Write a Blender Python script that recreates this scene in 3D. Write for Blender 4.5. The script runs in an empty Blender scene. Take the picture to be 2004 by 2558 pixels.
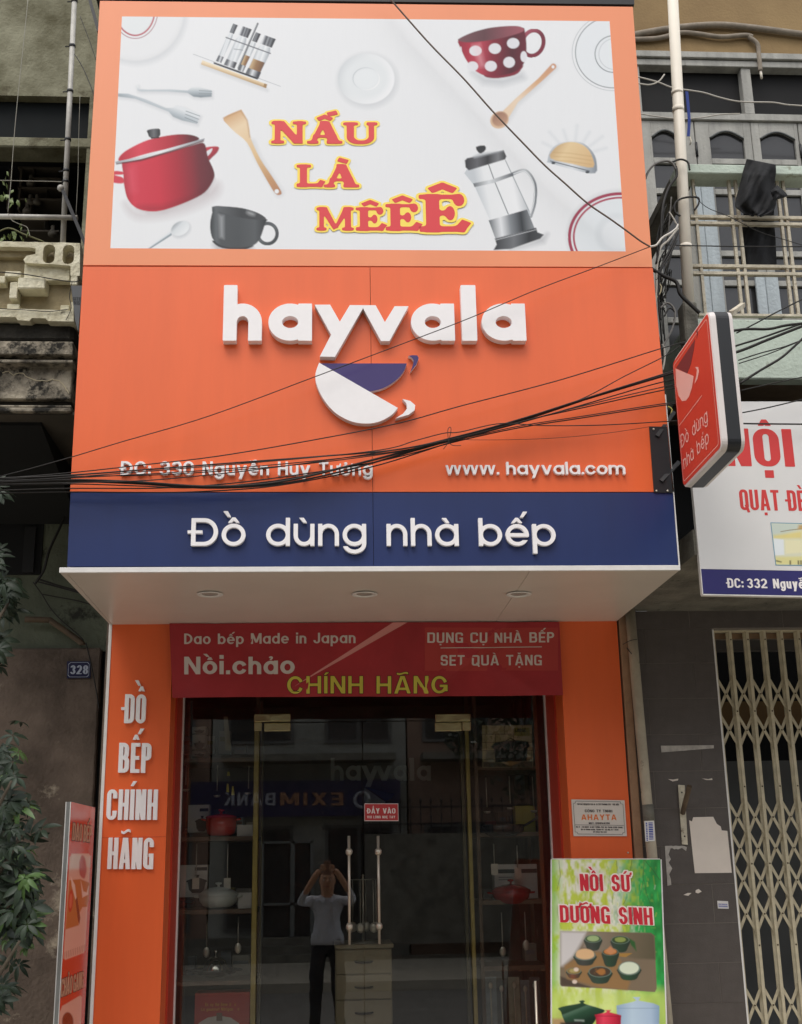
import bpy, math, random
import numpy as np
from mathutils import Vector, Matrix
from mathutils.geometry import tessellate_polygon
random.seed(7); np.random.seed(7)
SC = bpy.context.scene
COL = SC.collection
R = math.radians
# ---------------------------------------------------------------- camera
# the lens and its tilt, recovered from the vanishing points of the shop front
FPX, PPX, PPY, IW, IH = 3030.0, 1002.0, 1279.0, 2004.0, 2558.0
CAM = np.array([0.0, -7.4, 1.65])     # measuring units; one unit is WS metres, applied once at the end of the script
WS = 0.83
GZ, RZ = -.30, -.458                   # pavement and road level in those units
def _axes():
    up = np.array([806-PPX, -9240-PPY, FPX]); up /= np.linalg.norm(up)
    fw = np.array([818-PPX, 2158-PPY, FPX]); fw /= np.linalg.norm(fw)
    fw = fw-up*fw.dot(up); fw /= np.linalg.norm(fw)
    return np.array([np.cross(fw, up), fw, up])      # world axes seen in camera space (x right, y down, z ahead)
AX = _axes()
cd = bpy.data.cameras.new('camera'); co = bpy.data.objects.new('camera', cd); COL.objects.link(co)
right, down, ahead = AX[:, 0], AX[:, 1], AX[:, 2]
co.matrix_world = Matrix(((right[0], -down[0], -ahead[0], CAM[0]*WS), (right[1], -down[1], -ahead[1], CAM[1]*WS),
                          (right[2], -down[2], -ahead[2], CAM[2]*WS), (0, 0, 0, 1)))
cd.sensor_fit = 'VERTICAL'; cd.sensor_height = 24.0; cd.lens = 24.0*FPX/IH
cd.clip_start = 0.01; cd.clip_end = 800
SC.camera = co
# ---------------------------------------------------------------- light
w = bpy.data.worlds.new('World'); SC.world = w; w.use_nodes = True
nt = w.node_tree; bg = nt.nodes['Background']
sky = nt.nodes.new('ShaderNodeTexSky'); sky.sky_type = 'NISHITA'; sky.sun_disc = False
SUN_EL, SUN_AZ = R(58), R(200)
sky.sun_elevation = SUN_EL; sky.sun_rotation = SUN_AZ
sky.air_density = 1.0; sky.dust_density = 6.0; sky.ozone_density = 1.0
mixc = nt.nodes.new('ShaderNodeMix'); mixc.data_type = 'RGBA'; mixc.inputs[0].default_value = 0.82
mixc.inputs[7].default_value = (5.2, 5.3, 5.5, 1)     # even cloud cover
nt.links.new(sky.outputs[0], mixc.inputs[6]); nt.links.new(mixc.outputs[2], bg.inputs[0])
bg.inputs[1].default_value = 0.15
sl = bpy.data.lights.new('sun', 'SUN'); sl.energy = 0.8; sl.angle = R(30); sl.color = (1, .97, .92)
so = bpy.data.objects.new('sun', sl); COL.objects.link(so)
_d = Vector((math.sin(SUN_AZ)*math.cos(SUN_EL), math.cos(SUN_AZ)*math.cos(SUN_EL), math.sin(SUN_EL)))
so.rotation_euler = _d.to_track_quat('Z', 'Y').to_euler(); so.location = (0, -10, 20)
SC.view_settings.view_transform = 'Standard'; SC.view_settings.look = 'None'
SC.view_settings.exposure = 0.74; SC.view_settings.gamma = 1.0; SC.view_settings.use_curve_mapping = False
SC.cycles.max_bounces = 8; SC.cycles.transparent_max_bounces = 12
SC.cycles.use_denoising = True

# ---------------------------------------------------------------- measuring the place
def at(px, py, Y):
    """where the sight line through a measured point meets the upright plane y=Y"""
    d = AX @ np.array([px-PPX, py-PPY, FPX]); t = (Y-CAM[1])/d[1]
    return Vector(CAM+d*t)
def atx(px, py, X):
    d = AX @ np.array([px-PPX, py-PPY, FPX]); t = (X-CAM[0])/d[0]
    return Vector(CAM+d*t)
def atz(px, py, Z):
    d = AX @ np.array([px-PPX, py-PPY, FPX]); t = (Z-CAM[2])/d[2]
    return Vector(CAM+d*t)
def proj(P):
    """array (n,3) of world points -> measured points"""
    q = (np.asarray(P)-CAM) @ AX
    return PPX+FPX*q[:, 0]/q[:, 2], PPY+FPX*q[:, 1]/q[:, 2]

# ---------------------------------------------------------------- materials
MATS = {}
def srgb(h):
    h = h.lstrip('#'); c = [int(h[i:i+2], 16)/255 for i in (0, 2, 4)]
    return tuple(((x/12.92) if x <= .04045 else ((x+.055)/1.055)**2.4) for x in c)
def mat(name, col, rough=.6, metal=0.0, n=0.0, ns=8.0, bump=0.0, bs=60.0, col2=None, streak=False, spec=.5, coat=0.0, n2=None):
    """principled with noise wear: n = strength of the brightness variation (or of col2), streak stretches it downwards"""
    if name in MATS: return MATS[name]
    m = bpy.data.materials.new(name); m.use_nodes = True; t = m.node_tree; b = t.nodes['Principled BSDF']
    col = srgb(col) if isinstance(col, str) else col
    b.inputs['Base Color'].default_value = (*col, 1); b.inputs['Roughness'].default_value = rough
    b.inputs['Metallic'].default_value = metal; b.inputs['Specular IOR Level'].default_value = spec
    if coat: b.inputs['Coat Weight'].default_value = coat; b.inputs['Coat Roughness'].default_value = .12
    tc = t.nodes.new('ShaderNodeTexCoord'); mp = t.nodes.new('ShaderNodeMapping')
    t.links.new(tc.outputs['Object'], mp.inputs[0])
    if streak: mp.inputs['Scale'].default_value = (1, 1, .12)
    if n or col2:
        no = t.nodes.new('ShaderNodeTexNoise'); no.inputs['Scale'].default_value = ns
        no.inputs['Detail'].default_value = 8; no.inputs['Roughness'].default_value = .62
        t.links.new(mp.outputs[0], no.inputs[0])
        rp = t.nodes.new('ShaderNodeValToRGB')
        rp.color_ramp.elements[0].position = .36; rp.color_ramp.elements[1].position = .66
        c2 = (srgb(col2) if isinstance(col2, str) else col2) if col2 else tuple(x*(1-n) for x in col)
        if col2 and n: rp.color_ramp.elements[0].position = .5-n/2; rp.color_ramp.elements[1].position = .5+n/2
        rp.color_ramp.elements[0].color = (*c2, 1); rp.color_ramp.elements[1].color = (*col, 1)
        t.links.new(no.outputs[0], rp.inputs[0])
        out = rp.outputs[0]
        if n2:      # a second, finer stain layer: (colour, scale, threshold)
            no2 = t.nodes.new('ShaderNodeTexNoise'); no2.inputs['Scale'].default_value = n2[1]; no2.inputs['Detail'].default_value = 10
            no2.inputs['Roughness'].default_value = .7
            t.links.new(mp.outputs[0], no2.inputs[0])
            r2 = t.nodes.new('ShaderNodeValToRGB'); r2.color_ramp.elements[0].position = n2[2]; r2.color_ramp.elements[1].position = min(1, n2[2]+.1)
            t.links.new(no2.outputs[0], r2.inputs[0])
            mx = t.nodes.new('ShaderNodeMix'); mx.data_type = 'RGBA'
            t.links.new(r2.outputs[0], mx.inputs[0]); t.links.new(out, mx.inputs[6]); mx.inputs[7].default_value = (*srgb(n2[0]), 1)
            out = mx.outputs[2]
        t.links.new(out, b.inputs['Base Color'])
    if bump:
        nb = t.nodes.new('ShaderNodeTexNoise'); nb.inputs['Scale'].default_value = bs; nb.inputs['Detail'].default_value = 6
        t.links.new(tc.outputs['Object'], nb.inputs[0])
        bp = t.nodes.new('ShaderNodeBump'); bp.inputs['Strength'].default_value = bump; bp.inputs['Distance'].default_value = .01
        t.links.new(nb.outputs[0], bp.inputs['Height']); t.links.new(bp.outputs[0], b.inputs['Normal'])
    MATS[name] = m; return m
def print_mat(name, rough=.35, spec=.3):
    if name in MATS: return MATS[name]
    m = bpy.data.materials.new(name); m.use_nodes = True; t = m.node_tree; b = t.nodes['Principled BSDF']
    b.inputs['Roughness'].default_value = rough; b.inputs['Specular IOR Level'].default_value = spec
    a = t.nodes.new('ShaderNodeAttribute'); a.attribute_name = 'ink'; t.links.new(a.outputs['Color'], b.inputs['Base Color'])
    MATS[name] = m; return m
def glass_mat(name, refl=1.0, tint=(.8, .84, .82), ior=1.5, rough=0.0):
    m = bpy.data.materials.new(name); m.use_nodes = True; t = m.node_tree; t.nodes.clear()
    o = t.nodes.new('ShaderNodeOutputMaterial'); tr = t.nodes.new('ShaderNodeBsdfTransparent'); gl = t.nodes.new('ShaderNodeBsdfGlossy')
    gl.inputs['Roughness'].default_value = rough; tr.inputs[0].default_value = (*tint, 1)
    fr = t.nodes.new('ShaderNodeFresnel'); fr.inputs[0].default_value = ior
    mu = t.nodes.new('ShaderNodeMath'); mu.operation = 'MULTIPLY'; mu.inputs[1].default_value = refl; mu.use_clamp = True
    mx = t.nodes.new('ShaderNodeMixShader'); t.links.new(fr.outputs[0], mu.inputs[0]); t.links.new(mu.outputs[0], mx.inputs[0])
    t.links.new(tr.outputs[0], mx.inputs[1]); t.links.new(gl.outputs[0], mx.inputs[2]); t.links.new(mx.outputs[0], o.inputs[0])
    return m

# ---------------------------------------------------------------- objects
def tag(o, label=None, cat=None, group=None, kind=None):
    if label: o['label'] = label
    if cat: o['category'] = cat
    if group: o['group'] = group
    if kind: o['kind'] = kind
    return o
def empty(name, loc, label=None, cat=None, group=None, kind=None):
    o = bpy.data.objects.new(name, None); COL.objects.link(o); o.location = loc; o.empty_display_size = .1
    return tag(o, label, cat, group, kind)
def link(name, me, m, parent=None, shift=True):
    o = bpy.data.objects.new(name, me); COL.objects.link(o)
    if m is not None:
        for mm in (m if isinstance(m, (list, tuple)) else [m]): me.materials.append(mm)
    if parent is not None:
        o.parent = parent
        if shift: o.location = -world_loc(parent)
    return o
def world_loc(o):
    v = Vector(o.location); p = o.parent
    while p: v += Vector(p.location); p = p.parent
    return v
def copy_tree(o, parent=None):
    c = o.copy(); COL.objects.link(c); c.parent = parent
    for ch in o.children: copy_tree(ch, c)
    return c

class MB:
    """collects simple solids into one mesh"""
    def __init__(s): s.v = []; s.f = []; s.mi = []; s.sm = []
    def add(s, vs, fs, mi=0, smooth=False):
        b = len(s.v); s.v += [tuple(v) for v in vs]
        for f in fs: s.f.append(tuple(i+b for i in f)); s.mi.append(mi); s.sm.append(smooth)
        return s
    def box(s, lo, hi, mi=0):
        x0, y0, z0 = lo; x1, y1, z1 = hi
        return s.add([(x0,y0,z0),(x1,y0,z0),(x1,y1,z0),(x0,y1,z0),(x0,y0,z1),(x1,y0,z1),(x1,y1,z1),(x0,y1,z1)],
                     [(0,3,2,1),(4,5,6,7),(0,1,5,4),(1,2,6,5),(2,3,7,6),(3,0,4,7)], mi)
    def bbox(s, lo, hi, b=.004, mi=0):
        """box with bevelled edges"""
        lo = Vector(lo); hi = Vector(hi); vs = []; c = (lo+hi)/2; h = (hi-lo)/2
        b = min(b, h.x*.45, h.y*.45, h.z*.45)
        idx = {}
        for ax in range(3):
            for sx in (-1, 1):
                for sy in (-1, 1):
                    for sz in (-1, 1):
                        sg = (sx, sy, sz)
                        p = [c[k]+sg[k]*(h[k] if k == ax else h[k]-b) for k in range(3)]
                        idx[(ax, sg)] = len(vs); vs.append(p)
        F = []
        for ax in range(3):
            a, d = [(1, 2), (2, 0), (0, 1)][ax]
            for sg in (-1, 1):
                q = []
                for (u, v) in ((-1, -1), (1, -1), (1, 1), (-1, 1)):
                    t = [0, 0, 0]; t[ax] = sg; t[a] = u; t[d] = v; q.append(idx[(ax, tuple(t))])
                F.append(q if sg > 0 else q[::-1])
        for ax in range(3):      # edge strips along axis ax
            a, d = [(1, 2), (2, 0), (0, 1)][ax]
            for u in (-1, 1):
                for v in (-1, 1):
                    t0 = [0, 0, 0]; t1 = [0, 0, 0]; t0[ax] = -1; t1[ax] = 1; t0[a] = t1[a] = u; t0[d] = t1[d] = v
                    q = [idx[(a, tuple(t0))], idx[(a, tuple(t1))], idx[(d, tuple(t1))], idx[(d, tuple(t0))]]
                    F.append(q if u*v < 0 else q[::-1])
        for sx in (-1, 1):
            for sy in (-1, 1):
                for sz in (-1, 1):
                    q = [idx[(0, (sx, sy, sz))], idx[(1, (sx, sy, sz))], idx[(2, (sx, sy, sz))]]
                    F.append(q if sx*sy*sz > 0 else q[::-1])
        return s.add(vs, F, mi)
    def quad(s, a, b, c, d, mi=0): return s.add([a, b, c, d], [(0, 1, 2, 3)], mi)
    def hexa(s, p, mi=0):
        """8 corners: 4 of the near face (bl,br,tr,tl), 4 of the far face likewise"""
        return s.add(p, [(0,1,2,3),(5,4,7,6),(4,0,3,7),(1,5,6,2),(3,2,6,7),(4,5,1,0)], mi)
    def slab(s, a, b, c, d, n, mi=0):
        """quad a b c d (counter-clockwise seen from the front) thickened along vector n (backwards)"""
        n = Vector(n); P = [Vector(q) for q in (a, b, c, d)]
        return s.hexa(P+[q+n for q in P], mi)
    def tube(s, pts, r, k=8, mi=0, cap=True, smooth=True):
        pts = [Vector(p) for p in pts]; n = len(pts); rs = r if isinstance(r, (list, tuple)) else [r]*n
        t0 = (pts[1]-pts[0]).normalized(); u = t0.orthogonal().normalized(); vs = []; prev = t0
        for i, p in enumerate(pts):
            t = (pts[min(i+1, n-1)]-pts[max(i-1, 0)]); t = t.normalized() if t.length > 1e-9 else prev
            q = prev.rotation_difference(t); u = (q @ u); u = (u-t*u.dot(t)).normalized(); v = t.cross(u); prev = t
            for j in range(k):
                a = 2*math.pi*j/k; vs.append(p+(u*math.cos(a)+v*math.sin(a))*rs[i])
        F = [(i*k+j, i*k+(j+1) % k, (i+1)*k+(j+1) % k, (i+1)*k+j) for i in range(n-1) for j in range(k)]
        b = len(s.v); s.add(vs, F, mi, smooth)
        if cap:
            s.f.append(tuple(b+j for j in reversed(range(k)))); s.mi.append(mi); s.sm.append(False)
            s.f.append(tuple(b+(n-1)*k+j for j in range(k))); s.mi.append(mi); s.sm.append(False)
        return s
    def lathe(s, prof, c, k=28, mi=0, sx=1.0, sy=1.0):
        """profile of (radius, height) turned about the upright through c"""
        c = Vector(c); vs = []; n = len(prof)
        for (r, z) in prof:
            for j in range(k):
                a = 2*math.pi*j/k; vs.append((c.x+max(r, 1e-4)*math.cos(a)*sx, c.y+max(r, 1e-4)*math.sin(a)*sy, c.z+z))
        F = [(i*k+j, i*k+(j+1) % k, (i+1)*k+(j+1) % k, (i+1)*k+j) for i in range(n-1) for j in range(k)]
        return s.add(vs, F, mi, True)
    def ball(s, c, r, mi=0, k=12, sc=(1, 1, 1)):
        c = Vector(c); vs = []; F = []; m = k//2
        for i in range(m+1):
            th = math.pi*i/m
            for j in range(k):
                a = 2*math.pi*j/k
                vs.append((c.x+r*sc[0]*math.sin(th)*math.cos(a), c.y+r*sc[1]*math.sin(th)*math.sin(a), c.z-r*sc[2]*math.cos(th)))
        for i in range(m):
            for j in range(k): F.append((i*k+j, i*k+(j+1) % k, (i+1)*k+(j+1) % k, (i+1)*k+j))
        return s.add(vs, F, mi, True)
    def build(s, name, m, parent=None):
        me = bpy.data.meshes.new(name); me.from_pydata(s.v, [], s.f); me.update()
        me.polygons.foreach_set('material_index', s.mi); me.polygons.foreach_set('use_smooth', s.sm)
        return link(name, me, m, parent)
def box(name, lo, hi, m, parent=None, b=0.0):
    mb = MB(); (mb.bbox(lo, hi, b) if b else mb.box(lo, hi)); return mb.build(name, m, parent)
def catmull(P, n=8, closed=False):
    P = [Vector(p) for p in P]; out = []; L = len(P)
    rng = range(L) if closed else range(L-1)
    for i in rng:
        if closed: a, b, c, d = P[(i-1) % L], P[i], P[(i+1) % L], P[(i+2) % L]
        else: a, b, c, d = P[max(i-1, 0)], P[i], P[i+1], P[min(i+2, L-1)]
        for k in range(n):
            t = k/n; out.append(.5*((2*b)+(c-a)*t+(2*a-5*b+4*c-d)*t*t+(3*b-a-3*c+d)*t**3))
    if not closed: out.append(P[-1])
    return out
def plate(name, loops, Y, th, m, parent=None, place=None):
    """solid cut from a flat outline (loops of 2-D points, first the outer, then holes) on plane y=Y, th thick towards the viewer"""
    mb = MB()
    loops = [[Vector((p[0], p[1], 0)) for p in l] for l in loops]
    def area(l): return sum(l[i].x*l[(i+1) % len(l)].y-l[(i+1) % len(l)].x*l[i].y for i in range(len(l)))/2
    tri = tessellate_polygon(loops); flat = [p for l in loops for p in l]
    fn = place or (lambda x, z, y: (x, y, z))
    F = []
    for (a, b, c) in tri:
        ar = (flat[b].x-flat[a].x)*(flat[c].y-flat[a].y)-(flat[c].x-flat[a].x)*(flat[b].y-flat[a].y)
        F.append((a, b, c) if ar > 0 else (a, c, b))
    mb.add([fn(p.x, p.y, Y-th) for p in flat], F)
    if th > 0:
        k = 0
        for li, l in enumerate(loops):
            n = len(l); ccw = area(l) > 0
            vs = [fn(p.x, p.y, Y-th) for p in l]+[fn(p.x, p.y, Y) for p in l]
            Q = []
            for i in range(n):
                j = (i+1) % n; q = (i, i+n, j+n, j)
                Q.append(q if (ccw == (li == 0 or True)) else q[::-1])
            mb.add(vs, Q, 1 if isinstance(m, (list, tuple)) else 0)
    return mb.build(name, m, parent)
# ---------------------------------------------------------------- lettering
# every letter is drawn from strokes and bowls as a distance field, traced and cut out as a solid
class G:
    def __init__(s, W, step=0.0125, y0=-.5, y1=1.75, pad=.45):
        s.W = W; xs = np.arange(-pad, W+pad+step, step); ys = np.arange(y0, y1, step)
        s.x0, s.y0, s.st = xs[0], ys[0], step
        s.X, s.Y = np.meshgrid(xs, ys); s.D = np.full(s.X.shape, 9.0); s.k = 0.0
    def add(s, d):
        if s.k > 0:
            h = np.maximum(s.k-np.abs(s.D-d), 0)/s.k; s.D = np.minimum(s.D, d)-h*h*s.k*.25
        else: s.D = np.minimum(s.D, d)
        return s
    def sub(s, d): s.D = np.maximum(s.D, -d); return s
    def box(s, x0, y0, x1, y1, r=0.0):
        cx, cy, hx, hy = (x0+x1)/2, (y0+y1)/2, abs(x1-x0)/2-r, abs(y1-y0)/2-r
        dx, dy = np.abs(s.X-cx)-hx, np.abs(s.Y-cy)-hy
        return np.hypot(np.maximum(dx, 0), np.maximum(dy, 0))+np.minimum(np.maximum(dx, dy), 0)-r
    def poly(s, P):
        X, Y = s.X, s.Y; n = len(P); d = np.full(X.shape, 1e9); ins = np.zeros(X.shape, bool)
        for i in range(n):
            ax, ay = P[i]; bx, by = P[(i+1) % n]
            ex, ey = bx-ax, by-ay; wx, wy = X-ax, Y-ay
            t = np.clip((wx*ex+wy*ey)/(ex*ex+ey*ey+1e-12), 0, 1)
            d = np.minimum(d, np.hypot(wx-ex*t, wy-ey*t))
            c = ((ay > Y) != (by > Y)) & (X < (bx-ax)*(Y-ay)/((by-ay) if by != ay else 1e-12)+ax)
            ins ^= c
        return np.where(ins, -d, d)
    def seg(s, x0, y0, x1, y1, w):
        L = math.hypot(x1-x0, y1-y0); ux, uy = (x1-x0)/L, (y1-y0)/L
        a = (s.X-(x0+x1)/2)*ux+(s.Y-(y0+y1)/2)*uy; b = -(s.X-(x0+x1)/2)*uy+(s.Y-(y0+y1)/2)*ux
        dx, dy = np.abs(a)-L/2, np.abs(b)-w/2
        return np.hypot(np.maximum(dx, 0), np.maximum(dy, 0))+np.minimum(np.maximum(dx, dy), 0)
    def ell(s, cx, cy, rx, ry):
        px, py = s.X-cx, s.Y-cy
        k0 = np.hypot(px/rx, py/ry); k1 = np.hypot(px/rx**2, py/ry**2)+1e-9
        return k0*(k0-1)/k1
    def ring(s, cx, cy, rx, ry, wx, wy):
        return np.maximum(s.ell(cx, cy, rx, ry), -s.ell(cx, cy, max(rx-wx, .004), max(ry-wy, .004)))
    def rr(s, x0, y0, x1, y1, wx, wy, r):
        r = min(r, (x1-x0)/2, (y1-y0)/2)
        ri = max(r-min(wx, wy), .001); ri = min(ri, (x1-x0)/2-wx, (y1-y0)/2-wy)
        if abs((x1-x0)-(y1-y0)) < .5*(x1-x0) and r > .48*min(x1-x0, y1-y0):
            return s.ring((x0+x1)/2, (y0+y1)/2, (x1-x0)/2, (y1-y0)/2, wx, wy)
        return np.maximum(s.box(x0, y0, x1, y1, r), -s.box(x0+wx, y0+wy, x1-wx, y1-wy, max(ri, .001)))

# style: w stem, h bar, cw width of a capital, r roundness, xh x-height, ww width of lowercase, asc, desc
GEO = dict(w=.15, h=.13, cw=.62, r=9, xh=.70, ww=.68, asc=1.0, desc=-.28, sp=.09, bold=0)
def style(base=GEO, **k): d = dict(base); d.update(k); return d
VN = {}
def _vn(chars, base, marks):
    for c, b in zip(chars, base): VN[c] = (b, marks)
_vn('àùèìò', 'aueio', 'g'); _vn('ÀÙÈÌÒ', 'AUEIO', 'g'); _vn('áúéí', 'auei', 'a'); _vn('ÁÚÉÍ', 'AUEI', 'a')
_vn('ÃÕ', 'AO', 't'); _vn('ồ', 'o', 'cg'); _vn('Ồ', 'O', 'cg'); _vn('ếấ', 'ea', 'ca'); _vn('ẾẤ', 'EA', 'ca'); _vn('ễ', 'e', 'ct')
_vn('ÊÔÂ', 'EOA', 'c'); _vn('êôâ', 'eoa', 'c'); _vn('ảỏ', 'ao', 'h'); _vn('ẨẢ', 'AA', 'h'); VN['Ẩ'] = ('A', 'ch'); _vn('ỤẠ', 'UA', 'd'); _vn('Ặ', 'A', 'bd')
VN[chr(0x1edf)] = ('o', 'wh'); _vn('Ộ', 'O', 'cd'); _vn('ỡ', 'o', 'wt'); _vn('ở', 'o', 'wh'); _vn('ư', 'u', 'w'); _vn('Ư', 'U', 'w'); _vn('Ứ', 'U', 'wa'); _vn('Ỡ', 'O', 'wt'); _vn('ẹ', 'e', 'd'); _vn('ƠỞ', 'OO', 'w'); _vn('Ẹ', 'E', 'd')

def glyph(ch, S):
    """returns (field object, advance width)"""
    base, marks = VN.get(ch, (ch, ''))
    w, h, cw, r, xh, ww, asc, desc = (S[k] for k in ('w', 'h', 'cw', 'r', 'xh', 'ww', 'asc', 'desc'))
    slab = S.get('slab')
    rx = ww/2
    wid = {'M': cw*1.3, 'W': cw*1.5, 'I': w, 'J': cw*.8, 'm': ww*1.55, 'w': ww*1.45, 'i': w, 'l': w, '.': w, ':': w, ',': w, '1': cw*.55, ' ': S.get('space', cw*.55),
           'L': cw*.8, 'v': ww*1.0, 'y': ww*1.0, 'r': ww*.55, 't': ww*.6, 'n': ww*.88, 'h': ww*.88, 'u': ww*.88, 'c': ww*.95, '-': cw*.5, 'Q': cw, 'A': cw*S.get('aw', 1.12), 'Y': cw*1.05, 'V': cw*1.08, 'X': cw*1.05,
           'O': cw*S.get('ow', 1), 'C': cw*S.get('ow', 1), 'G': cw*S.get('ow', 1), 'D': cw*S.get('dw', 1), 'T': cw*.95,'E': cw*S.get('ew', .85), 'F': cw*.82, 'P': cw*.92, 'S': cw*.95}.get(base)
    if wid is None: wid = ww if base.islower() else cw
    if base in 'OQCG' and slab is None: pass
    if base == 'Đ': wid = cw*S.get('dw', 1)
    W = wid; g = G(W)
    if base == ' ': return None, W
    B = lambda *a, **k: g.add(g.box(*a, **k))
    if slab:
        rr_ = .035; g.k = .07
        def st(x0, y0, x1, y1): g.add(g.box(x0, y0, x1, y1, rr_))
        sh = .12; e = .1
        def foot(x, y, a=.13, b=.13): st(x-a, y, x+w+b, y+sh)
        if base == 'N':
            st(.1, 0, .1+w*.78, 1); foot(.1, 0, .1, .06); st(0, 1-sh, .3, 1); st(W-.1-w*.78, .04, W-.1, 1); st(W-.1-w*.78-.12, 1-sh, W, 1)
            g.add(g.poly([(.08, 1), (.36, 1), (W-.1, .0), (W-.34, .0)])-.01)
        elif base == 'A':
            m = W/2; g.add(g.poly([(m-.13, 1), (m+.13, 1), (W-.1, .03), (W-.42, .03)])-.02); g.add(g.poly([(m-.1, 1), (m+.04, 1), (.24, .03), (.12, .03)])-.02)
            st(.2, .27, W-.22, .27+.12); st(0, 0, .36, sh); st(W-.5, 0, W, sh)
        elif base == 'U':
            g.add(np.maximum(g.box(.1, 0, W-.1, 1.4, .32), -g.box(.1+w, .16, W-.1-w*.75, 1.6, .2))); g.D = np.maximum(g.D, g.Y-.985)
            st(0, 1-sh, w+.22, 1); st(W-.32, 1-sh, W, 1)
        elif base == 'L':
            st(.1, 0, .1+w, 1); st(0, 1-sh, w+.22, 1); st(0, 0, W-.04, .15); g.add(g.seg(W-.12, .05, W-.02, .26, .14)-.02)
        elif base == 'M':
            st(.1, 0, .1+w*.75, 1); st(W-.1-w, 0, W-.1, 1); st(0, 1-sh, .34, 1); st(W-.34, 1-sh, W, 1); foot(.1, 0, .1, .04); foot(W-.1-w, 0, .1, .1)
            g.add(g.poly([(.1, 1), (.36, 1), (W/2+.07, .14), (W/2-.05, .03), (W/2-.12, .14)])); g.add(g.poly([(W-.34, 1), (W-.1, 1), (W/2+.09, .12), (W/2-.03, .12)]))
        elif base == 'E':
            st(.12, 0, .12+w*1.15, 1); st(0, 1-sh, W-.1, 1); st(0, 0, W-.06, .15); st(.2, .44, W-.3, .57)
            g.add(g.ell(W-.14, .85, .10, .16)); g.add(g.seg(W-.14, .06, W-.02, .27, .15)-.02); g.add(g.ell(W-.3, .5, .085, .19))
        g.k = 0
        g.capmid = W/2
        ty = 1.1
        if 'c' in marks: g.add(g.seg(W/2-.2, ty+.02, W/2+.02, ty+.15, .11)-.03); g.add(g.seg(W/2-.02, ty+.15, W/2+.2, ty+.02, .11)-.03); ty += .2
        if 'a' in marks: g.add(g.seg(W/2+.12, ty+.04, W/2+.36, ty+.12, .12)-.035)
        if 'g' in marks: g.add(g.seg(W/2+.17, ty+.04, W/2-.07, ty+.14, .12)-.035)
        return g, W
    Rr = min(r, W/2)
    if base in 'OQ':
        g.add(g.rr(0, 0, W, 1, w, h, Rr))
        if base == 'Q': g.add(g.poly([(W*.52, .24), (W*.52+w*.8, .3), (W+w*.25, -.1), (W-w*.55, -.12)]))
    elif base in 'CG':
        g.add(g.rr(0, 0, W, 1, w, h, Rr))
        if r > .4: gp = .25 if base == 'C' else .2
        else: gp = .2
        if base == 'C': g.sub(g.box(W*.58, .5-gp, W+.3, .5+gp) if r < .4 else g.poly([(W*.5, .5), (W+.4, .5-gp*1.75), (W+.4, .5+gp*1.75)]))
        else:
            g.sub(g.box(W*.5, .5, W+.3, .5+gp) if r < .4 else g.poly([(W*.5, .48), (W+.4, .48), (W+.4, .5+gp*2)]))
            B(W*.52, .5-h*.9, W, .5); B(W-w*.95, .0 if r < .4 else .12, W, .5)
    elif base in 'DĐ':
        rD = min(.5, W-w*.5) if r > .4 else min(r*1.0, .45)
        full = np.maximum(g.box(-1, 0, W, 1, rD), -g.box(-1, h, W-w, 1-h, max(rD-min(w, h), .01)))
        g.add(np.maximum(full, -g.X)); B(0, 0, w, 1)
        if base == 'Đ': B(-.13, .5-h*.4, W*.42, .5+h*.4)
    elif base == 'B':
        for (a, b, q) in ((0, .5+h/2, W), (.5-h/2, 1, W*.94)):
            rb = min(.26, W*.45) if r > .2 else r
            g.add(np.maximum(np.maximum(g.box(-1, a, q, b, rb), -g.box(-1, a+h, q-w, b-h, max(rb-h, .01))), -g.X))
        B(0, 0, w, 1)
    elif base in 'PR':
        rb = min(.28, W*.45)
        g.add(np.maximum(np.maximum(g.box(-1, .42, W, 1, rb), -g.box(-1, .42+h, W-w, 1-h, max(rb-h, .01))), -g.X)); B(0, 0, w, 1)
        if base == 'R': g.add(g.poly([(W*.35, .45), (W*.35+w, .45), (W, 0), (W-w*1.1, 0)]))
    elif base in 'EF':
        B(0, 0, w, 1); B(0, 1-h, W, 1); B(0, .5-h*.5, W*.92, .5+h*.5)
        if base == 'E': B(0, 0, W, h)
    elif base == 'L': B(0, 0, w, 1); B(0, 0, W, h)
    elif base == 'H': B(0, 0, w, 1); B(W-w, 0, W, 1); B(0, .5-h*.5, W, .5+h*.5)
    elif base == 'I': B(0, 0, w, 1)
    elif base == 'J': g.add(np.maximum(g.box(0, 0, W, 2, min(W/2, .3)), -g.box(w, h, W-w, 2, max(min(W/2-w, .2), .01)))); g.sub(g.box(-.5, .3, W-w, 2.2)); g.D = np.maximum(g.D, g.Y-1)
    elif base == 'T': B(0, 1-h, W, 1); B(W/2-w/2, 0, W/2+w/2, 1)
    elif base == 'N': B(0, 0, w, 1); B(W-w, 0, W, 1); g.add(g.poly([(0, 1), (w*1.08, 1), (W, 0), (W-w*1.08, 0)]))
    elif base == 'M': B(0, 0, w, 1); B(W-w, 0, W, 1); g.add(g.poly([(0, 1), (w*1.2, 1), (W/2+w*.5, .12), (W/2-w*.5, .12)])); g.add(g.poly([(W, 1), (W-w*1.2, 1), (W/2-w*.5, .12), (W/2+w*.5, .12)]))
    elif base == 'U': g.add(np.maximum(g.box(0, 0, W, 2, min(r, W/2)), -g.box(w, h, W-w, 2, max(min(r, W/2)-w, .01)))); g.D = np.maximum(g.D, g.Y-1)
    elif base == 'A':
        t = w*.62
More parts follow.
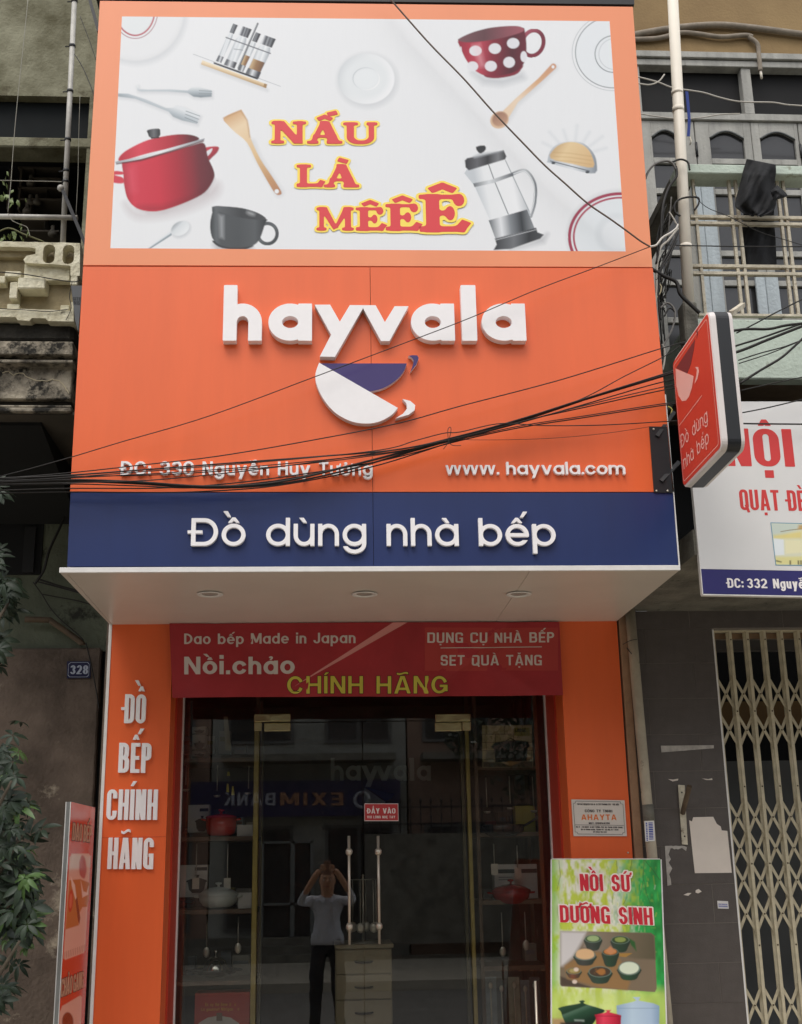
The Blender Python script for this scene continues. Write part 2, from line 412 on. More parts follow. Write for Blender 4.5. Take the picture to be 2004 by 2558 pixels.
        g.add(g.poly([(0, 0), (w*1.02, 0), (W/2+t*.35, .96), (W/2+t, 1), (W/2-t, 1)])); g.add(g.poly([(W, 0), (W-w*1.02, 0), (W/2-t*.35, .96), (W/2-t, 1), (W/2+t, 1)])); B(W*.22, .2, W*.78, .2+h*.9)
    elif base == 'V': t = w*.6; g.add(g.poly([(0, 1), (w*1.05, 1), (W/2+t, 0), (W/2-t, 0)])); g.add(g.poly([(W, 1), (W-w*1.05, 1), (W/2-t, 0), (W/2+t, 0)]))
    elif base == 'Y': t = w*.5; g.add(g.poly([(0, 1), (w*1.15, 1), (W/2+t, .42), (W/2-t, .38)])); g.add(g.poly([(W, 1), (W-w*1.15, 1), (W/2-t, .42), (W/2+t, .38)])); B(W/2-t, 0, W/2+t, .45)
    elif base == 'X': g.add(g.poly([(0, 1), (w*1.2, 1), (W, 0), (W-w*1.2, 0)])); g.add(g.poly([(W, 1), (W-w*1.2, 1), (0, 0), (w*1.2, 0)]))
    elif base == 'K': B(0, 0, w, 1); g.add(g.poly([(W, 1), (W-w*1.25, 1), (w*.5, .36), (w*.5, .62)])); g.add(g.poly([(W, 0), (W-w*1.3, 0), (w*1.2, .55), (w*1.9, .66)]))
    elif base in 'S5':
        m = .5; a = g.rr(0, m-h/2, W*.97, 1, w, h, min(Rr, .27)); b = g.rr(0, 0, W, m+h/2, w, h, min(Rr, .27))
        gp = .16 if r > .4 else .12
        a = np.maximum(a, -g.box(W*.5, m+h/2-.01, W+.4, m+h/2+gp)); a = np.maximum(a, -g.box(W*.5, m-h, W+.4, m+h/2+.02))
        b = np.maximum(b, -g.box(-.4, m-h/2-gp, W*.5, m-h/2+.01)); b = np.maximum(b, -g.box(-.4, m-h/2-.02, W*.5, m+h))
        g.add(a).add(b); B(W*.42, m-h/2, W*.58, m+h/2)
    elif base in '38':
        q = min(Rr, .28); a = g.rr(W*.03, .5-h/2, W*.97, 1, w, h, q); b = g.rr(0, 0, W, .5+h/2, w, h, q)
        if base == '3':
            a = np.maximum(a, -g.box(-.4, .5-h/2-.02, W*.42, .78-.02)); b = np.maximum(b, -g.box(-.4, .24, W*.42, .5+h))
        g.add(a).add(b)
    elif base == '0': g.add(g.rr(0, 0, W, 1, w, h, min(r, W/2)))
    elif base in '69':
        q = min(Rr, .3)
        if base == '6': a = g.rr(0, 0, W, 1, w, h, q); a = np.maximum(a, -g.box(W*.5, .55, W+.4, .74)); g.add(a); g.add(g.rr(0, 0, W, .58, w, h, q)); g.sub(g.box(W-w-.02, .56, W+.3, .74))
        else: g.add(g.rr(0, 0, W, 1, w, h, q)); g.sub(g.box(-.3, .26, w+.02, .44)); g.add(g.rr(0, .42, W, 1, w, h, q))
    elif base == '2':
        a = g.rr(0, .42, W, 1, w, h, min(Rr, .3)); a = np.maximum(a, -g.box(-.4, .3, W*.5, .74)); a = np.maximum(a, -g.box(-.4, .3, W+.4, .6)); g.add(a)
        g.add(g.poly([(W-w*.9, .62), (W, .62), (W, .55), (w*1.2, h), (0, 0), (0, h)])); B(0, 0, W, h)
    elif base == '1': B(W-w, 0, W, 1); g.add(g.poly([(0, .72), (0, .86), (W-w*.5, 1), (W-w*.5, .86)]))
    elif base == '4': B(W-w*1.5, 0, W-w*.5, 1); B(0, .22, W, .22+h); g.add(g.poly([(0, .22), (w, .22), (W-w*.5, 1), (W-w*1.6, 1)]))
    elif base == '7': B(0, 1-h, W, 1); g.add(g.poly([(W-w, 1-h), (W, 1), (W*.3+w, 0), (W*.3, 0)]))
    elif base == '.': B(0, 0, w, w)
    elif base == ',': B(0, 0, w, w); B(w*.4, -.12, w, .02)
    elif base == '-': B(0, .4, W, .4+h)
    elif base == ':': B(0, .06, w, .06+w); B(0, .5, w, .5+w)
    # ---- lowercase
    elif base in 'adbpgoecq':
        o = g.ring(rx if base != 'c' else rx, xh/2, rx, xh/2, w, h)
        if base == 'c': o = np.maximum(o, -g.poly([(rx, xh/2), (W+.5, xh/2-.36*1.0), (W+.5, xh/2+.36)]))
        if base == 'e':
            o = np.maximum(o, -g.box(rx, xh/2-h*1.45, W+.3, xh/2-h*.5)); g.add(g.box(w*.4, xh/2-h*.5, W-w*.3, xh/2+h*.45))
        g.add(o)
        if base in 'ad': B(W-w, 0, W, xh if base == 'a' else asc)
        if base == 'b': B(0, 0, w, asc)
        if base == 'p': B(0, desc, w, xh)
        if base == 'g':
            yb = desc+xh*.45; B(W-w, yb, W, xh); k = g.ring(rx, yb, rx, yb-desc, w, h); k = np.maximum(k, g.Y-yb); k = np.maximum(k, -g.box(-.3, yb-.1, rx*.45, yb+.2)); g.add(k)
    elif base in 'hnm':
        B(0, 0, w, asc if base == 'h' else xh)
        ws = W if base != 'm' else (W+w)/2
        for q in range(2 if base == 'm' else 1):
            x0 = q*(ws-w); c = x0+ws/2; ry = min(ws/2, xh*.5)
            k = g.ring(c, xh-ry, ws/2, ry, w, h); k = np.maximum(k, xh-ry-g.Y); g.add(k); B(x0+ws-w, 0, x0+ws, xh-ry+.005); 
    elif base == 'u':
        B(W-w, 0, W, xh); ry = min(W/2, xh*.5); k = g.ring(W/2, ry, W/2, ry, w, h); g.add(np.maximum(k, g.Y-ry)); B(0, ry-.005, w, xh)
    elif base == 'i': B(0, 0, w, xh); B(0, xh+.12, w, xh+.12+w)
    elif base == 'l': B(0, 0, w, asc)
    elif base == 'r': B(0, 0, w, xh); k = g.ring(W*.9, xh-.28, W*.9, .28, w, h); g.add(np.maximum(np.maximum(k, xh-.28-g.Y), g.X-W))
    elif base == 't': B(W*.25, 0, W*.25+w, asc*.92); B(0, xh-h, W, xh)
    elif base in 'vy':
        t = w*.58; g.add(g.poly([(0, xh), (w*1.12, xh), (W/2+t, 0), (W/2-t, 0)])); g.add(g.poly([(W, xh), (W-w*1.12, xh), (W/2-t, 0), (W/2+t, 0)]))
        if base == 'y':
            sl_ = (W/2-w*1.12+t)/xh; g.add(g.poly([(W-w*1.12, xh), (W, xh), (W/2+t+desc*sl_*1.0, desc), (W/2-t+desc*sl_*1.0, desc)]))
            g.sub(g.poly([(W/2-t*3, -.0001), (W/2-t-.02, -.0001), (W/2-t+desc*sl_-.03, desc), (W/2-t*6, desc)]))
    elif base == 'w':
        q = W/2; t = w*.5
        for x in (0, q):
            g.add(g.poly([(x, xh), (x+w*.95, xh), (x+q/2+t, 0), (x+q/2-t, 0)])); g.add(g.poly([(x+q+w*.1, xh), (x+q-w*.85, xh), (x+q/2-t, 0), (x+q/2+t, 0)]))
    # ---- accents
    if marks:
        low = base.islower(); ty = (xh if low else 1.0)+S.get('mg', .07); mw = S.get('mw', .30); mh = S.get('mh', .15); th = S.get('mt', h*.8); cx = W/2
        if base in 'ad': cx = W*.5
        if 'w' in marks:
            yy = xh if low else 1.0
            g.add(g.seg(W-w*.3, yy-th*.5, W+w*.55, yy-th*.5, th)); g.add(g.poly([(W+w*.1, yy), (W+w*.85, yy+.0), (W+w*.9, yy+.14), (W+w*.3, yy+.14)]))
        if 'c' in marks or 'b' in marks and False:
            g.add(g.poly([(cx-mw/2, ty), (cx-th*.45, ty+mh), (cx+th*.45, ty+mh), (cx+mw/2, ty), (cx+mw/2-th*1.05, ty), (cx, ty+mh-th*.95), (cx-mw/2+th*1.05, ty)]))
        t2 = ty+(mh+.05 if 'c' in marks else 0)
        dx = .0 if 'c' not in marks else mw*.55
        if 'b' in marks:
            k = g.ring(cx, ty+mh, mw*.45, mh, th*.9, th*.9); g.add(np.maximum(k, g.Y-ty-mh))
        if 'a' in marks: g.add(g.poly([(cx+dx-th*.9, t2-(.03 if dx else 0)), (cx+dx+th*.15, t2-(.03 if dx else 0)), (cx+dx+th*1.5, t2+mh*.95), (cx+dx+th*.1, t2+mh*.95)]))
        if 'g' in marks:
            dx = -dx*.9 if low else -dx*.9
            g.add(g.poly([(cx+dx+th*.9, t2-(.03 if dx else 0)), (cx+dx-th*.15, t2-(.03 if dx else 0)), (cx+dx-th*1.5, t2+mh*.95), (cx+dx-th*.1, t2+mh*.95)]))
        if 't' in marks:
            yy = t2+mh*.5; a = mh*.24; u = (g.X-cx)/(mw*.7)
            g.add(np.maximum(np.abs(g.Y-yy+a*np.sin(u*math.pi*.95)*-1)/np.sqrt(1+(a*3/mw*np.cos(u*3))**2)-th*.40, np.abs(g.X-cx)-mw*.7))
        if 'h' in marks:
            k = g.ring(cx+.01, t2+.1, .11, .09, th*.62, th*.62); k = np.maximum(k, -g.box(cx-.2, t2-.1, cx, t2+.1)); g.add(k); B(cx-th*.35, t2-.02, cx+th*.4, t2+.055)
        if 'd' in marks: B(cx-w*.45, -.1-w*.8, cx+w*.45, -.1)
    return g, W

def trace(D, x0, y0, st, iso=0.0):
    D = D-iso; H, Wd = D.shape
    D = np.where(np.abs(D) < 1e-7, 1e-7, D)
    nxt = {}
    ins = D < 0
    c = ins[:-1, :-1].astype(int)+2*ins[:-1, 1:]+4*ins[1:, 1:]+8*ins[1:, :-1]
    T = {1: [(3, 0)], 2: [(0, 1)], 3: [(3, 1)], 4: [(1, 2)], 5: [(3, 0), (1, 2)], 6: [(0, 2)], 7: [(3, 2)], 8: [(2, 3)], 9: [(2, 0)], 10: [(0, 1), (2, 3)],
         11: [(2, 1)], 12: [(1, 3)], 13: [(1, 0)], 14: [(0, 3)]}
    pt = {}
    def key(j, i, e):
        if e == 0: return (j, i, 0)
        if e == 2: return (j+1, i, 0)
        if e == 3: return (j, i, 1)
        return (j, i+1, 1)
    def pos(k):
        j, i, v = k; a = D[j, i]
        if v == 0: t = a/(a-D[j, i+1]); return (x0+(i+t)*st, y0+j*st)
        t = a/(a-D[j+1, i]); return (x0+i*st, y0+(j+t)*st)
    for j, i in zip(*np.nonzero((c > 0) & (c < 15))):
        for a, b in T[int(c[j, i])]: nxt[key(j, i, a)] = key(j, i, b)
    loops = []
    while nxt:
        k0 = next(iter(nxt)); k = k0; l = []
        while k in nxt: l.append(pos(k)); k = nxt.pop(k)
        if len(l) > 6: loops.append(l)
    return loops
def simplify(l, tol):
    P = np.array(l)
    if len(P) < 8: return l
    def dp(a, b):
        if b-a < 2: return []
        d = P[b]-P[a]; L = math.hypot(*d)+1e-12; q = P[a+1:b]-P[a]
        e = np.abs(q[:, 0]*d[1]-q[:, 1]*d[0])/L if L > 1e-9 else np.hypot(q[:, 0], q[:, 1])
        k = int(np.argmax(e))
        if e[k] < tol: return []
        m = a+1+k; return dp(a, m)+[m]+dp(m, b)
    n = len(P); far = int(np.argmax(np.hypot(*(P-P[0]).T)))
    idx = [0]+dp(0, far)+[far]+dp(far, n-1)
    return [tuple(P[i]) for i in idx]
_GC = {}
def outline(ch, S, iso=0.0):
    """islands of a letter: list of [outer, hole, hole...] and its advance"""
    key = (ch, iso, tuple(sorted(S.items())))
    if key in _GC: return _GC[key]
    g, W = glyph(ch, S)
    if g is None: res = ([], W)
    else:
        if S.get('bold'): g.D = g.D-S['bold']
        L = [simplify(l, .0022) for l in trace(g.D, g.x0, g.y0, g.st, iso)]
        ar = [sum(l[i][0]*l[(i+1) % len(l)][1]-l[(i+1) % len(l)][0]*l[i][1] for i in range(len(l)))/2 for l in L]
        L = [l if a > 0 else l for l, a in zip(L, ar)]
        L2 = sorted(zip([abs(a) for a in ar], L), key=lambda t: -t[0])
        def inside(p, l):
            x, y = p; c = False
            for i in range(len(l)):
                x1, y1 = l[i]; x2, y2 = l[(i+1) % len(l)]
                if (y1 > y) != (y2 > y) and x < (x2-x1)*(y-y1)/(y2-y1)+x1: c = not c
            return c
        isl = []
        for a, l in L2:
            if a < 2e-4: continue
            host = None; dep = 0
            for (ol, holes) in isl:
                if inside(l[0], ol): dep += 1; host = (ol, holes)
            if dep % 2 == 0 or host is None: isl.append((l, []))
            elif any(inside(l[0], hh) for hh in host[1]): isl.append((l, []))
            else: host[1].append(l)
        res = ([[o]+h for o, h in isl], W)
    _GC[key] = res; return res
def area2(l): return sum(l[i][0]*l[(i+1) % len(l)][1]-l[(i+1) % len(l)][0]*l[i][1] for i in range(len(l)))
def solid(mb, isl, f, th, back=0.0, mi=0, si=0):
    """islands in letter units -> solid; f(x, y, d) gives the world point d in front of the board"""
    for loops in isl:
        L3 = [[Vector((p[0], p[1], 0)) for p in l] for l in loops]
        flat = [p for l in L3 for p in l]; F = []
        for (a, b, c) in tessellate_polygon(L3):
            ar = (flat[b].x-flat[a].x)*(flat[c].y-flat[a].y)-(flat[c].x-flat[a].x)*(flat[b].y-flat[a].y)
            F.append((a, b, c) if ar > 0 else (a, c, b))
        mb.add([f(p.x, p.y, th) for p in flat], F, mi)
        if th-back > .0009:
            for li, l in enumerate(loops):
                n = len(l); ccw = (area2(l) > 0) == (li == 0)
                vs = [f(p[0], p[1], th) for p in l]+[f(p[0], p[1], back) for p in l]
                mb.add(vs, [((i, i+n, (i+1) % n+n, (i+1) % n) if ccw else ((i+1) % n, (i+1) % n+n, i+n, i)) for i in range(n)], si)
def text(s, S, A, Bp, hp, Y, th, m, parent, back=0.0, name='letter', outl=None, join=None, plane=None, rise=None, skip=0):
    """write s: its baseline runs from measured point A to Bp on plane y=Y, capitals hp measured pixels tall.
    join: name of ONE mesh instead of one per letter. outl=(width in letter units, material): an edge printed beneath"""
    P = plane or (lambda a, b: at(a, b, Y))
    nrm = Vector((0, -1, 0)) if plane is None else plane.n
    adv = []; x = 0.0
    for i, ch in enumerate(s):
        adv.append(x); x += outline(ch, S)[1]+(S['sp'] if i < len(s)-1 else 0)
    tot = x
    a = P(*A); b = P(*Bp); ux = (b-a)/tot
    if rise is None:
        am = ((A[0]+Bp[0])/2, (A[1]+Bp[1])/2)
        top = P(am[0], am[1]-hp); uy = Vector((0, 0, (top-(a+b)/2).z))
    else: uy = rise
    J = MB() if join else None; JO = MB() if (join and outl) else None; out = []
    for ch, ox in zip(s, adv):
        if ch == ' ': continue
        f = lambda px, py, d, ox=ox: a+ux*(ox+px)+uy*py+nrm*d
        mb = J or MB(); solid(mb, outline(ch, S)[0], f, th, back)
        if outl:
            mo = JO or MB(); solid(mo, outline(ch, S, outl[0])[0], f, outl[2] if len(outl) > 2 else th-.0015, back)
        if not join:
            o = mb.build(name, m, parent); out.append(o)
            if outl: mo.build('letter_edge', outl[1], o)
    if join:
        o = J.build(join, m, parent); out.append(o)
        if outl: JO.build(join+'_edge' if not join.endswith('s') else join[:-1]+'_edge', outl[1], o)
    return out
# ---------------------------------------------------------------- printed pictures
# a printed picture is a finely divided sheet whose corners carry the ink colour; it is painted with shapes measured on the print
class Print:
    def __init__(s, TL, TR, BR, BL, nx, ny, base):
        u, v = np.meshgrid(np.linspace(0, 1, nx), np.linspace(0, 1, ny)); s.nx, s.ny = nx, ny
        u = u.ravel()[:, None]; v = v.ravel()[:, None]
        C = [np.array(p) for p in (TL, TR, BR, BL)]
        s.P = C[0]*(1-u)*(1-v)+C[1]*u*(1-v)+C[2]*u*v+C[3]*(1-u)*v
        s.X, s.Y = proj(s.P); s.u, s.v = u[:, 0], v[:, 0]
        s.c = np.empty((len(s.X), 3)); s.c[:] = srgb(base)
        s.aa = .5*max(abs(s.X[1]-s.X[0]), abs(s.Y[nx]-s.Y[0]))
    def sel(s, x0, y0, x1, y1):
        return np.nonzero((s.X > x0) & (s.X < x1) & (s.Y > y0) & (s.Y < y1))[0]
    def put(s, idx, d, col, op=1.0, soft=None):
        """d: signed distance (negative inside)"""
        a = np.clip(.5-d/(2*(soft or s.aa)), 0, 1)*op
        if callable(col): col = col(s.X[idx], s.Y[idx])
        elif isinstance(col, str): col = np.array(srgb(col))
        s.c[idx] = s.c[idx]*(1-a[:, None])+col*a[:, None]
    def poly(s, P, col, op=1.0, soft=None, smooth=0, dil=0.0):
        if smooth: P = [(p.x, p.y) for p in catmull([(a, b, 0) for a, b in P], smooth, True)]
        A = np.array(P); m = (soft or 1)+3+abs(dil)
        idx = s.sel(A[:, 0].min()-m, A[:, 1].min()-m, A[:, 0].max()+m, A[:, 1].max()+m)
        if not len(idx): return
        X, Y = s.X[idx], s.Y[idx]; d = np.full(X.shape, 1e9); ins = np.zeros(X.shape, bool)
        n = len(P)
        for i in range(n):
            ax, ay = P[i]; bx, by = P[(i+1) % n]; ex, ey = bx-ax, by-ay; wx, wy = X-ax, Y-ay
            t = np.clip((wx*ex+wy*ey)/(ex*ex+ey*ey+1e-9), 0, 1); d = np.minimum(d, np.hypot(wx-ex*t, wy-ey*t))
            ins ^= ((ay > Y) != (by > Y)) & (X < (bx-ax)*(Y-ay)/((by-ay) if by != ay else 1e-9)+ax)
        s.put(idx, np.where(ins, -d, d)-dil, col, op, soft)
    def ell(s, cx, cy, rx, ry, col, op=1.0, soft=None, rot=0.0, ring=None, clip=None):
        m = max(rx, ry)+(soft or 1)+3; idx = s.sel(cx-m, cy-m, cx+m, cy+m)
        if not len(idx): return
        a = R(rot); x = (s.X[idx]-cx)*math.cos(a)+(s.Y[idx]-cy)*math.sin(a); y = -(s.X[idx]-cx)*math.sin(a)+(s.Y[idx]-cy)*math.cos(a)
        k0 = np.hypot(x/rx, y/ry); k1 = np.hypot(x/rx**2, y/ry**2)+1e-9; d = k0*(k0-1)/k1
        if ring: d = np.abs(d)-ring/2
        if clip is not None: d = np.maximum(d, clip(s.X[idx], s.Y[idx]))
        s.put(idx, d, col, op, soft)
    def line(s, P, w, col, op=1.0, soft=None):
        W = w if isinstance(w, (list, tuple)) else [w]*len(P)
        A = np.array(P); m = max(W)+(soft or 1)+3; idx = s.sel(A[:, 0].min()-m, A[:, 1].min()-m, A[:, 0].max()+m, A[:, 1].max()+m)
        if not len(idx): return
        d = np.full(len(idx), 1e9)
        for i in range(len(P)-1):
            ax, ay = P[i]; bx, by = P[i+1]; ex, ey = bx-ax, by-ay; wx, wy = s.X[idx]-ax, s.Y[idx]-ay
            t = np.clip((wx*ex+wy*ey)/(ex*ex+ey*ey+1e-9), 0, 1); d = np.minimum(d, np.hypot(wx-ex*t, wy-ey*t)-(W[i]*(1-t)+W[i+1]*t)/2)
        s.put(idx, d, col, op, soft)
    def build(s, name, parent, th=.004, rough=.35):
        nx, ny = s.nx, s.ny; n = nx*ny
        i = (np.arange(ny-1)[:, None]*nx+np.arange(nx-1)[None, :]).ravel()
        F = np.stack([i, i+nx, i+nx+1, i+1], 1)
        me = bpy.data.meshes.new(name); me.vertices.add(n); me.vertices.foreach_set('co', s.P.ravel())
        me.loops.add(F.size); me.loops.foreach_set('vertex_index', F.ravel().astype(np.int32))
        me.polygons.add(len(F)); me.polygons.foreach_set('loop_start', np.arange(0, F.size, 4, dtype=np.int32))
        me.update(calc_edges=True)
        ca = me.color_attributes.new('ink', 'FLOAT_COLOR', 'POINT')
        ca.data.foreach_set('color', np.concatenate([np.clip(s.c, 0, 1)**1.12, np.ones((n, 1))], 1).ravel().astype(np.float32))
        return link(name, me, print_mat('printed_ink_%d' % int(rough*100), rough), parent)
def lin(p0, p1, *stops):
    """gradient of colours along p0 -> p1"""
    C = np.array([srgb(c) for _, c in stops]); T = np.array([t for t, _ in stops])
    def f(X, Y):
        dx, dy = p1[0]-p0[0], p1[1]-p0[1]; t = ((X-p0[0])*dx+(Y-p0[1])*dy)/(dx*dx+dy*dy)
        return np.stack([np.interp(t, T, C[:, k]) for k in range(3)], 1)
    return f
def fnoise(X, Y, s, seed=0):
    rs = np.random.RandomState(seed); g = rs.rand(64, 64); x = X/s; y = Y/s
    xi = np.floor(x).astype(int); yi = np.floor(y).astype(int); fx = x-xi; fy = y-yi; fx = fx*fx*(3-2*fx); fy = fy*fy*(3-2*fy)
    q = lambda a, b: g[a % 64, b % 64]
    return q(yi, xi)*(1-fx)*(1-fy)+q(yi, xi+1)*fx*(1-fy)+q(yi+1, xi)*(1-fx)*fy+q(yi+1, xi+1)*fx*fy

def paint_kitchen(p):  # ink colours here include the pale veil of sky gloss
    # coordinates below are those of the photograph
    k = lambda x, y, sc=620/1708.: (280+x*sc, 30+y*sc)          # left half, measured enlarged
    K = lambda L: [k(x, y) for x, y in L]
    q = lambda x, y, sc=780/1708.: (820+x*sc, 30+y*sc)
    Q = lambda L: [q(x, y) for x, y in L]
    s1, s2 = 620/1708., 780/1708.
    idx = np.arange(len(p.X)); t = (p.X+p.Y*.6)/2000
    p.c = p.c*(1-.03*np.clip(t, 0, 1)[:, None])
    p.c *= 1+.012*(fnoise(p.X*6, p.Y*.2, 9, 3)-.5)[:, None]
    # plate top left
    c = k(160, -10); p.ell(c[0]+3, c[1]+5, 340*s1, 350*s1, '#b9bfc4', .55, 12); p.ell(*c, 335*s1, 345*s1, '#e4e6e8', 1, 3)
    p.ell(*c, 320*s1, 330*s1, '#e9ebed', 1, 8)
    p.ell(*c, 155*s1, 192*s1, '#a8707c', .85, ring=2.2); p.ell(*c, 132*s1, 170*s1, '#b8505f', .95, ring=4.4); p.ell(*c, 130*s1, 167*s1, '#e2e9ea', .5)
    # cruet set
    p.line(K([(560, 290), (1160, 512)]), 1.2, '#b4b8bd'); 
    def bottle(bx, by, tx, ty, hw, fill=None):
        L = math.hypot(tx-bx, ty-by); vx, vy = (tx-bx)/L, (ty-by)/L; ux, uy = .94, .342
        T = lambda u, v: k(bx+ux*u+vx*v, by+uy*u+vy*v)
        e0, e1 = T(-hw, L*.5), T(hw, L*.5)
        p.poly([T(-hw*1.05, 0), T(hw*1.05, 0), T(hw*1.1, L-105), T(hw*.8, L-70), T(-hw*.8, L-70), T(-hw*1.1, L-105)], lin(e0, e1, (0, '#c3c9ce'), (.2, '#e6eaed'), (.45, '#dadfe3'), (.6, '#eef1f3'), (.85, '#c9cfd4'), (1, '#b2b8be')), .9)
        if fill: p.poly([T(-hw, 30), T(hw, 30), T(hw, 112), T(-hw, 112)], lin(e0, e1, (0, '#c9b08c'), (.35, '#a07f5c'), (.7, '#8c6c50'), (1, '#6f5747')))
        p.poly([T(-hw*1.15, -4), T(hw*1.15, -4), T(hw*1.12, 40), T(-hw*1.12, 40)], lin(e0, e1, (0, '#6f747a'), (.3, '#dfe2e5'), (.5, '#a9adb2'), (.72, '#565a61'), (1, '#2e3137')))
        p.poly([T(-hw, L-66), T(hw, L-66), T(hw, L), T(-hw, L)], lin(e0, e1, (0, '#6a6e75'), (.15, '#e4e7ea'), (.3, '#8a8e95'), (.42, '#50545b'), (.55, '#a4a8ad'), (.68, '#5f636a'), (.82, '#868a90'), (1, '#3f434a')))
    bottle(735, 340, 850, 85, 17); bottle(808, 372, 930, 108, 34); bottle(885, 402, 1008, 145, 18, 1); bottle(965, 436, 1088, 172, 42, 1)
    p.line(K([(785, 175), (1090, 285)]), 2.6, '#6c7078'); p.line(K([(840, 255), (900, 262)]), 1.5, '#8f949a')
    p.line(K([(1003, 80), (870, 385)]), 4.2, '#50555b'); p.line(K([(1000, 82), (868, 385)]), 1.4, '#aeb3b8')
    p.poly(K([(700, 345), (1010, 455), (1000, 465), (700, 356)]), '#34383f')
    
    p.poly(K([(618, 362), (1062, 528), (1068, 540), (620, 375)]), '#9aa0a6', .4, 8)
    p.poly(K([(622, 332), (1068, 498), (1060, 524), (612, 360)]), lin(k(840, 415), k(830, 445), (0, '#efe2c8'), (.5, '#ddc6a2'), (1, '#b89a72')))
    p.poly(K([(1048, 492), (1068, 498), (1060, 524), (1042, 518)]), '#a88a63')
    # forks
    for dx, dy, op in ((2, 4, .35), (0, 0, 1)):
        cc = '#8e979e' if dx else lin((0, 205), (0, 220), (0, '#f0f3f5'), (.5, '#c2cacf'), (1, '#8f999f'))
        f = [k(168, 505), k(178, 500), k(186, 528), k(240, 534), k(400, 532), k(520, 540), k(548, 520), k(600, 518), k(686, 540), k(686, 582), k(610, 588), k(560, 582), k(520, 556), k(380, 546), k(200, 546), k(176, 540)]
        p.poly([(a+dx, b+dy) for a, b in f], '#8e979e' if dx else lin(k(0, 515), k(0, 590), (0, '#e6eaec'), (.45, '#bcc5cb'), (1, '#808b93')), op, 7 if dx else 1.2)
        f = [k(40, 560), k(110, 562), k(230, 600), k(370, 660), (k(420, 660)), k(440, 645), k(500, 655), k(608, 710), k(585, 770), k(480, 745), k(420, 720), k(390, 685), k(300, 650), k(160, 596), k(40, 580)]
        p.poly([(a+dx, b+dy) for a, b in f], '#8e979e' if dx else lin(k(400, 640), k(360, 740), (0, '#e4e8eb'), (.4, '#bcc5cb'), (1, '#76818a')), op, 7 if dx else 1.2)
    for a in (0, 1): p.line(K([(600, 540+a*20), (686, 545+a*18)]), 1.3, '#8d969c')
    for a in range(3): p.line(K([(510-a*4, 682+a*22), (604-a*8, 716+a*22)]), 1.6, '#87929a')
    # red pot
    p.poly(K([(90, 1320), (180, 1380), (350, 1370), (560, 1300), (720, 1180), (720, 1260), (560, 1350), (350, 1410), (160, 1410)]), '#b3a3a6', .5, 16, 4)
    for H in ([(630, 940), (690, 925), (735, 930), (725, 965), (690, 1000), (665, 1022), (650, 990)], [(0, 1100), (70, 1098), (75, 1118), (20, 1122), (75, 1140), (78, 1178), (0, 1168)]):
        p.poly(K(H), lin(k(640, 930), k(700, 1010), (0, '#d64f5f'), (1, '#8e3340')), 1, 1.5, 4)
    p.poly(K([(645, 965), (690, 938), (682, 965), (655, 992)]), '#e2e4e8', 1, 1.2, 3)
    body = K([(70, 1030), (78, 1120), (85, 1200), (110, 1290), (170, 1350), (260, 1372), (360, 1362), (520, 1305), (640, 1240), (700, 1150), (700, 1090), (660, 1000), (635, 905), (560, 915), (350, 975), (120, 1030)])
    p.poly(body, lin(k(60, 1120), k(700, 1060), (0, '#b23646'), (.12, '#d5485a'), (.4, '#cf3f51'), (.62, '#b23545'), (.85, '#7b3640'), (1, '#6a343c')), 1, 1.5, 4)
    p.poly(K([(180, 1340), (350, 1340), (560, 1270), (690, 1150), (640, 1240), (520, 1305), (360, 1362), (250, 1368)]), '#6e2a33', .45, 12)
    p.poly(K([(110, 1080), (150, 1075), (160, 1230), (130, 1230)]), '#e8788a', .35, 14)
    p.poly(K([(45, 1022), (60, 985), (120, 940), (250, 880), (420, 845), (540, 845), (600, 875), (500, 915), (260, 970), (90, 1020)]), lin(k(60, 950), k(600, 900), (0, '#c23c4d'), (.25, '#dc5263'), (.65, '#b93a49'), (.9, '#6f333b'), (1, '#64323a')), 1, 1.4, 4)
    p.poly(K([(24, 1032), (200, 1000), (420, 935), (635, 872), (632, 892), (420, 962), (200, 1026), (30, 1050)]), '#5b3036', .8, 1.5)
    p.poly(K([(24, 1030), (200, 996), (420, 930), (636, 870), (634, 880), (420, 948), (200, 1012), (26, 1042)]), lin(k(24, 0), k(636, 0), (0, '#aab0b5'), (.5, '#eef0f2'), (1, '#9ba1a8')))
    p.poly(K([(262, 855), (322, 850), (326, 868), (270, 872)]), '#3d3436', 1, 1.2); p.poly(K([(245, 812), (320, 802), (332, 825), (325, 856), (262, 862), (248, 838)]), lin(k(245, 0), k(330, 0), (0, '#2c2e31'), (.5, '#76797d'), (1, '#2a2c2f')), 1, 1.2, 3)
    # spatula
    p.line(K([(960, 900), (1010, 1010), (1150, 1240)]), [40*s1, 34*s1, 50*s1], '#a0a4aa', .35, 9)
    p.poly(K([(768, 728), (880, 676), (895, 680), (930, 740), (945, 800), (955, 870), (1020, 1010), (1100, 1130), (1165, 1235), (1155, 1258), (1125, 1250), (1085, 1190), (1000, 1040), (930, 900), (850, 830), (800, 780)]),
           lin(k(840, 700), k(1150, 1250), (0, '#d8b48c'), (.15, '#ecd8ba'), (.5, '#e2c69c'), (.8, '#c9a079'), (1, '#bd8f72')), 1, 1.3, 3)
    p.line(K([(768, 730), (885, 678), (930, 745), (948, 860)]), 2.5, '#b58a66', .6, 2.5)
    c = k(1134, 1234); p.ell(*c, 15*s1, 15*s1, '#eceff2')
    # spoon bottom left
    p.line(K([(240, 1640), (400, 1530)]), [9*s1, 22*s1], '#9aa6ae'); p.line(K([(236, 1634), (400, 1520)]), [5*s1, 12*s1], '#dfe4e8')
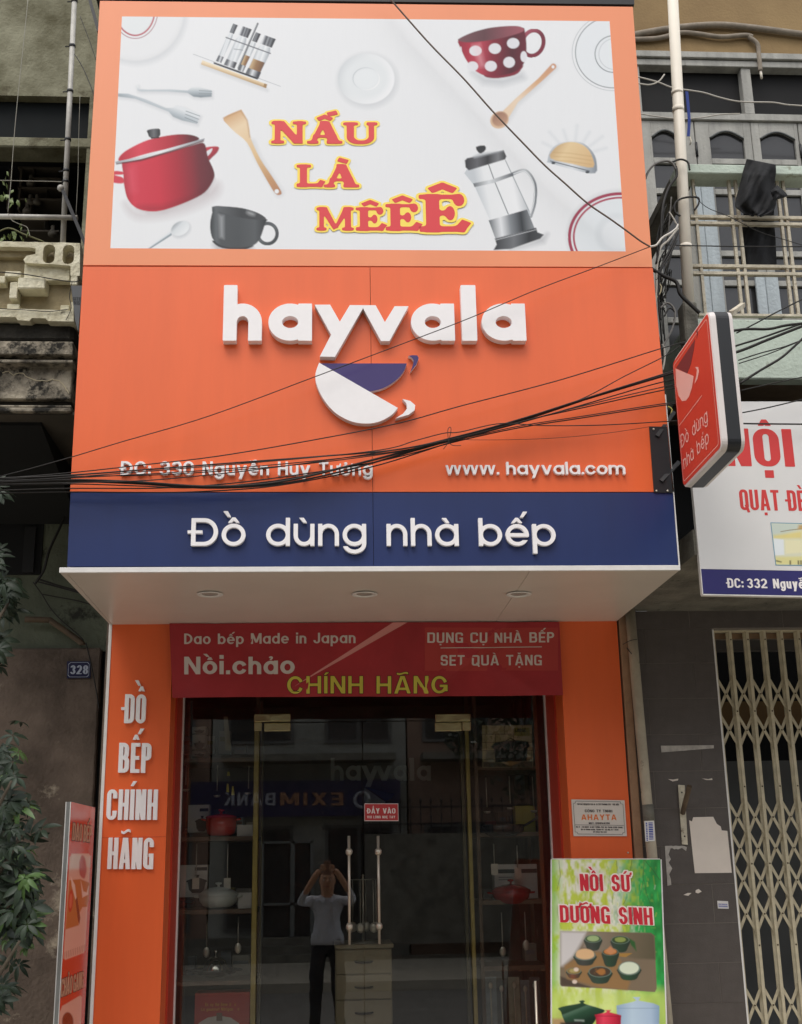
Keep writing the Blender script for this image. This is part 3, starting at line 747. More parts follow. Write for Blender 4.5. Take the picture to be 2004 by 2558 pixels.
    c = k(470, 1490); p.ell(c[0]+2, c[1]+3, 66*s1, 48*s1, '#9aa3ab', .5, 6, -28); p.ell(*c, 66*s1, 46*s1, lin(k(420, 1450), k(500, 1530), (0, '#7f8a92'), (.4, '#dce1e4'), (1, '#eef1f3')), 1, 1.5, -28)
    # dark cup
    p.poly(K([(700, 1600), (820, 1640), (960, 1620), (980, 1650), (720, 1650)]), '#8e9196', .6, 10)
    c = k(1070, 1525); p.ell(c[0], c[1], 66*s1, 70*s1, lin(k(1000, 1450), k(1140, 1600), (0, '#53585b'), (.5, '#6d7275'), (1, '#3c4043')), 1, None, 0, 24*s1)
    p.poly(K([(712, 1570), (960, 1600), (945, 1625), (880, 1640), (760, 1625), (705, 1595)]), '#484b4e', 1, 1.5, 3)
    p.poly(K([(706, 1336), (690, 1380), (676, 1450), (680, 1520), (700, 1570), (760, 1610), (860, 1622), (960, 1610), (1005, 1580), (1030, 1530), (1055, 1450), (1060, 1425), (900, 1400)]),
           lin(k(680, 0), k(1060, 0), (0, '#43474a'), (.1, '#6e7376'), (.18, '#5c6063'), (.5, '#585c5f'), (.8, '#63676a'), (1, '#3c4043')), 1, 1.4, 3)
    p.poly(K([(706, 1338), (760, 1336), (900, 1350), (1010, 1385), (1062, 1425), (1000, 1430), (860, 1410), (730, 1370)]), lin(k(720, 0), k(1060, 0), (0, '#6d7174'), (.5, '#4a4d50'), (1, '#57595c')), 1, 1.2, 3)
    p.poly(K([(735, 1395), (770, 1402), (770, 1560), (742, 1550)]), '#b4b8bb', .6, 5); p.ell(*k(955, 1386), 10, 4, '#c5c8ca', .6, 5, 20)
    # saucer in the middle
    c = q(208, 365); p.ell(c[0]+4, c[1]+5, 156*s2, 140*s2, '#aab1b6', .5, 13); p.ell(*c, 155*s2, 138*s2, lin(q(60, 300), q(360, 430), (0, '#d5dadd'), (.4, '#e8ebed'), (1, '#f4f5f7')), 1, 2)
    p.ell(*c, 128*s2, 112*s2, '#e6eaec', 1, 10); p.ell(*c, 72*s2, 60*s2, lin(q(140, 300), q(280, 420), (0, '#aeb6bb'), (.5, '#dfe3e6'), (1, '#ffffff')), .9, None, 0, 2.4); p.ell(*c, 64*s2, 54*s2, '#e9edef', 1, 5)
    # polka-dot cup
    p.poly(Q([(790, 330), (860, 365), (960, 370), (1060, 340), (1070, 360), (950, 395), (850, 385)]), '#9aa0a6', .6, 14)
    c = q(1120, 170); p.ell(c[0], c[1], 57*s2, 70*s2, lin(q(1080, 100), q(1180, 240), (0, '#b06070'), (.4, '#7c3546'), (1, '#8b3346')), 1, None, 18, 22*s2)
    p.poly(Q([(850, 330), (1050, 290), (1055, 315), (1020, 345), (930, 362), (870, 358), (850, 345)]), '#8c2f42', 1, 1.5, 3)
    p.poly(Q([(712, 150), (730, 210), (760, 270), (810, 325), (870, 348), (960, 345), (1040, 318), (1075, 270), (1085, 200), (1078, 120), (1060, 85), (960, 130), (800, 160)]),
           lin(q(720, 180), q(1080, 200), (0, '#9c2f45'), (.15, '#b53a50'), (.3, '#c04c5e'), (.5, '#8e2f42'), (.8, '#5c2834'), (1, '#742b3b')), 1, 1.5, 3)
    p.poly(Q([(712, 155), (730, 138), (800, 108), (900, 84), (1020, 76), (1066, 88), (1062, 108), (980, 135), (860, 158), (760, 166)]), lin(q(720, 0), q(1060, 0), (0, '#7f5a60'), (.4, '#6c4a50'), (1, '#a5616c')), 1, 1.3, 4)
    for (x, y, a, b) in ((806, 212, 34, 28), (912, 200, 34, 29), (1012, 171, 34, 29), (790, 297, 31, 27), (890, 296, 33, 29), (990, 275, 32, 30), (1070, 244, 18, 30)): p.ell(*q(x, y), a*s2, b*s2, '#e4e5e9', .97, 1.3)
    p.ell(*q(726, 205), 5*s2, 16*s2, '#e4e5e9', .9, 1.2); p.poly(Q([(790, 180), (830, 175), (860, 300), (830, 300)]), '#f0c9cf', .35, 7)
    # wooden spoon
    p.line(Q([(960, 590), (1030, 500), (1150, 400), (1236, 305)]), [60*s2, 28*s2, 24*s2, 32*s2], '#a4a6aa', .35, 8)
    p.line(Q([(975, 555), (1030, 485), (1160, 370), (1232, 298)]), [46*s2, 24*s2, 24*s2, 32*s2], lin(q(960, 590), q(1230, 300), (0, '#e6cfb4'), (.35, '#e8d6c0'), (.7, '#d8b08c'), (1, '#cfa184')), 1, 1.3)
    p.ell(*q(937, 590), 52*s2, 46*s2, '#dcc0a4', 1, 1.3, -30); p.ell(*q(940, 586), 44*s2, 38*s2, lin(q(920, 560), q(960, 630), (0, '#a98471'), (1, '#c9a58c')), 1, 2.5, -30); p.ell(*q(1230, 300), 8*s2, 9*s2, '#eceef0')
    # plate top right, red-rimmed plate bottom right
    c = q(1560, 220); p.ell(*c, 225*s2, 210*s2, '#9ba1a6', .6, None, 0, 1.6); p.ell(*c, 205*s2, 192*s2, '#e6eaed', 1, 2); p.ell(*c, 207*s2, 195*s2, '#8b9196', .95, None, 0, 2.2)
    p.ell(*q(1560, 230), 100*s2, 100*s2, '#878d92', .95, None, 0, 2.3); p.ell(*q(1565, 230), 84*s2, 84*s2, '#aab0b5', .5, None, 0, 2)
    c = q(1600, 1230); p.ell(c[0]+2, c[1]-2, 292*s2, 246*s2, '#b0b4b8', .5, 10); p.ell(*c, 286*s2, 242*s2, '#e3e6e9'); p.ell(*c, 280*s2, 236*s2, '#a8485f', 1, None, 0, 7.5); p.ell(*c, 256*s2, 214*s2, '#b04a60', 1, None, 0, 4.8); p.ell(*c, 249*s2, 207*s2, '#e3e8eb', 1, 2)
    p.ell(*q(1580, 1215), 110*s2, 105*s2, '#cbd1d5', .6, 9); p.ell(*q(1590, 1215), 100*s2, 95*s2, '#e4e8eb', 1, 9)
    # toast rack
    for a in range(7): t = R(150-a*22); p.line([q(1340+math.cos(t)*110, 790-math.sin(t)*80), q(1340+math.cos(t)*(190+20*(a % 2)), 790-math.sin(t)*(150+20*(a % 2)))], 3, '#a9b4bc', .28, 6)
    p.poly(Q([(1200, 815), (1215, 760), (1260, 720), (1330, 706), (1400, 720), (1450, 770), (1468, 820), (1460, 882), (1350, 865), (1210, 825)]), lin(q(1200, 0), q(1470, 0), (0, '#b9c0c7'), (.5, '#dfe3e7'), (1, '#8f979f')), 1, 1.4, 3)
    p.poly(Q([(1216, 800), (1240, 745), (1290, 716), (1350, 712), (1405, 735), (1440, 780), (1450, 850), (1340, 832)]), lin(q(1240, 720), q(1440, 850), (0, '#c8a97e'), (.3, '#e6cfa6'), (1, '#d9b98c')), 1, 1.4, 3)
    for a in range(3): p.line(Q([(1235, 768+a*22), (1320, 772+a*22), (1440, 790+a*22)]), 1.5, '#c2a072', .5, 2)
    p.line(Q([(1216, 815), (1430, 870)]), 2.4, '#6f767d'); p.ell(*q(1232, 826), 5, 3, '#4c5258'); p.ell(*q(1418, 876), 5, 3, '#4c5258')
    # coffee press
    p.poly(Q([(1100, 1270), (1200, 1215), (1180, 1260), (1000, 1300)]), '#8f9398', .55, 10)
    p.line([(v.x, v.y) for v in catmull([(*q(1010, 885), 0), (*q(1080, 868), 0), (*q(1130, 940), 0), (*q(1130, 1040), 0), (*q(1108, 1118), 0)], 8)], 8*s2*2.2, lin(q(1010, 0), q(1140, 0), (0, '#8b9095'), (.5, '#c9cdd0'), (1, '#7e8388')))
    p.line([(v.x, v.y) for v in catmull([(*q(1015, 885), 0), (*q(1078, 872), 0), (*q(1124, 940), 0), (*q(1126, 1036), 0), (*q(1104, 1112), 0)], 8)], 2, '#e9ecee')
    p.poly(Q([(765, 850), (970, 800), (1110, 1110), (890, 1150), (800, 950), (745, 882)]), lin(q(800, 900), q(1060, 850), (0, '#c5cbd0'), (.2, '#e8ebed'), (.75, '#eef0f2'), (1, '#b4babf')), .9)
    p.line(Q([(878, 835), (912, 930), (985, 1105)]), 2.4, '#80868b'); p.line(Q([(970, 812), (1100, 1090)]), 2.2, '#a3a9ae')
    p.poly(Q([(793, 938), (900, 915), (1008, 878), (1014, 896), (905, 935), (800, 958)]), lin(q(793, 0), q(1010, 0), (0, '#6f7479'), (.4, '#d8dcdf'), (1, '#6a6f74')))
    p.poly(Q([(748, 812), (760, 800), (960, 756), (975, 790), (968, 806), (770, 866), (752, 850)]), lin(q(748, 0), q(975, 0), (0, '#3b3c3f'), (.3, '#6d6e72'), (.55, '#3f4043'), (.8, '#85878a'), (1, '#3a3b3e')), 1, 1.4)
    p.poly(Q([(790, 790), (830, 770), (900, 765), (940, 762), (960, 760), (800, 800)]), '#b9bec2', .7, 3); p.poly(Q([(808, 738), (855, 730), (862, 752), (840, 772), (822, 768)]), '#3c3e41', 1, 1.3, 2)
    p.poly(Q([(878, 1140), (1088, 1080), (1130, 1185), (915, 1240)]), lin(q(880, 1140), q(1130, 1110), (0, '#6e7378'), (.25, '#e2e5e8'), (.45, '#8d9297'), (.7, '#3f4347'), (1, '#9fa4a8')))
    p.poly(Q([(912, 1240), (1138, 1180), (1145, 1205), (1180, 1218), (1160, 1240), (1000, 1296), (905, 1302), (922, 1272)]), lin(q(905, 0), q(1180, 0), (0, '#3b3d40'), (.4, '#7b7e82'), (.7, '#3c3e41'), (1, '#56595c')), 1, 1.4)
    p.line(Q([(915, 1248), (1140, 1190)]), 1.6, '#c3c6c9')

def paint_pots(p):
    k = lambda x, y, sc=320/1669.: (1360+x*sc, 2140+y*sc)
    K = lambda L: [k(x, y) for x, y in L]
    s = 320/1669.
    X, Y = p.X, p.Y; ex = (X-1360)/s; ey = (Y-2140)/s
    n1 = fnoise(X, Y*.45, 9, 1); n2 = fnoise(X, Y*.6, 4.5, 2); n3 = fnoise(X, Y*.35, 18, 3)
    g = np.clip((ex-700)/800+.25*(n1-.5), 0, 1)
    A = np.array(srgb('#c9d65a')); B = np.array(srgb('#eceadb')); Cc = np.array(srgb('#3fa857')); D = np.array(srgb('#8cc63e'))
    m = np.clip((n3*.6+n1*.5+n2*.3-.55)*3, 0, 1)[:, None]
    c = A*(1-m)+B*m
    g2 = np.clip(g*1.7-.35+.5*(n2-.5), 0, 1)[:, None]
    c = c*(1-g2)+(Cc*(.65+.6*n1[:, None]))*g2
    lf = np.clip(1-(ex-100)/140+.5*(n1-.5), 0, 1)[:, None]; c = c*(1-lf*.8)+D*lf*.8
    lo = np.clip((ey-1650)/150, 0, 1)[:, None]; L = np.array(srgb('#cfe07a')); c = c*(1-lo*.8)+(L*(.8+.3*n3[:, None]))*lo*.8
    p.c[:] = c
    rs = np.random.RandomState(5)
    for a in range(60):
        x = rs.uniform(120, 1480); y = rs.uniform(60, 900); l = rs.uniform(40, 130)
        p.line([k(x, y), k(x+rs.uniform(-18, 18), y+l)], rs.uniform(1, 2.6), rs.choice(['#e3e26c', '#9ac73f', '#f2efe2', '#6dbb4b', '#c0b83a']), .55, 2)
    for br in ([(1300, 40), (1290, 260), (1330, 480), (1390, 640)], [(1310, 50), (1420, 180), (1500, 300)], [(1290, 300), (1250, 500)], [(190, 50), (210, 250), (170, 420)], [(940, 60), (950, 180)], [(1140, 50), (1120, 200)], [(900, 480), (880, 600)], [(1080, 520), (1030, 620)]):
        p.line(K(br), 1.1, '#4d4a35', .75)
    # photograph of the bowls
    p.poly(K([(205, 968), (1390, 995), (1435, 1030), (1465, 1720), (1440, 1765), (830, 1720), (230, 1690), (205, 1660)]), '#8a7a66')
    clip = lambda X_, Y_: np.maximum(np.maximum(k(206, 0)[0]-X_, X_-k(1450, 0)[0]), np.maximum(k(0, 975)[1]-Y_, Y_-k(0, 1755)[1]))
    p.poly(K([(206, 970), (560, 976), (470, 1150), (380, 1300), (250, 1420), (206, 1420)]), '#d9d4d2', 1, 6)
    p.poly(K([(560, 976), (1390, 997), (1430, 1030), (1450, 1340), (1180, 1330), (700, 1240), (500, 1180)]), lin(k(560, 1000), k(1440, 1200), (0, '#9d8f80'), (.5, '#857762'), (1, '#6d6450')), 1, 3)
    p.poly(K([(210, 1560), (330, 1600), (600, 1700), (600, 1705), (215, 1680)]), '#5f5348', 1, 3)
    p.poly(K([(260, 1420), (480, 1290), (700, 1240), (980, 1320), (1060, 1500), (1120, 1640), (1080, 1740), (700, 1700), (300, 1590)]), '#a07f57', 1, 4)
    def bowl(x, y, rx, ry, h, out, inn, food, fs=.8):
        p.poly(K([(x-rx, y), (x-rx*.86, y+h*.6), (x-rx*.5, y+h), (x+rx*.5, y+h), (x+rx*.86, y+h*.6), (x+rx, y)]), lin(k(x-rx, 0), k(x+rx, 0), (0, '#4c5148'), (.4, out), (1, '#39453a')), 1, 1.2, 3)
        p.ell(*k(x, y), rx*s, ry*s, '#7d8f83', 1, 1); p.ell(*k(x, y), rx*.92*s, ry*.88*s, inn, 1, 1); p.ell(*k(x, y-(4 if fs < 1 else 30)), rx*fs*s, ry*fs*s*(1 if fs < 1 else 1.05), food, 1, 1.4)
        for a in range(10): p.ell(*k(x+rs.uniform(-.5, .5)*rx, y-4+rs.uniform(-.5, .5)*ry), 1.6, 1.2, food, .5, 1.4)
    p.poly(K([(950, 1260), (1150, 1256), (1060, 1310), (980, 1300)]), '#b08a4d'); p.poly(K([(1100, 1060), (1180, 1110), (1200, 1230), (1130, 1150)]), '#3f6b3c', 1, 2)
    bowl(635, 1070, 110, 52, 150, '#51564f', '#5a6a4c', '#a9bd8a', .7); bowl(990, 1085, 118, 54, 155, '#3e5340', '#4b5b3c', '#9ba860', .6)
    bowl(530, 1285, 140, 66, 130, '#565650', '#777777', '#e3bd92', .86); p.ell(*k(530, 1262), 116*s, 62*s, '#e3bd92', 1, 1.5)
    bowl(860, 1240, 105, 50, 190, '#3f5642', '#5a4a33', '#c98a55', .8); p.poly(K([(800, 1225), (860, 1165), (930, 1235), (860, 1275)]), '#d0956a', 1, 2)
    bowl(385, 1490, 95, 42, 95, '#8b5a45', '#99804f', '#b7a872', .6); bowl(725, 1500, 150, 72, 150, '#46594b', '#5b4c3e', '#a5733f', .35); p.ell(*k(745, 1500), 50*s, 42*s, '#b07c48', 1, 2)
    bowl(1105, 1455, 145, 90, 150, '#3c5b43', '#3f5b43', '#dfe6cf', .88)
    for c in ((415, 1470), (395, 1630)): p.ell(*k(*c), 32*s, 26*s, '#e2cfc2', 1, 1.5)
    # pots at the foot
    p.poly(K([(150, 2010), (400, 2040), (1500, 2060), (1500, 2300), (100, 2300), (100, 2120)]), '#b4c06a', .5, 8); p.poly(K([(100, 2110), (330, 2110), (500, 2300), (100, 2300)]), '#b98c73', .8, 4)
    p.poly(K([(180, 1980), (250, 1950), (420, 1920), (470, 1905), (452, 1885), (500, 1870), (528, 1885), (515, 1910), (620, 1945), (720, 1975), (790, 2010), (700, 2080), (640, 2170), (560, 2220), (330, 2220), (250, 2120), (215, 2020)]), lin(k(300, 1900), k(420, 2200), (0, '#46624b'), (.35, '#2f4a36'), (.42, '#5d7a66'), (.6, '#385a44'), (1, '#22382b')), 1, 1.3, 3)
    p.poly(K([(940, 1940), (1160, 1890), (1200, 1872), (1150, 1830), (1250, 1828), (1230, 1875), (1420, 1910), (1500, 1945), (1495, 2300), (960, 2300)]), lin(k(950, 0), k(1500, 0), (0, '#9fb6ce'), (.35, '#c3d5e4'), (.8, '#b5c8dc'), (1, '#93abc5')), 1, 1.3); p.line(K([(950, 1975), (1490, 1975)]), 1.6, '#8fa6be', .8)
    p.poly(K([(655, 2060), (780, 2035), (815, 2020), (795, 2000), (870, 1998), (850, 2025), (900, 2040), (1000, 2065), (1000, 2100), (990, 2300), (680, 2300), (670, 2090)]), lin(k(670, 0), k(1000, 0), (0, '#b82b45'), (.3, '#e8506a'), (.7, '#d03851'), (1, '#a8243d')), 1, 1.3); p.line(K([(660, 2075), (1000, 2080)]), 1.6, '#a02339', .8)
    p.poly(K([(390, 2120), (520, 2125), (520, 2150), (395, 2145)]), '#a9b5ac', .7, 2); p.poly(K([(210, 2160), (480, 2150), (480, 2300), (210, 2300)]), '#3a3333', .9, 3)

def paint_knife(p):
    """long standing box: rounded picture of a knife and cutting board; u, v are fractions of the face"""
    X, Y = p.u, p.v
# ================================================================ materials of the place
M_ORANGE = mat('orange_panel', '#ee6933', .40, n=.085, ns=4.5, coat=.12, n2=('#c4522f', 13, .72), streak=True, bump=.04, bs=3)
M_ORANGE_SHEEN = mat('sheen_orange_border', '#f09468', .42, n=.06, ns=2.0, streak=True, n2=('#b9623f', 9, .74))  # orange made paler, the sky's sheen put into the colour
M_BLUE = mat('blue_panel', '#1e3064', .38, n=.16, ns=4, coat=.12, streak=True, bump=.04, bs=3)
M_LETTER = mat('white_letter_face', '#f5f2f2', .45, n=.03, ns=20)
M_LSIDE = mat('letter_side', '#d9d2cf', .5, n=.1, ns=30, n2=('#8d8178', 40, .68))
M_PURPLE = mat('purple_vinyl', '#3d2f6b', .3)
M_SOFFIT = mat('soffit_panel', '#d6cbc0', .34, n=.07, ns=2.5, n2=('#b5a99c', 6, .70))
M_TRIM = mat('white_trim', '#e6e3df', .4, n=.1, ns=12)
M_GOLD = mat('gold_frame', '#b19a52', .38, .35, n=.15, ns=20)
M_STEEL = mat('brushed_steel', '#cfc8b8', .38, .55, n=.1, ns=40)
M_CHROME = mat('polished_fitting', '#d6cf9f', .14, .7, bump=.9, bs=10)
M_BLACK = mat('black_iron', '#15161a', .5, n=.2, ns=20)
M_CABLE = mat('black_cable', '#17130f', .6)
M_REDDARK = mat('red_reveal', '#b8371f', .5, n=.08, ns=8)
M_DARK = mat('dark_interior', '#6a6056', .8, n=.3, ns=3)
M_WHITEBOX = mat('white_carton', '#cfcbc2', .6, n=.05, ns=15)
M_WOOD = mat('shelf_wood', '#6a523a', .5, n=.3, ns=10, streak=True)
# wall materials (old, stained)
M_KHAKI = mat('stained_khaki_plaster', '#8a8872', .9, n=.3, ns=3.0, bump=.5, bs=50, col2='#545039', n2=('#4a4330', 2.6, .55))
M_GREENWALL = mat('damp_green_plaster', '#6a6f5d', .9, n=.5, ns=3.2, bump=.5, bs=40, col2='#43473a', n2=('#2d2e26', 5, .58))
M_BROWNWALL = mat('brown_render', '#75665a', .92, n=.35, ns=2.6, bump=.7, bs=40, col2='#483d34', n2=('#a59986', 3.4, .60))
M_CREAM = mat('cream_relief_plaster', '#e8e4cc', .85, n=.35, ns=7, bump=.9, bs=38, col2='#bdb69a', n2=('#676150', 9, .62))
M_MOULD = mat('mouldy_moulding', '#a9a08e', .9, n=.3, ns=7, bump=1.0, bs=40, col2='#433d34', n2=('#23211c', 9, .49))
M_SOOT = mat('black_mould', '#3d3a33', .95, n=.5, ns=9, bump=1.0, bs=40, col2='#171613', n2=('#8a8574', 18, .64))
M_OCHRE = mat('ochre_wall', '#977f58', .9, n=.4, ns=1.4, bump=.25, bs=50, col2='#7b6444')
M_GREYWOOD = mat('weathered_grey_paint', '#aaa9a2', .7, n=.35, ns=9, bump=.3, bs=45, streak=True, n2=('#66635c', 14, .61))
M_MINT = mat('peeling_mint_paint', '#c3d0c2', .8, n=.18, ns=5, bump=.4, bs=45, n2=('#78765f', 7, .59))
M_CONC = mat('weathered_concrete', '#77746a', .92, n=.5, ns=5, bump=.6, bs=50, n2=('#33332a', 8, .58))
M_RUST = mat('flaking_cream_iron', '#cdc4af', .7, n=.25, ns=18, n2=('#5f4a38', 13, .57), bump=.5, bs=60)
M_TILE = mat('slate_tile', '#57504c', .45, n=.18, ns=14, bump=.15, bs=120)
M_GROUT = mat('tile_grout', '#7b746b', .9)
M_GATE = mat('beige_gate_enamel', '#cbc0a4', .5, n=.25, ns=12, n2=('#5d4a37', 25, .66))
M_PVC = mat('cream_pipe', '#e6dece', .45, n=.12, ns=5, n2=('#8b7f6b', 7, .68), streak=True)
M_GALV = mat('galvanised_pipe', '#b9b6ae', .5, .1, n=.3, ns=14)
M_GLASSDK = mat('dark_window_pane', '#39393a', .12, n=.1, ns=3)
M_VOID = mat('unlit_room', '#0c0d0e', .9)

YF = -1.36          # plane of the sign boards, over the pavement
def F(px, py): return at(px, py, YF)
def quadslab(name, pts, m, parent, th=.02, Y=YF, back=None, b=0):
    """flat board whose four corners (bl, br, tr, tl) were measured on plane Y"""
    P = [at(x, y, Y) for x, y in pts]; mb = MB(); mb.slab(*P, (0, th, 0)); return mb.build(name, m, parent)

# ================================================================ ground, street and sky-side setting
def ground():
    g = bpy.data.objects
    box('ground', (-160, -200, RZ-.5), (160, 120, RZ-.18), mat('earth', '#5d564b', .95, n=.3, ns=.5))['kind'] = 'structure'
    box('road', (-90, -13.5, RZ-.17), (90, -6.4, RZ), mat('asphalt', '#6c6964', .9, n=.3, ns=3, bump=.5, bs=120))['kind'] = 'structure'
    box('pavement', (-60, -6.24, RZ-.17), (60, 14, GZ), mat('pavement_concrete', '#a69f90', .9, n=.2, ns=2, bump=.3, bs=70))['kind'] = 'structure'
    box('kerb', (-60, -6.4, RZ-.17), (60, -6.24, GZ+.004), mat('kerb_stone', '#8b877d', .85, n=.3, ns=5), b=.02)['kind'] = 'structure'
    box('far_pavement', (-60, -29.0, RZ-.17), (60, -13.5, GZ), mat('pavement_concrete', '#a69f90'))['kind'] = 'structure'
ground()

# ================================================================ the shop
shop = empty('shop_building', (.25, 0, 0), 'narrow kitchenware shop with orange pillars and dark glass front under the signs', 'shop')
YG = .55; FZ = GZ+.12
zs0 = F(900, 1427).z; zs1 = at(900, 1556, 0).z
xl = at(275, 1557, 0).x; xr = at(1541, 1556, 0).x
box('side_wall', (xl-.02, .02, GZ), (xl+.06, 5.0, 9.5), M_BROWNWALL, shop)
box('side_wall', (xr-.06, .02, GZ), (xr+.01, 5.0, 9.5), M_BROWNWALL, shop)
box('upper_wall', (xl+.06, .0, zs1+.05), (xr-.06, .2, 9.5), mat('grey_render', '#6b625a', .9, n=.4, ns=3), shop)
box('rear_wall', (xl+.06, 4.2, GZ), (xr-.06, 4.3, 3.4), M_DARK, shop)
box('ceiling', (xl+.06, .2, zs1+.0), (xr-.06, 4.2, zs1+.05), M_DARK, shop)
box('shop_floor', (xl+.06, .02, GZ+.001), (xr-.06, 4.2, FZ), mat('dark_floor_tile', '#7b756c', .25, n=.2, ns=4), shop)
# pillars: outer white edge, orange front, red reveals
p1 = at(281, 1557, 0).x; p2 = at(423, 1858, 0).x; p3 = at(1412, 1858, 0).x
pil = box('pillar', (p1, 0, GZ), (p2, YG+.05, zs1), M_ORANGE, shop)
pil['label'] = 'orange pillar with white lettering'
box('edge_trim', (xl-.004, -.006, GZ), (p1-.0005, .03, zs1), M_TRIM, shop)
box('pillar_joint', (p1, -.0012, at(300, 2092, 0).z-.001), (p2, .001, at(300, 2092, 0).z+.001), M_REDDARK, pil)
pir = box('pillar', (p3, 0, GZ), (xr-.0, YG+.05, zs1), M_ORANGE, shop); pir['label'] = 'orange pillar with the company plaque'
for s, x in ((1, p2), (-1, p3)):
    box('reveal', (min(x, x+s*.012), .24, FZ), (max(x, x+s*.012), YG+.02, zs1-.002), M_REDDARK, shop)
    box('glazing_bead', (min(x+s*.012, x+s*.022), YG-.02, FZ), (max(x+s*.012, x+s*.022), YG+.02, zs1-.004), M_TRIM, shop)
# lettering down the left pillar
CONDS = style(w=.158, h=.122, cw=.385, r=.19, sp=.055, mw=.25, mh=.17, mt=.10, mg=.11, aw=1.1, ew=.86)
k9 = lambda x, y: (240+x*200/855., 1690+y*200/855.)
for s, a, b, hp in (('ĐỒ', (303, 500), (530, 503), 308), ('BẾP', (240, 1028), (586, 1032), 318), ('CHÍNH', (112, 1532), (655, 1532), 325), ('HÃNG', (124, 2056), (612, 2058), 335)):
    text(s, CONDS, k9(*a), k9(*b), hp*200/855., -.001, .018, [M_LETTER, M_LETTER], pil)
# company plaque
pq = empty('company_plaque', at(1494, 2040, -.012), 'white company plaque with orange company name on right orange pillar', 'plaque')
kp = lambda x, y: (1400+x*220/1708., 1980+y*220/1708.)
M_PLQ = mat('plaque_white', '#d8cfc6', .35, n=.03, ns=10); M_INK = mat('dark_print', '#4a4444', .6)
quadslab('plate', [kp(258, 845), kp(1292, 845), kp(1244, 148), kp(214, 132)], M_PLQ, pq, .008, -.010)
for L in ([(300, 165), (1165, 178)], [(1165, 178), (1170, 215), (1215, 225)], [(1215, 225), (1250, 770)], [(1250, 770), (1212, 780), (1205, 812)], [(1205, 812), (340, 802)], [(340, 802), (330, 770), (288, 762)], [(288, 762), (252, 210)], [(252, 210), (290, 202), (300, 165)], [(285, 625), (1232, 636)]):
    if len(L) == 2 and L == [(300, 165), (1165, 178)]: rule = MB()
    for a, b in zip(L, L[1:]):
        pa, pb = [at(*kp(*q), -.0115) for q in (a, b)]; d = (pb-pa).normalized(); nn = Vector((-d.z, 0, d.x))*.0011
        rule.quad(pa-nn, pb-nn, pb+nn, pa+nn)
rule.build('printed_border', M_INK, pq)
SM = style(w=.17, h=.15, cw=.62, sp=.13)
def ptxt(s, S, a, b, hp, m, nm, Y=-.0105): return text(s, S, kp(*a), kp(*b), hp*220/1708., Y, .0015, m, pq, join=nm)
ptxt('SỞ KẾ HOẠCH VÀ ĐẦU TƯ THÀNH PHỐ HÀ NỘI', style(SM, w=.2, sp=.1), (330, 240), (1135, 248), 34, M_INK, 'printed_heading')
ptxt('CÔNG TY TNHH', SM, (478, 380), (1008, 384), 52, M_INK, 'printed_line')
ptxt('AHAYTA', style(w=.2, h=.18, cw=.75, sp=.2), (410, 530), (1090, 532), 108, mat('orange_print', '#e07a3c', .5), 'company_name')
ptxt('MST: 0109144296', style(SM, w=.2), (553, 612), (960, 614), 38, M_INK, 'printed_number')
ptxt('ĐC: SỐ 330 NGUYỄN HUY TƯỞNG, PHƯỜNG THANH XUÂN TRUNG,', style(SM, w=.19), (305, 680), (1215, 690), 30, M_INK, 'printed_address')
ptxt('QUẬN THANH XUÂN, THÀNH PHỐ HÀ NỘI, VIỆT NAM', style(SM, w=.19), (400, 728), (1125, 735), 28, M_INK, 'printed_address')
ptxt('ĐT: 0922 983 083', style(SM, w=.19), (640, 776), (900, 778), 28, M_INK, 'printed_phone')
mb = MB(); mb.lathe([(0, 0), (.006, 0), (.004, .004), (0, .005)], (0, 0, 0), 12)
scr = mb.build('pillar_screw', M_STEEL, pir); scr.rotation_euler = (R(90), 0, 0); scr.location = at(1569, 2130, -.001)-world_loc(pir)

# ---- glass front
M_GLASS = glass_mat('shop_glass', refl=1.95, tint=(.97, .98, .97), ior=1.52)
gx0, gx1 = p2+.022, p3-.022
dl = at(650, 1840, YG).x; dr = at(1160, 1840, YG).x; dm = at(907, 2100, YG).x; dz = at(900, 1804, YG).z
gz1 = zs1-.002
box('window_pane', (gx0, YG-.005, FZ+.03), (dl-.004, YG+.005, gz1), M_GLASS, shop)
box('window_pane', (dr+.004, YG-.005, FZ+.03), (gx1, YG+.005, gz1), M_GLASS, shop)
box('transom_pane', (dl, YG-.005, dz+.006), (dr, YG+.005, gz1), M_GLASS, shop)
fx0 = at(635, 1840, YG).x; fx1 = at(1172, 1840, YG).x
box('frame_post', (fx0, YG+.008, FZ), (dl-.004, YG+.06, dz), M_GOLD, shop, .003)
box('frame_post', (dr+.004, YG+.008, FZ), (fx1, YG+.06, dz), M_GOLD, shop, .003)
box('frame_post', (dl+.012, YG+.03, FZ), (dl+.022, YG+.09, dz), mat('dark_gold', '#4d4322', .5), shop)
box('frame_post', (dr-.026, YG+.03, FZ), (dr-.008, YG+.09, dz), mat('dark_gold', '#4d4322', .5), shop)
def patch(px0, py0, px1, py1, name, par, notch=None):
    a = at(px0, py1, YG-.012); b = at(px1, py0, YG-.012)
    return box(name, (a.x, YG-.018, a.z), (b.x, YG+.018, b.z), M_CHROME, par, .004)
doors = []
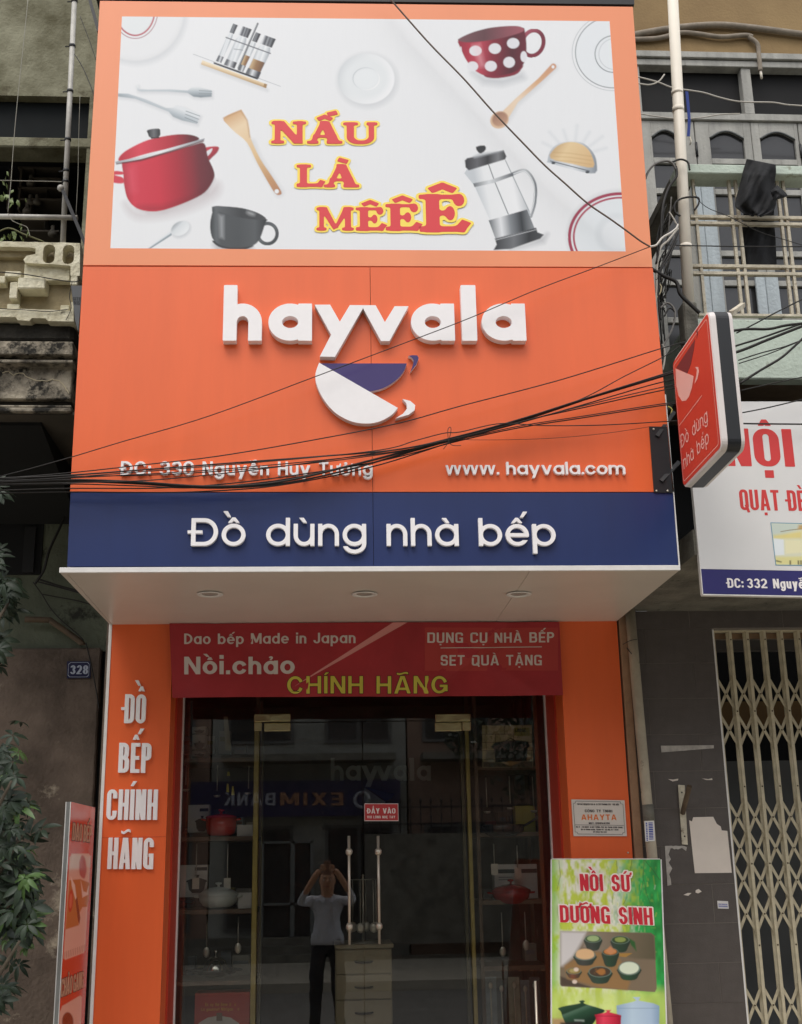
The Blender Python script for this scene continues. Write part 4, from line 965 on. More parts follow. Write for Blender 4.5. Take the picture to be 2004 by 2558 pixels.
for s, (x0, x1) in enumerate(((dl, dm-.002), (dm+.002, dr))):
    d = empty('door', (x0 if s == 0 else x1, YG, .13)); d.parent = shop; d.location = Vector((x0 if s == 0 else x1, YG, .13))-world_loc(shop)
    box('door_pane', (x0+.002, YG-.005, FZ+.04), (x1, YG+.005, dz), M_GLASS, d)
    hx = 872.5 if s == 0 else 944; hb = (873, 2360) if s == 0 else (949, 2358); ht = (hx, 2088)
    A = at(*ht, YG-.055); B = at(*hb, YG-.055); A.x = B.x = (A.x+B.x)/2
    mb = MB(); mb.tube([A, B], .0085, 14)
    for t in (.15, .84):
        c = A.lerp(B, t); mb.tube([c, c+Vector((0, .05, 0))], .009, 10)
        mb.lathe([(0, -.022), (.012, -.02), (.021, -.008), (.021, .008), (.012, .02), (0, .022)], c, 18)
    mb.build('handle', M_STEEL, d); doors.append(d)
# hinge fittings
patch(635, 1783, 726, 1803.5, 'hinge_fitting', shop); patch(635, 1804, 654, 1826, 'hinge_fitting', shop); patch(660, 1806, 726, 1827, 'hinge_plate', doors[0])
patch(1088, 1783, 1175, 1803, 'hinge_fitting', shop); patch(1156, 1803.5, 1176, 1825, 'hinge_fitting', shop); patch(1087, 1805, 1153, 1827, 'hinge_plate', doors[1])
box('bottom_rail', (dl, YG-.02, FZ+.002), (dr, YG+.02, FZ+.036), M_STEEL, shop)
# push notice
st = empty('push_notice', at(952, 2029, YG-.0075), 'small red push notice stuck on the glass door', 'sticker')
ks = lambda x, y: (700+x*680/1708., 1740+y*680/1708.)
RED = mat('notice_red', '#c23a3e', .45)
quadslab('red_face', [ks(529, 781), ks(743, 781), ks(741, 671), ks(529, 671)], mat('notice_white', '#e8dedb', .5), st, .001, YG-.0065)
quadslab('red_field', [ks(532, 777), ks(740, 777), ks(738, 675), ks(532, 675)], RED, st, .0004, YG-.0075)
WH = mat('printed_white', '#efe9e6', .5)
text('ĐẨY VÀO', style(w=.19, h=.16, cw=.6, sp=.11, mw=.3), ks(546, 734), ks(724, 734), 33*.398, YG-.0078, .0006, WH, st, join='printed_word')
text('VUI LÒNG NHẸ TAY', style(w=.17, h=.15, cw=.55, sp=.13), ks(546, 764), ks(722, 764), 16*.398, YG-.0078, .0006, WH, st, join='printed_word')

# ================================================================ banner over the door
def banner():
    root = empty('cloth_banner', at(910, 1650, -.03), 'dark red fabric banner with white and yellow lettering hung over the shop door', 'banner')
    TL, TR, BR, BL = at(424, 1558, -.03), at(1397, 1554, -.03), at(1405, 1738, -.03), at(431, 1743, -.03)
    nx, ny = 120, 26; vs = []; fs = []
    def wav(u, v):
        return .006*math.sin(u*9+v*2)+.005*math.sin(u*23-v*5)*v+.010*math.exp(-((u-.88+v*.22)/.03)**2)-.012*math.exp(-((u-.80+(v-.5)*-.30)/.035)**2)*v+.007*math.exp(-((u-.12-v*.2)/.03)**2)+.003*math.sin(u*61)*v*v
    def S(u, v, d=0):
        p = (TL.lerp(TR, u)).lerp(BL.lerp(BR, u), v); return Vector((p.x, p.y-.010+wav(u, v)-d, p.z))
    for j in range(ny+1):
        for i in range(nx+1): vs.append(S(i/nx, j/ny))
    for j in range(ny+1):
        for i in range(nx+1): vs.append(S(i/nx, j/ny, -.0015))
    N = (nx+1)*(ny+1)
    for j in range(ny):
        for i in range(nx):
            a = j*(nx+1)+i; fs.append((a, a+nx+1, a+nx+2, a+1)); fs.append((a+N, a+1+N, a+nx+2+N, a+nx+1+N))
    mb = MB(); mb.add(vs, fs, 0, True); mb.build('cloth', mat('banner_red', '#ab2a30', .6, n=.2, ns=3, bump=.15, bs=30), root)
    class BP:
        n = Vector((0, -1, 0))
        def __call__(s, px, py):
            p = at(px, py, -.03)
            u = (p.x-BL.x)/(BR.x-BL.x); v = (TL.z-p.z)/(TL.z-BL.z); q = S(min(max(u, 0), 1), min(max(v, 0), 1)); return Vector((p.x, q.y, p.z))
    def wr(s, St, a, b, hp, m, nm, outl=None):      # letter by letter so they follow the cloth
        adv = []; x = 0
        for ch in s: adv.append(x); x += outline(ch, St)[1]+St['sp']
        x -= St['sp']; P = BP()
        ax, ay = a; bx, by = b
        for ch, o in zip(s, adv):
            if ch == ' ': continue
            J = MB(); JO = MB()
            def f(px, py, d):
                t = (o+px)/x; q = P(ax+(bx-ax)*t, ay+(by-ay)*t-py*hp); return q+P.n*d
            solid(J, outline(ch, St)[0], f, .0022, 0)
            if outl: solid(JO, outline(ch, St, outl[0])[0], f, .0012, 0)
            o = J.build('letter', m, root)
            if outl: JO.build('letter_edge', outl[1], o)
    k = lambda x, y: (420+x*520/1708., 1540+y*520/1708.); k2 = lambda x, y: (900+x*540/1708., 1540+y*540/1708.)
    W = mat('banner_white', '#cfc4bc', .6); YE = mat('banner_yellow', '#cfc248', .55)
    wr('Dao bếp Made in Japan', style(w=.17, h=.14, ww=.62, cw=.66, xh=.74, sp=.11, space=.36), k(134, 228), k(1538, 222), 86*.3044, W, 'printed_words')
    wr('Nồi.chảo', style(w=.22, h=.18, ww=.76, cw=.85, xh=.76, sp=.12, mg=.06), k(134, 476), k(1040, 474), 144*.3044, W, 'printed_words')
    wr('CHÍNH HÃNG', style(w=.18, h=.15, cw=.78, ow=1.1, sp=.16, space=.4, mw=.42, mt=.12), k(978, 636), k2(690, 608), 142*.3044, YE, 'printed_words', (.028, mat('print_black', '#2a1512', .6)))
    DIN = style(w=.17, h=.15, cw=.64, r=.2, sp=.14, space=.34)
    wr('DỤNG CỤ NHÀ BẾP', DIN, k2(530, 210), k2(1530, 206), 80*.3162, W, 'printed_words')
    wr('SET QUÀ TẶNG', DIN, k2(636, 388), k2(1432, 388), 82*.3162, W, 'printed_words')
    mb = MB(); P = BP()
    pts = [k2(634+i*80, 250-i*.8) for i in range(11)]
    for a, b in zip(pts, pts[1:]): mb.quad(*[P(*q)+Vector((0, -.002, 0)) for q in ((a[0], a[1]+.9), (b[0], b[1]+.9), (b[0], b[1]-.9), (a[0], a[1]-.9))])
    mb.build('printed_rule', W, root)
    mb = MB()       # the pale slanting stripe
    A0, A1, B0, B1 = k(1030, 580), k(1030, 580), k2(372, 50), k2(260, 50)
    n = 24
    for i in range(n):
        t0, t1 = i/n, (i+1)/n
        L = lambda a, b, t: (a[0]+(b[0]-a[0])*t, a[1]+(b[1]-a[1])*t)
        mb.quad(*[P(*q)+Vector((0, -.0008, 0)) for q in (L(A0, B0, t0), L(A0, B0, t1), L(A1, B1, t1), L(A1, B1, t0))])
    mb.build('printed_stripe', mat('stripe_pink', '#d98f88', .6), root)
    mb = MB(); n = 12; a = k2(510, 430); b = k2(1560, 90)
    for i in range(n):
        x0 = a[0]+(b[0]-a[0])*i/n; x1 = a[0]+(b[0]-a[0])*(i+1)/n
        for j in range(6):
            y0 = a[1]+(b[1]-a[1])*j/6; y1 = a[1]+(b[1]-a[1])*(j+1)/6
            mb.quad(*[P(*q)+Vector((0, -.0006, 0)) for q in ((x0, y0), (x1, y0), (x1, y1), (x0, y1))])
    mb.build('printed_panel', mat('banner_red_light', '#b23a35', .6, n=.08, ns=3), root)
banner()

# ================================================================ canopy with the soffit
can = empty('canopy', F(920, 1420), 'boxed canopy with pale soffit, white edge strip and three round downlights', 'canopy')
fl, fr = F(150, 1416).x, F(1698, 1416).x
for a0, a1, b0, b1 in ((fl, xl+.012, xl, xl+.012), (xl+.0145, 1.045, xl+.0145, 1.045), (1.0475, fr, 1.0475, xr)):      # three soffit boards with open joints
    mb = MB(); mb.hexa([Vector((a0, YF, zs0)), Vector((a1, YF, zs0)), Vector((a1, YF, zs0+.02)), Vector((a0, YF, zs0+.02)),
                    Vector((b0, -.0, zs1)), Vector((b1, 0, zs1)), Vector((b1, 0, zs1+.02)), Vector((b0, 0, zs1+.02))]); mb.build('soffit_board', M_SOFFIT, can)
zt = F(900, 1416).z
mb = MB(); mb.bbox((fl, YF-.012, zs0-.004), (fr, YF+.0, zt), .002); mb.build('edge_strip', M_TRIM, can)
bl, br = F(168, 1416).x, F(1695, 1416).x
mb = MB(); mb.box((bl+.01, YF+.03, zt+.004), (br-.01, -.005, F(900, 668).z)); mb.build('sign_box', mat('box_side', '#5b5650', .8), can)
for px in (525, 911, 1296):
    c = atz(px, 1482.5, (zs0*.45+zs1*.55))
    mb = MB(); mb.lathe([(.052, .0), (.072, -.004), (.070, -.008), (.058, -.008), (.050, .0), (.040, .006), (0, .006)], (0, 0, 0), 32)
    dlm = mb.build('downlight', M_TRIM, can); dlm.location = c-world_loc(can)+Vector((0, 0, -.001)); dlm.rotation_euler = (math.atan2(zs1-zs0, -YF), 0, 0)
    mb = MB(); mb.lathe([(0, -.0015), (.044, -.0015), (.044, .004)], (0, 0, 0), 24); le = mb.build('lens', mat('lens_plastic', '#a49a92', .3), None); le.parent = dlm; le.location = (0, 0, -.002)

# ================================================================ fascia with name and logo
fas = empty('fascia_sign', F(920, 1230), 'orange shop fascia with raised white name, cup logo, address and web address', 'sign')
g_ = .0015
sm = lambda y: 925+(y-700)*.0125
def board(name, tl, tr, brc, blc, m, par, th=.028): return quadslab(name, [blc, brc, tr, tl], m, par, th)
board('panel', (208, 666), (sm(666)-.6, 667.5), (sm(1228)-.6, 1228.5), (175.5, 1228.5), M_ORANGE, fas)
board('panel', (sm(666)+.6, 667.5), (1631, 670), (1684, 1228.5), (sm(1228)+.6, 1228.5), M_ORANGE, fas)
LW = [M_LETTER, M_LSIDE]
k5 = lambda x, y: (520+x*820/1708., 680+y*820/1708.)
HV = style(w=.245, h=.225, ww=.78, xh=.665, asc=1.0, sp=0)
def one(ch, x0, x1, yb, S, hp=138, par=fas, th=.05, m=None):
    return text(ch, S, k5(x0, yb), k5(x1, yb), hp, YF-.0005, th, m or LW, par)
MI = 1
_solid0 = solid
def solid(mb, isl, f, th, back=0.0, mi=0, si=0): _solid0(mb, isl, f, th, back, mi, si)
one('h', 80, 281, 376, style(HV, ww=.795)); one('a', 315, 541, 376, HV); one('a', 1055, 1281, 376, HV); one('l', 1318, 1396, 376, HV); one('a', 1422, 1650, 376, HV)
def cut(name, pts, th, m, par, Y=YF, kk=None, smooth=0):
    P = [(kk(*p) if kk else p) for p in pts]
    if smooth: P = [(v.x, v.y) for v in catmull([(a, b, 0) for a, b in P], smooth, True)]
    L = [at(x, y, Y) for x, y in P]
    return plate(name, [[(v.x, v.z) for v in L]], Y-.0005, th, m, par)
cut('letter', [(555, 190), (635, 190), (685, 278), (737, 192), (870, 193), (918, 280), (968, 198), (1040, 198), (942, 378), (898, 378), (805, 208), (660, 460), (582, 458), (640, 345)][::-1], .05, LW, fas, kk=k5)['label'] = 'joined letters y and v'
arc = lambda L: [(v.x, v.y) for v in catmull([(a, b, 0) for a, b in L], 6)]
cut('logo_bowl', ([(578, 488)]+arc([(985, 722), (950, 760), (890, 792), (820, 803), (740, 790), (660, 745), (600, 675), (565, 600), (560, 545), (578, 488)])[:-1]), .045, LW, fas, kk=k5)
cut('logo_bowl', ([(584, 486)]+arc([(1032, 486), (1015, 530), (975, 575), (910, 615), (835, 634)])), .03, [M_PURPLE, M_LSIDE], fas, kk=k5)['label'] = 'purple upper part of the logo cup'
cut('logo_mark', [(1040, 447), (1062, 443), (1086, 444), (1094, 458), (1082, 492), (1050, 530), (1064, 496), (1068, 470), (1058, 456)], .03, [M_PURPLE, M_LSIDE], fas, kk=k5)
cut('logo_mark', [(1010, 674), (1050, 684), (1075, 706), (1072, 732), (1040, 756), (974, 774), (1012, 750), (1033, 724), (1030, 698)], .04, LW, fas, kk=k5)
AD = style(w=.165, h=.15, cw=.66, ww=.66, xh=.72, sp=.11, space=.36, mg=.05, ow=1.2, dw=1.15, mw=.34)
text('ĐC: 330 Nguyễn Huy Tưởng', AD, (303, 1189), (931, 1190), 33.5, YF-.0005, .022, LW, fas)
text('www. hayvala.com', style(w=.17, h=.15, ww=.74, xh=.74, sp=.1, space=.3), (1113, 1188), (1561, 1187.5), 31, YF-.0005, .022, LW, fas)
blu = empty('fascia_band', F(920, 1410), 'dark blue band below the orange fascia with raised white lettering for kitchenware', 'sign')
board('panel', (176.5, 1230.5), (sm(1230)-.6, 1230.5), (sm(1415)-.6, 1415), (168, 1415), M_BLUE, blu)
board('panel', (sm(1230)+.6, 1230.5), (1682, 1230.5), (1695, 1415), (sm(1415)+.6, 1415), M_BLUE, blu)
text('Đồ dùng nhà bếp', style(w=.155, h=.135, cw=.96, ww=.86, dw=1.0, xh=.80, sp=.13, space=.48, mg=.04, mw=.42, mt=.12, mh=.19, asc=1.02), (478, 1366), (1388, 1366), 68, YF-.0005, .024, LW, blu)
mb = MB(); P0, P1 = F(1662, 975), F(1699, 1415)
mb.slab(F(1696, 1415), F(1699.5, 1415), F(1664, 985), F(1661, 985), (0, .05, 0)); mb.build('edge_trim', M_TRIM, blu)

# ================================================================ the printed billboard on top
bill = empty('printed_billboard', F(920, 664), 'large printed billboard of pots, cups and cutlery with red slogan in pale orange border', 'billboard')
TL, TR, BR, BL = (250, 2), (1581, 17), (1630, 667), (208, 662)
iTL, iTR, iBR, iBL = (305, 41), (1523, 53), (1563, 628), (276, 620)
for a, b, c, d in ((TL, TR, iTR, iTL), (iBL, iBR, BR, BL), (TL, iTL, iBL, BL), (iTR, TR, BR, iBR)):
    mb = MB(); mb.slab(*[F(*q) for q in (a, d, c, b)], (0, .03, 0)); mb.build('border_strip', M_ORANGE_SHEEN, bill)
pr = Print(*[F(*q) for q in (iTL, iTR, iBR, iBL)], 760, 350, '#eceef0'); paint_kitchen(pr)
pr.build('printed_picture', bill, rough=.30)
kt = lambda x, y: (640+x*560/1708., 250+y*560/1708.)
SL = style(w=.21, h=.13, cw=1.0, slab=1, sp=.0)
SLR = mat('slogan_red', '#db3a40', .4); SLY = mat('slogan_yellow', '#fbe05c', .4); si = 0
for ch, x0, x1, yb, hp in (('N', 115, 380, 330, 166), ('Ấ', 388, 658, 332, 166), ('U', 665, 926, 336, 164), ('L', 308, 512, 662, 168), ('À', 515, 786, 665, 170), ('M', 460, 745, 994, 174),
                           ('Ê', 760, 982, 996, 176), ('Ê', 988, 1250, 996, 202), ('Ê', 1245, 1612, 1006, 284)):
    text(ch, SL, kt(x0, yb), kt(x1, yb), hp*560/1708., YF-.002, .0024, SLR, bill, back=.0, outl=(.075 if hp < 250 else .05, SLY, .0004+si*.0002)); si += 1
# dark frame beam above the billboard
mb = MB(); mb.slab(F(240, -4), F(1585, 11), F(1583, -30), F(243, -40), (0, .1, 0)); bm = mb.build('sign_top_beam', M_BLACK, bill)
box('backing_frame', (F(250, 0).x+.05, YF+.05, F(0, 660).z), (F(1581, 0).x-.05, -.01, F(0, 20).z), mat('box_side', '#5b5650', .8), bill)
# ================================================================ projecting lightbox sign on its bracket
def projecting():
    root = empty('projecting_sign', atx(1800, 1000, 1.9), 'double-sided red lightbox sign with black edge sticking out from the right of the fascia', 'sign')
    XA = at(1678.6, 896, -1.5).x                     # plane of the red face
    yf = atx(1678.6, 900, XA).y; yn = atx(1771, 772, XA).y
    zt_ = atx(1764, 780, XA).z; zb_ = atx(1702, 1229, XA).z
    XB = at(1827, 772, yn).x
    def rrect(y0, y1, z0, z1, r, n=6):
        o = []
        for cy, cz, a0 in ((y1-r, z1-r, 0), (y0+r, z1-r, 90), (y0+r, z0+r, 180), (y1-r, z0+r, 270)):
            for i in range(n+1): a = R(a0+90*i/n); o.append((cy+r*math.cos(a), cz+r*math.sin(a)))
        return o
    def ring(name, sections, m, par=root):           # sections: (x, inset, radius)
        mb = MB(); vs = []; N = None
        for x, ins, r in sections:
            L = rrect(yn+ins, yf-ins, zb_+ins, zt_-ins, r); N = len(L); vs += [(x, a, b) for a, b in L]
        F_ = [(k*N+i, k*N+(i+1) % N, (k+1)*N+(i+1) % N, (k+1)*N+i) for k in range(len(sections)-1) for i in range(N)]
        F_ += [tuple(range(N))[::-1], tuple((len(sections)-1)*N+i for i in range(N))]
        mb.add(vs, F_); return mb.build(name, m, par)
    W = mat('lightbox_lip', '#ded6d2', .35, n=.05, ns=10)
    t = XB-XA
    ring('lip', [(XA, .012, .045), (XA+.004, .003, .05), (XA+.030, 0, .052)], W)
    ring('box_body', [(XA+.030, .006, .05), (XA+.031, .0, .05), (XB-.016, 0, .05), (XB-.015, .006, .05)], mat('black_lightbox_side', '#1e2023', .42, n=.25, ns=7, streak=True))
    ring('lip', [(XB-.015, .0, .052), (XB+.002, .003, .05), (XB+.006, .012, .045)], W)
    face = ring('face', [(XA-.0015, .015, .03), (XA, .015, .03)], mat('lightbox_red', '#c93a2c', .4, n=.05, ns=5))
    mb = MB(); L1 = rrect(yn+.034, yf-.027, zb_+.034, zt_-.034, .022); L2 = rrect(yn+.038, yf-.031, zb_+.038, zt_-.038, .02); N = len(L1)
    mb.add([(XA-.0022, a, b) for a, b in L1]+[(XA-.0022, a, b) for a, b in L2], [(i, (i+1) % N, (i+1) % N+N, i+N) for i in range(N)])
    PK = mat('lightbox_print', '#e6b8ae', .5); mb.build('printed_line', PK, face)
    kq = lambda x, y: (1580+x*424/1708., 740+y*424/1708.)
    class PL:
        n = Vector((-1, 0, 0))
        def __call__(s, px, py): return atx(px, py, XA-.0016)
    P = PL()
    def shape(name, pts, m, sm_=0):
        L = [kq(*p) for p in pts]
        if sm_: L = [(v.x, v.y) for v in catmull([(a, b, 0) for a, b in L], sm_, True)]
        Q = [P(*q) for q in L]
        plate(name, [[(q.y, q.z) for q in Q]], 0, .0008, m, face, place=lambda a, b, c: (XA-.0016+c, a, b))
    shape('printed_cup', [(435, 728), (618, 805), (600, 920), (570, 1010), (540, 1050), (500, 1055), (465, 1000), (443, 900)], PK)
    shape('printed_cup', [(440, 722), (632, 432), (618, 540), (590, 680), (553, 778)], mat('lightbox_maroon', '#5d2230', .45))
    shape('printed_mark', [(632, 712), (662, 712), (670, 760), (655, 830), (625, 884), (645, 800), (650, 740)], PK)
    shape('printed_mark', [(640, 355), (656, 330), (658, 380), (648, 430), (650, 370)], MATS['lightbox_maroon'])
    a, b, c, d = [P(*kq(*q)) for q in ((472, 1306), (702, 1002), (701, 1008), (473, 1300))]
    mb = MB(); u = Vector((-.0008, 0, 0)); mb.quad(a+u, b+u, b+u+Vector((0, 0, .004)), a+u+Vector((0, 0, .004))); mb.build('printed_rule', PK, face)
    TH = style(w=.115, h=.10, cw=.70, ww=.62, xh=.74, sp=.13, space=.40, mg=.05)
    text('Đồ dùng', TH, kq(496, 1528), kq(762, 1258), 150*.248, 0, .0008, PK, face, plane=P)
    text('nhà bếp', TH, kq(520, 1742), kq(774, 1472), 150*.248, 0, .0008, PK, face, plane=P)
    # mounting plate and arms
    br = empty('sign_bracket', F(1650, 1150), 'black steel wall plate with two square arms holding the red lightbox sign', 'bracket')
    quadslab('wall_plate', [(1634, 1230), (1681, 1231), (1667, 1066), (1622, 1065)], M_BLACK, br, .006, YF-.008)
    for px, py, fx, fy in ((1641, 1091, 1684, 1030), (1651, 1203, 1696, 1155)):
        A = at(px, py, YF-.01); B = atx(fx, fy, XA+.04); mb = MB(); mb.tube([A, B], [.014, .014], 4, smooth=False); mb.build('arm', M_BLACK, br)
    for px, py in ((1640, 1226), (1668, 1226), (1633, 1072)):
        c = at(px, py, YF-.010); mb = MB(); mb.ball(c, .006, k=8); mb.build('bolt', M_STEEL, br)
    A, B = at(1826, 783, yn+.12), at(1856, 762, yn+.3); mb = MB(); mb.tube([A, B], .016, 4, smooth=False); mb.build('stay', M_RUST, br)
    return XA
XA = projecting()

# ================================================================ the neighbouring house on the right
nb = empty('neighbour_house', (4, 0, 0), 'ochre-walled house on the right with grey wooden balcony doors and slate-tiled pillar below', 'house')
YD = .30
# -- upper wall and balcony doors
zw = lambda y, Y=YD: at(1800, y, Y).z
xw = lambda x, y=400, Y=YD: at(x, y, Y).x
box('upper_wall', (xr+.02, YD-.02, zw(138)), (7, YD+.3, 10), M_OCHRE, nb)
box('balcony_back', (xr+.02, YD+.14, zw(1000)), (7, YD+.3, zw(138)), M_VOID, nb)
fr = empty('door_frame', (0, 0, 0)); fr.parent = nb; fr.location = -world_loc(nb)+Vector((3, YD, 4))
def gb(x0, y0, x1, y1, d0=-.0, d1=.06, m=M_GREYWOOD, name='frame_rail', yr=None, par=None, b=.004):
    """board between measured x0..x1 (taken at height yr) and heights y0..y1"""
    yr = yr if yr is not None else (y0+y1)/2
    return box(name, (at(x0, yr, YD).x, YD+d0, zw(y1)), (at(x1, yr, YD).x, YD+d1, zw(y0)), m, par or fr, b)
gb(1560, 140, 2430, 155, -.05, .1); gb(1560, 157, 2430, 172, -.03, .09); gb(1560, 286, 2430, 303, -.02, .08)
gb(1849, 172, 1873, 286, -.015, .07, name='mullion', yr=180); gb(1590, 172, 1596, 286, -.015, .07, name='mullion', yr=180)
gb(2150, 172, 2174, 286, -.015, .07, name='mullion', yr=180)
for a, b in ((1560, 1862), (1862, 2160), (2164, 2430)): gb(a, 172, b, 286, .055, .06, mat('black_pane', '#101010', .6, spec=.25), 'window_pane', yr=230)
leaves = [(1597, 1740, 1632, 1700), (1741, 1882, 1777, 1862), (1882, 2000, 1903, 1990), (2001, 2142, 2030, 2115), (2143, 2284, 2172, 2256), (2285, 2426, 2314, 2398)]
for i, (a, b, c, d) in enumerate(leaves):
    lf = empty('door_leaf', (at((a+b)/2, 380, YD).x, YD, zw(1000))); lf.parent = nb; lf.location = lf.location-world_loc(nb)
    X = lambda p: at(p, 380, YD).x
    bot = 985
    box('stile', (X(a)+.002, YD, zw(bot)), (X(c), YD+.045, zw(304)), M_GREYWOOD, lf, .004); box('stile', (X(d), YD, zw(bot)), (X(b)-.002, YD+.045, zw(304)), M_GREYWOOD, lf, .004)
    # top rail with an arched opening
    x0, x1 = X(c), X(d); zt2, zarc, zs = zw(304), zw(327), zw(345)
    pts = [(x0, zt2), (x0, zs)]+[(x0+(x1-x0)*t, zs+(zarc-zs)*math.sin(math.pi*t)) for t in [k/12 for k in range(1, 12)]]+[(x1, zs), (x1, zt2)]
    plate('arched_rail', [pts], YD+.04, .038, M_GREYWOOD, lf)
    arch = MB(); arch.tube([(x0+(x1-x0)*t, YD+.004, zs+(zarc-zs)*math.sin(math.pi*t)) for t in [k/12 for k in range(0, 13)]], .008, 6); arch.build('arch_moulding', mat('grey_moulding', '#5f6262', .7, n=.3, ns=10), lf)
    for y in (402, 478, 632, 706, 800, 900):
        box('rail', (x0, YD+.002, zw(y+7)), (x1, YD+.04, zw(y-7)), M_GREYWOOD, lf, .003)
    for y0, y1 in ((325, 395), (409, 471), (485, 625), (639, 699), (713, 793), (807, 893), (907, 980)):
        box('pane', (x0-.01, YD+.025, zw(y1)), (x1+.01, YD+.03, zw(y0)), M_GLASSDK, lf)
    mb = MB(); xx = X(b if i % 2 == 0 else a); mb.tube([(xx, YD-.006, zw(392)), (xx, YD-.006, zw(358))], .008, 6); mb.build('hinge', M_BLACK, lf)
M_BOARD = mat('blue_grey_board', '#b4bec2', .7, n=.3, ns=9, bump=.4, bs=45, streak=True, n2=('#6f7478', 18, .64))
for a, b, y0, y1 in ((1733, 1756, 463, 790), (1757, 1788, 463, 790), (1888, 1912, 690, 800), (1913, 1945, 690, 800)):
    gb(a, y0, b, y1, -.03, -.005, M_BOARD, 'shutter_board', yr=560 if y0 < 500 else 740, par=fr)
# -- balcony: beam, grille, slab
YB = -1.0
bal = empty('balcony', at(1860, 800, YB), 'balcony with peeling mint-green beam and slab and rusty cream railing', 'balcony')
bz = lambda y: at(1850, y, YB).z
bx0 = at(1692, 420, YB).x
mb = MB(); mb.bbox((bx0, YB, at(1850, 434, YB).z), (7, YB+.16, bz(411)), .006); mb.build('top_beam', M_MINT, bal)
mb = MB(); mb.bbox((bx0, YB+.161, bz(436)), (bx0+.13, YD-.02, bz(411)), .006); mb.build('side_beam', M_CONC, bal)
box('slab_front', (bx0-.0, YB, bz(946)), (7, YB+.10, bz(797)), M_MINT, bal, .008)
box('slab_underside', (bx0+.0, YB+.10, bz(946)+.005), (7, YD+.1, bz(935)+.03), mat('brown_underside', '#6f5d4a', .9, n=.4, ns=5), bal)
box('slab_floor', (bx0+.0, YB+.101, bz(835)), (7, YD-.04, bz(800)), M_CONC, bal)
box('slab_side', (bx0-.012, YB+.101, bz(940)), (bx0-.001, YD-.02, bz(800)), M_MINT, bal, .004)
gx = lambda x, y: at(x, y, YB+.08).x
def bar(a, b, w=.011, name='bar'):
    A, B = at(*a, YB+.08), at(*b, YB+.08)
    if abs(A.x-B.x) < .06: xm = (A.x+B.x)/2; lo = (xm-w, YB+.07, min(A.z, B.z)); hi = (xm+w, YB+.092, max(A.z, B.z))
    else: zm = (A.z+B.z)/2; lo = (A.x, YB+.066, zm-w); hi = (B.x, YB+.096, zm+w)
    return box(name, lo, hi, M_RUST, bal, .0012)
for y in (543, 559, 665, 683): bar((1724, y), (2460, y+9), .010)
bar((1745, 786), (2460, 796), .008)
for x, y in ((1818, 500), (1835, 500), (1938, 500), (1953, 500), (2058, 500), (2073, 500), (2178, 500), (2193, 500), (2298, 500), (2313, 500), (1729, 500)): bar((x, 440), (x+(790-440)*.0915*((x-806)/860.), 790), .009)
# -- pipes, wires and washing on the balcony
def tube_thing(name, pts, r, m, label, cat, group=None, Y=None, smooth=6, k=8, parent=None, end=None):
    def ex(a, b, n): d = math.hypot(a[0]-b[0], a[1]-b[1]); return (a[0]+(a[0]-b[0])/d*n, a[1]+(a[1]-b[1])/d*n)
    if name in ('overhead_cable', 'washing_line'):       # carry on past the edges of the picture
        if pts[-1][0] > 2000: pts = list(pts)+[ex(pts[-1], pts[-2], 700)]
        if pts[-1][0] < 0: pts = list(pts)+[ex(pts[-1], pts[-2], 700)]
    P = [(at(p[0], p[1], p[2] if len(p) > 2 else Y)) for p in pts]
    if smooth: P = catmull(P, smooth)
    mb = MB(); mb.tube(P, r, k); o = mb.build(name, m, parent)
    if label: tag(o, label, cat, group)
    return o
pole = empty('drain_pipe', at(1700, 400, -1.12), 'tall cream plastic drain pipe standing in front of the balcony', 'pipe')
mb = MB(); mb.tube([at(1679.5, -30, -1.12), at(1703, 420, -1.12), at(1723, 800, -1.12)], .0335, 20); mb.build('pipe', M_PVC, pole)
for y0, y1, x in ((228, 236, 1692), (268, 280, 1694.5), (612, 622, 1713)):
    mb = MB(); mb.tube([at(x, y0, -1.12), at(x+.5, y1, -1.12)], .0355, 20); mb.build('pipe_collar', M_PVC, pole)
box('pipe_casing', (at(1706, 800, -1.15).x, -1.18, at(1700, 900, -1.15).z), (at(1741, 800, -1.15).x, -1.06, at(1700, 757, -1.15).z), M_CONC, nb, .01)
M_AC = mat('lagged_pipe', '#94897a', .85, n=.35, ns=14, n2=('#5d5142', 18, .62))
lag = empty('lagged_pipes', at(1800, 80, YD), 'two lagged air-conditioner pipes sagging across the ochre wall', 'pipes')
for L, r in (([(1560, 92), (1620, 80), (1700, 68), (1790, 62), (1870, 68), (2010, 86), (2080, 92)], .024), ([(1560, 98), (1640, 96), (1700, 82), (1740, 84), (1800, 92), (1860, 88), (1880, 92)], .018), ([(1870, 92), (1892, 110), (1896, 140), (1900, 178)], .017)):
    mb = MB(); mb.tube(catmull([at(x, y, YD-.05) for x, y in L], 6), r, 10); mb.build('pipe', M_AC, lag)
mb = MB(); mb.tube([at(1900, 176, YD-.05), at(1903, 196, YD-.05)], .010, 8); mb.build('nozzle', M_PVC, lag)
WIRE = mat('grey_wire', '#b9b3a8', .6)
tube_thing('washing_line', [(1585, 190), (1640, 204), (1680, 219), (1725, 226), (1760, 232), (1800, 244), (1850, 254), (1930, 256), (1970, 262), (2060, 268)], .0055, WIRE, 'pale wire running across the dark transom panes above the grey doors', 'wire', Y=.0)
tube_thing('loose_wire', [(1590, 207), (1620, 212), (1645, 204), (1660, 186)], .0055, WIRE, 'short pale wire end curling up beside the billboard', 'wire', Y=.0)
tube_thing('loose_wire', [(1600, 284), (1650, 292), (1700, 297), (1750, 294), (1800, 286), (1848, 284)], .0045, WIRE, 'pale wire sagging along the rail above the arched door panes', 'wire', Y=.1)
strap = empty('blue_strap', at(1716, 280, -.9), 'blue strap with a metal clip hanging beside the cream drain pipe', 'strap')
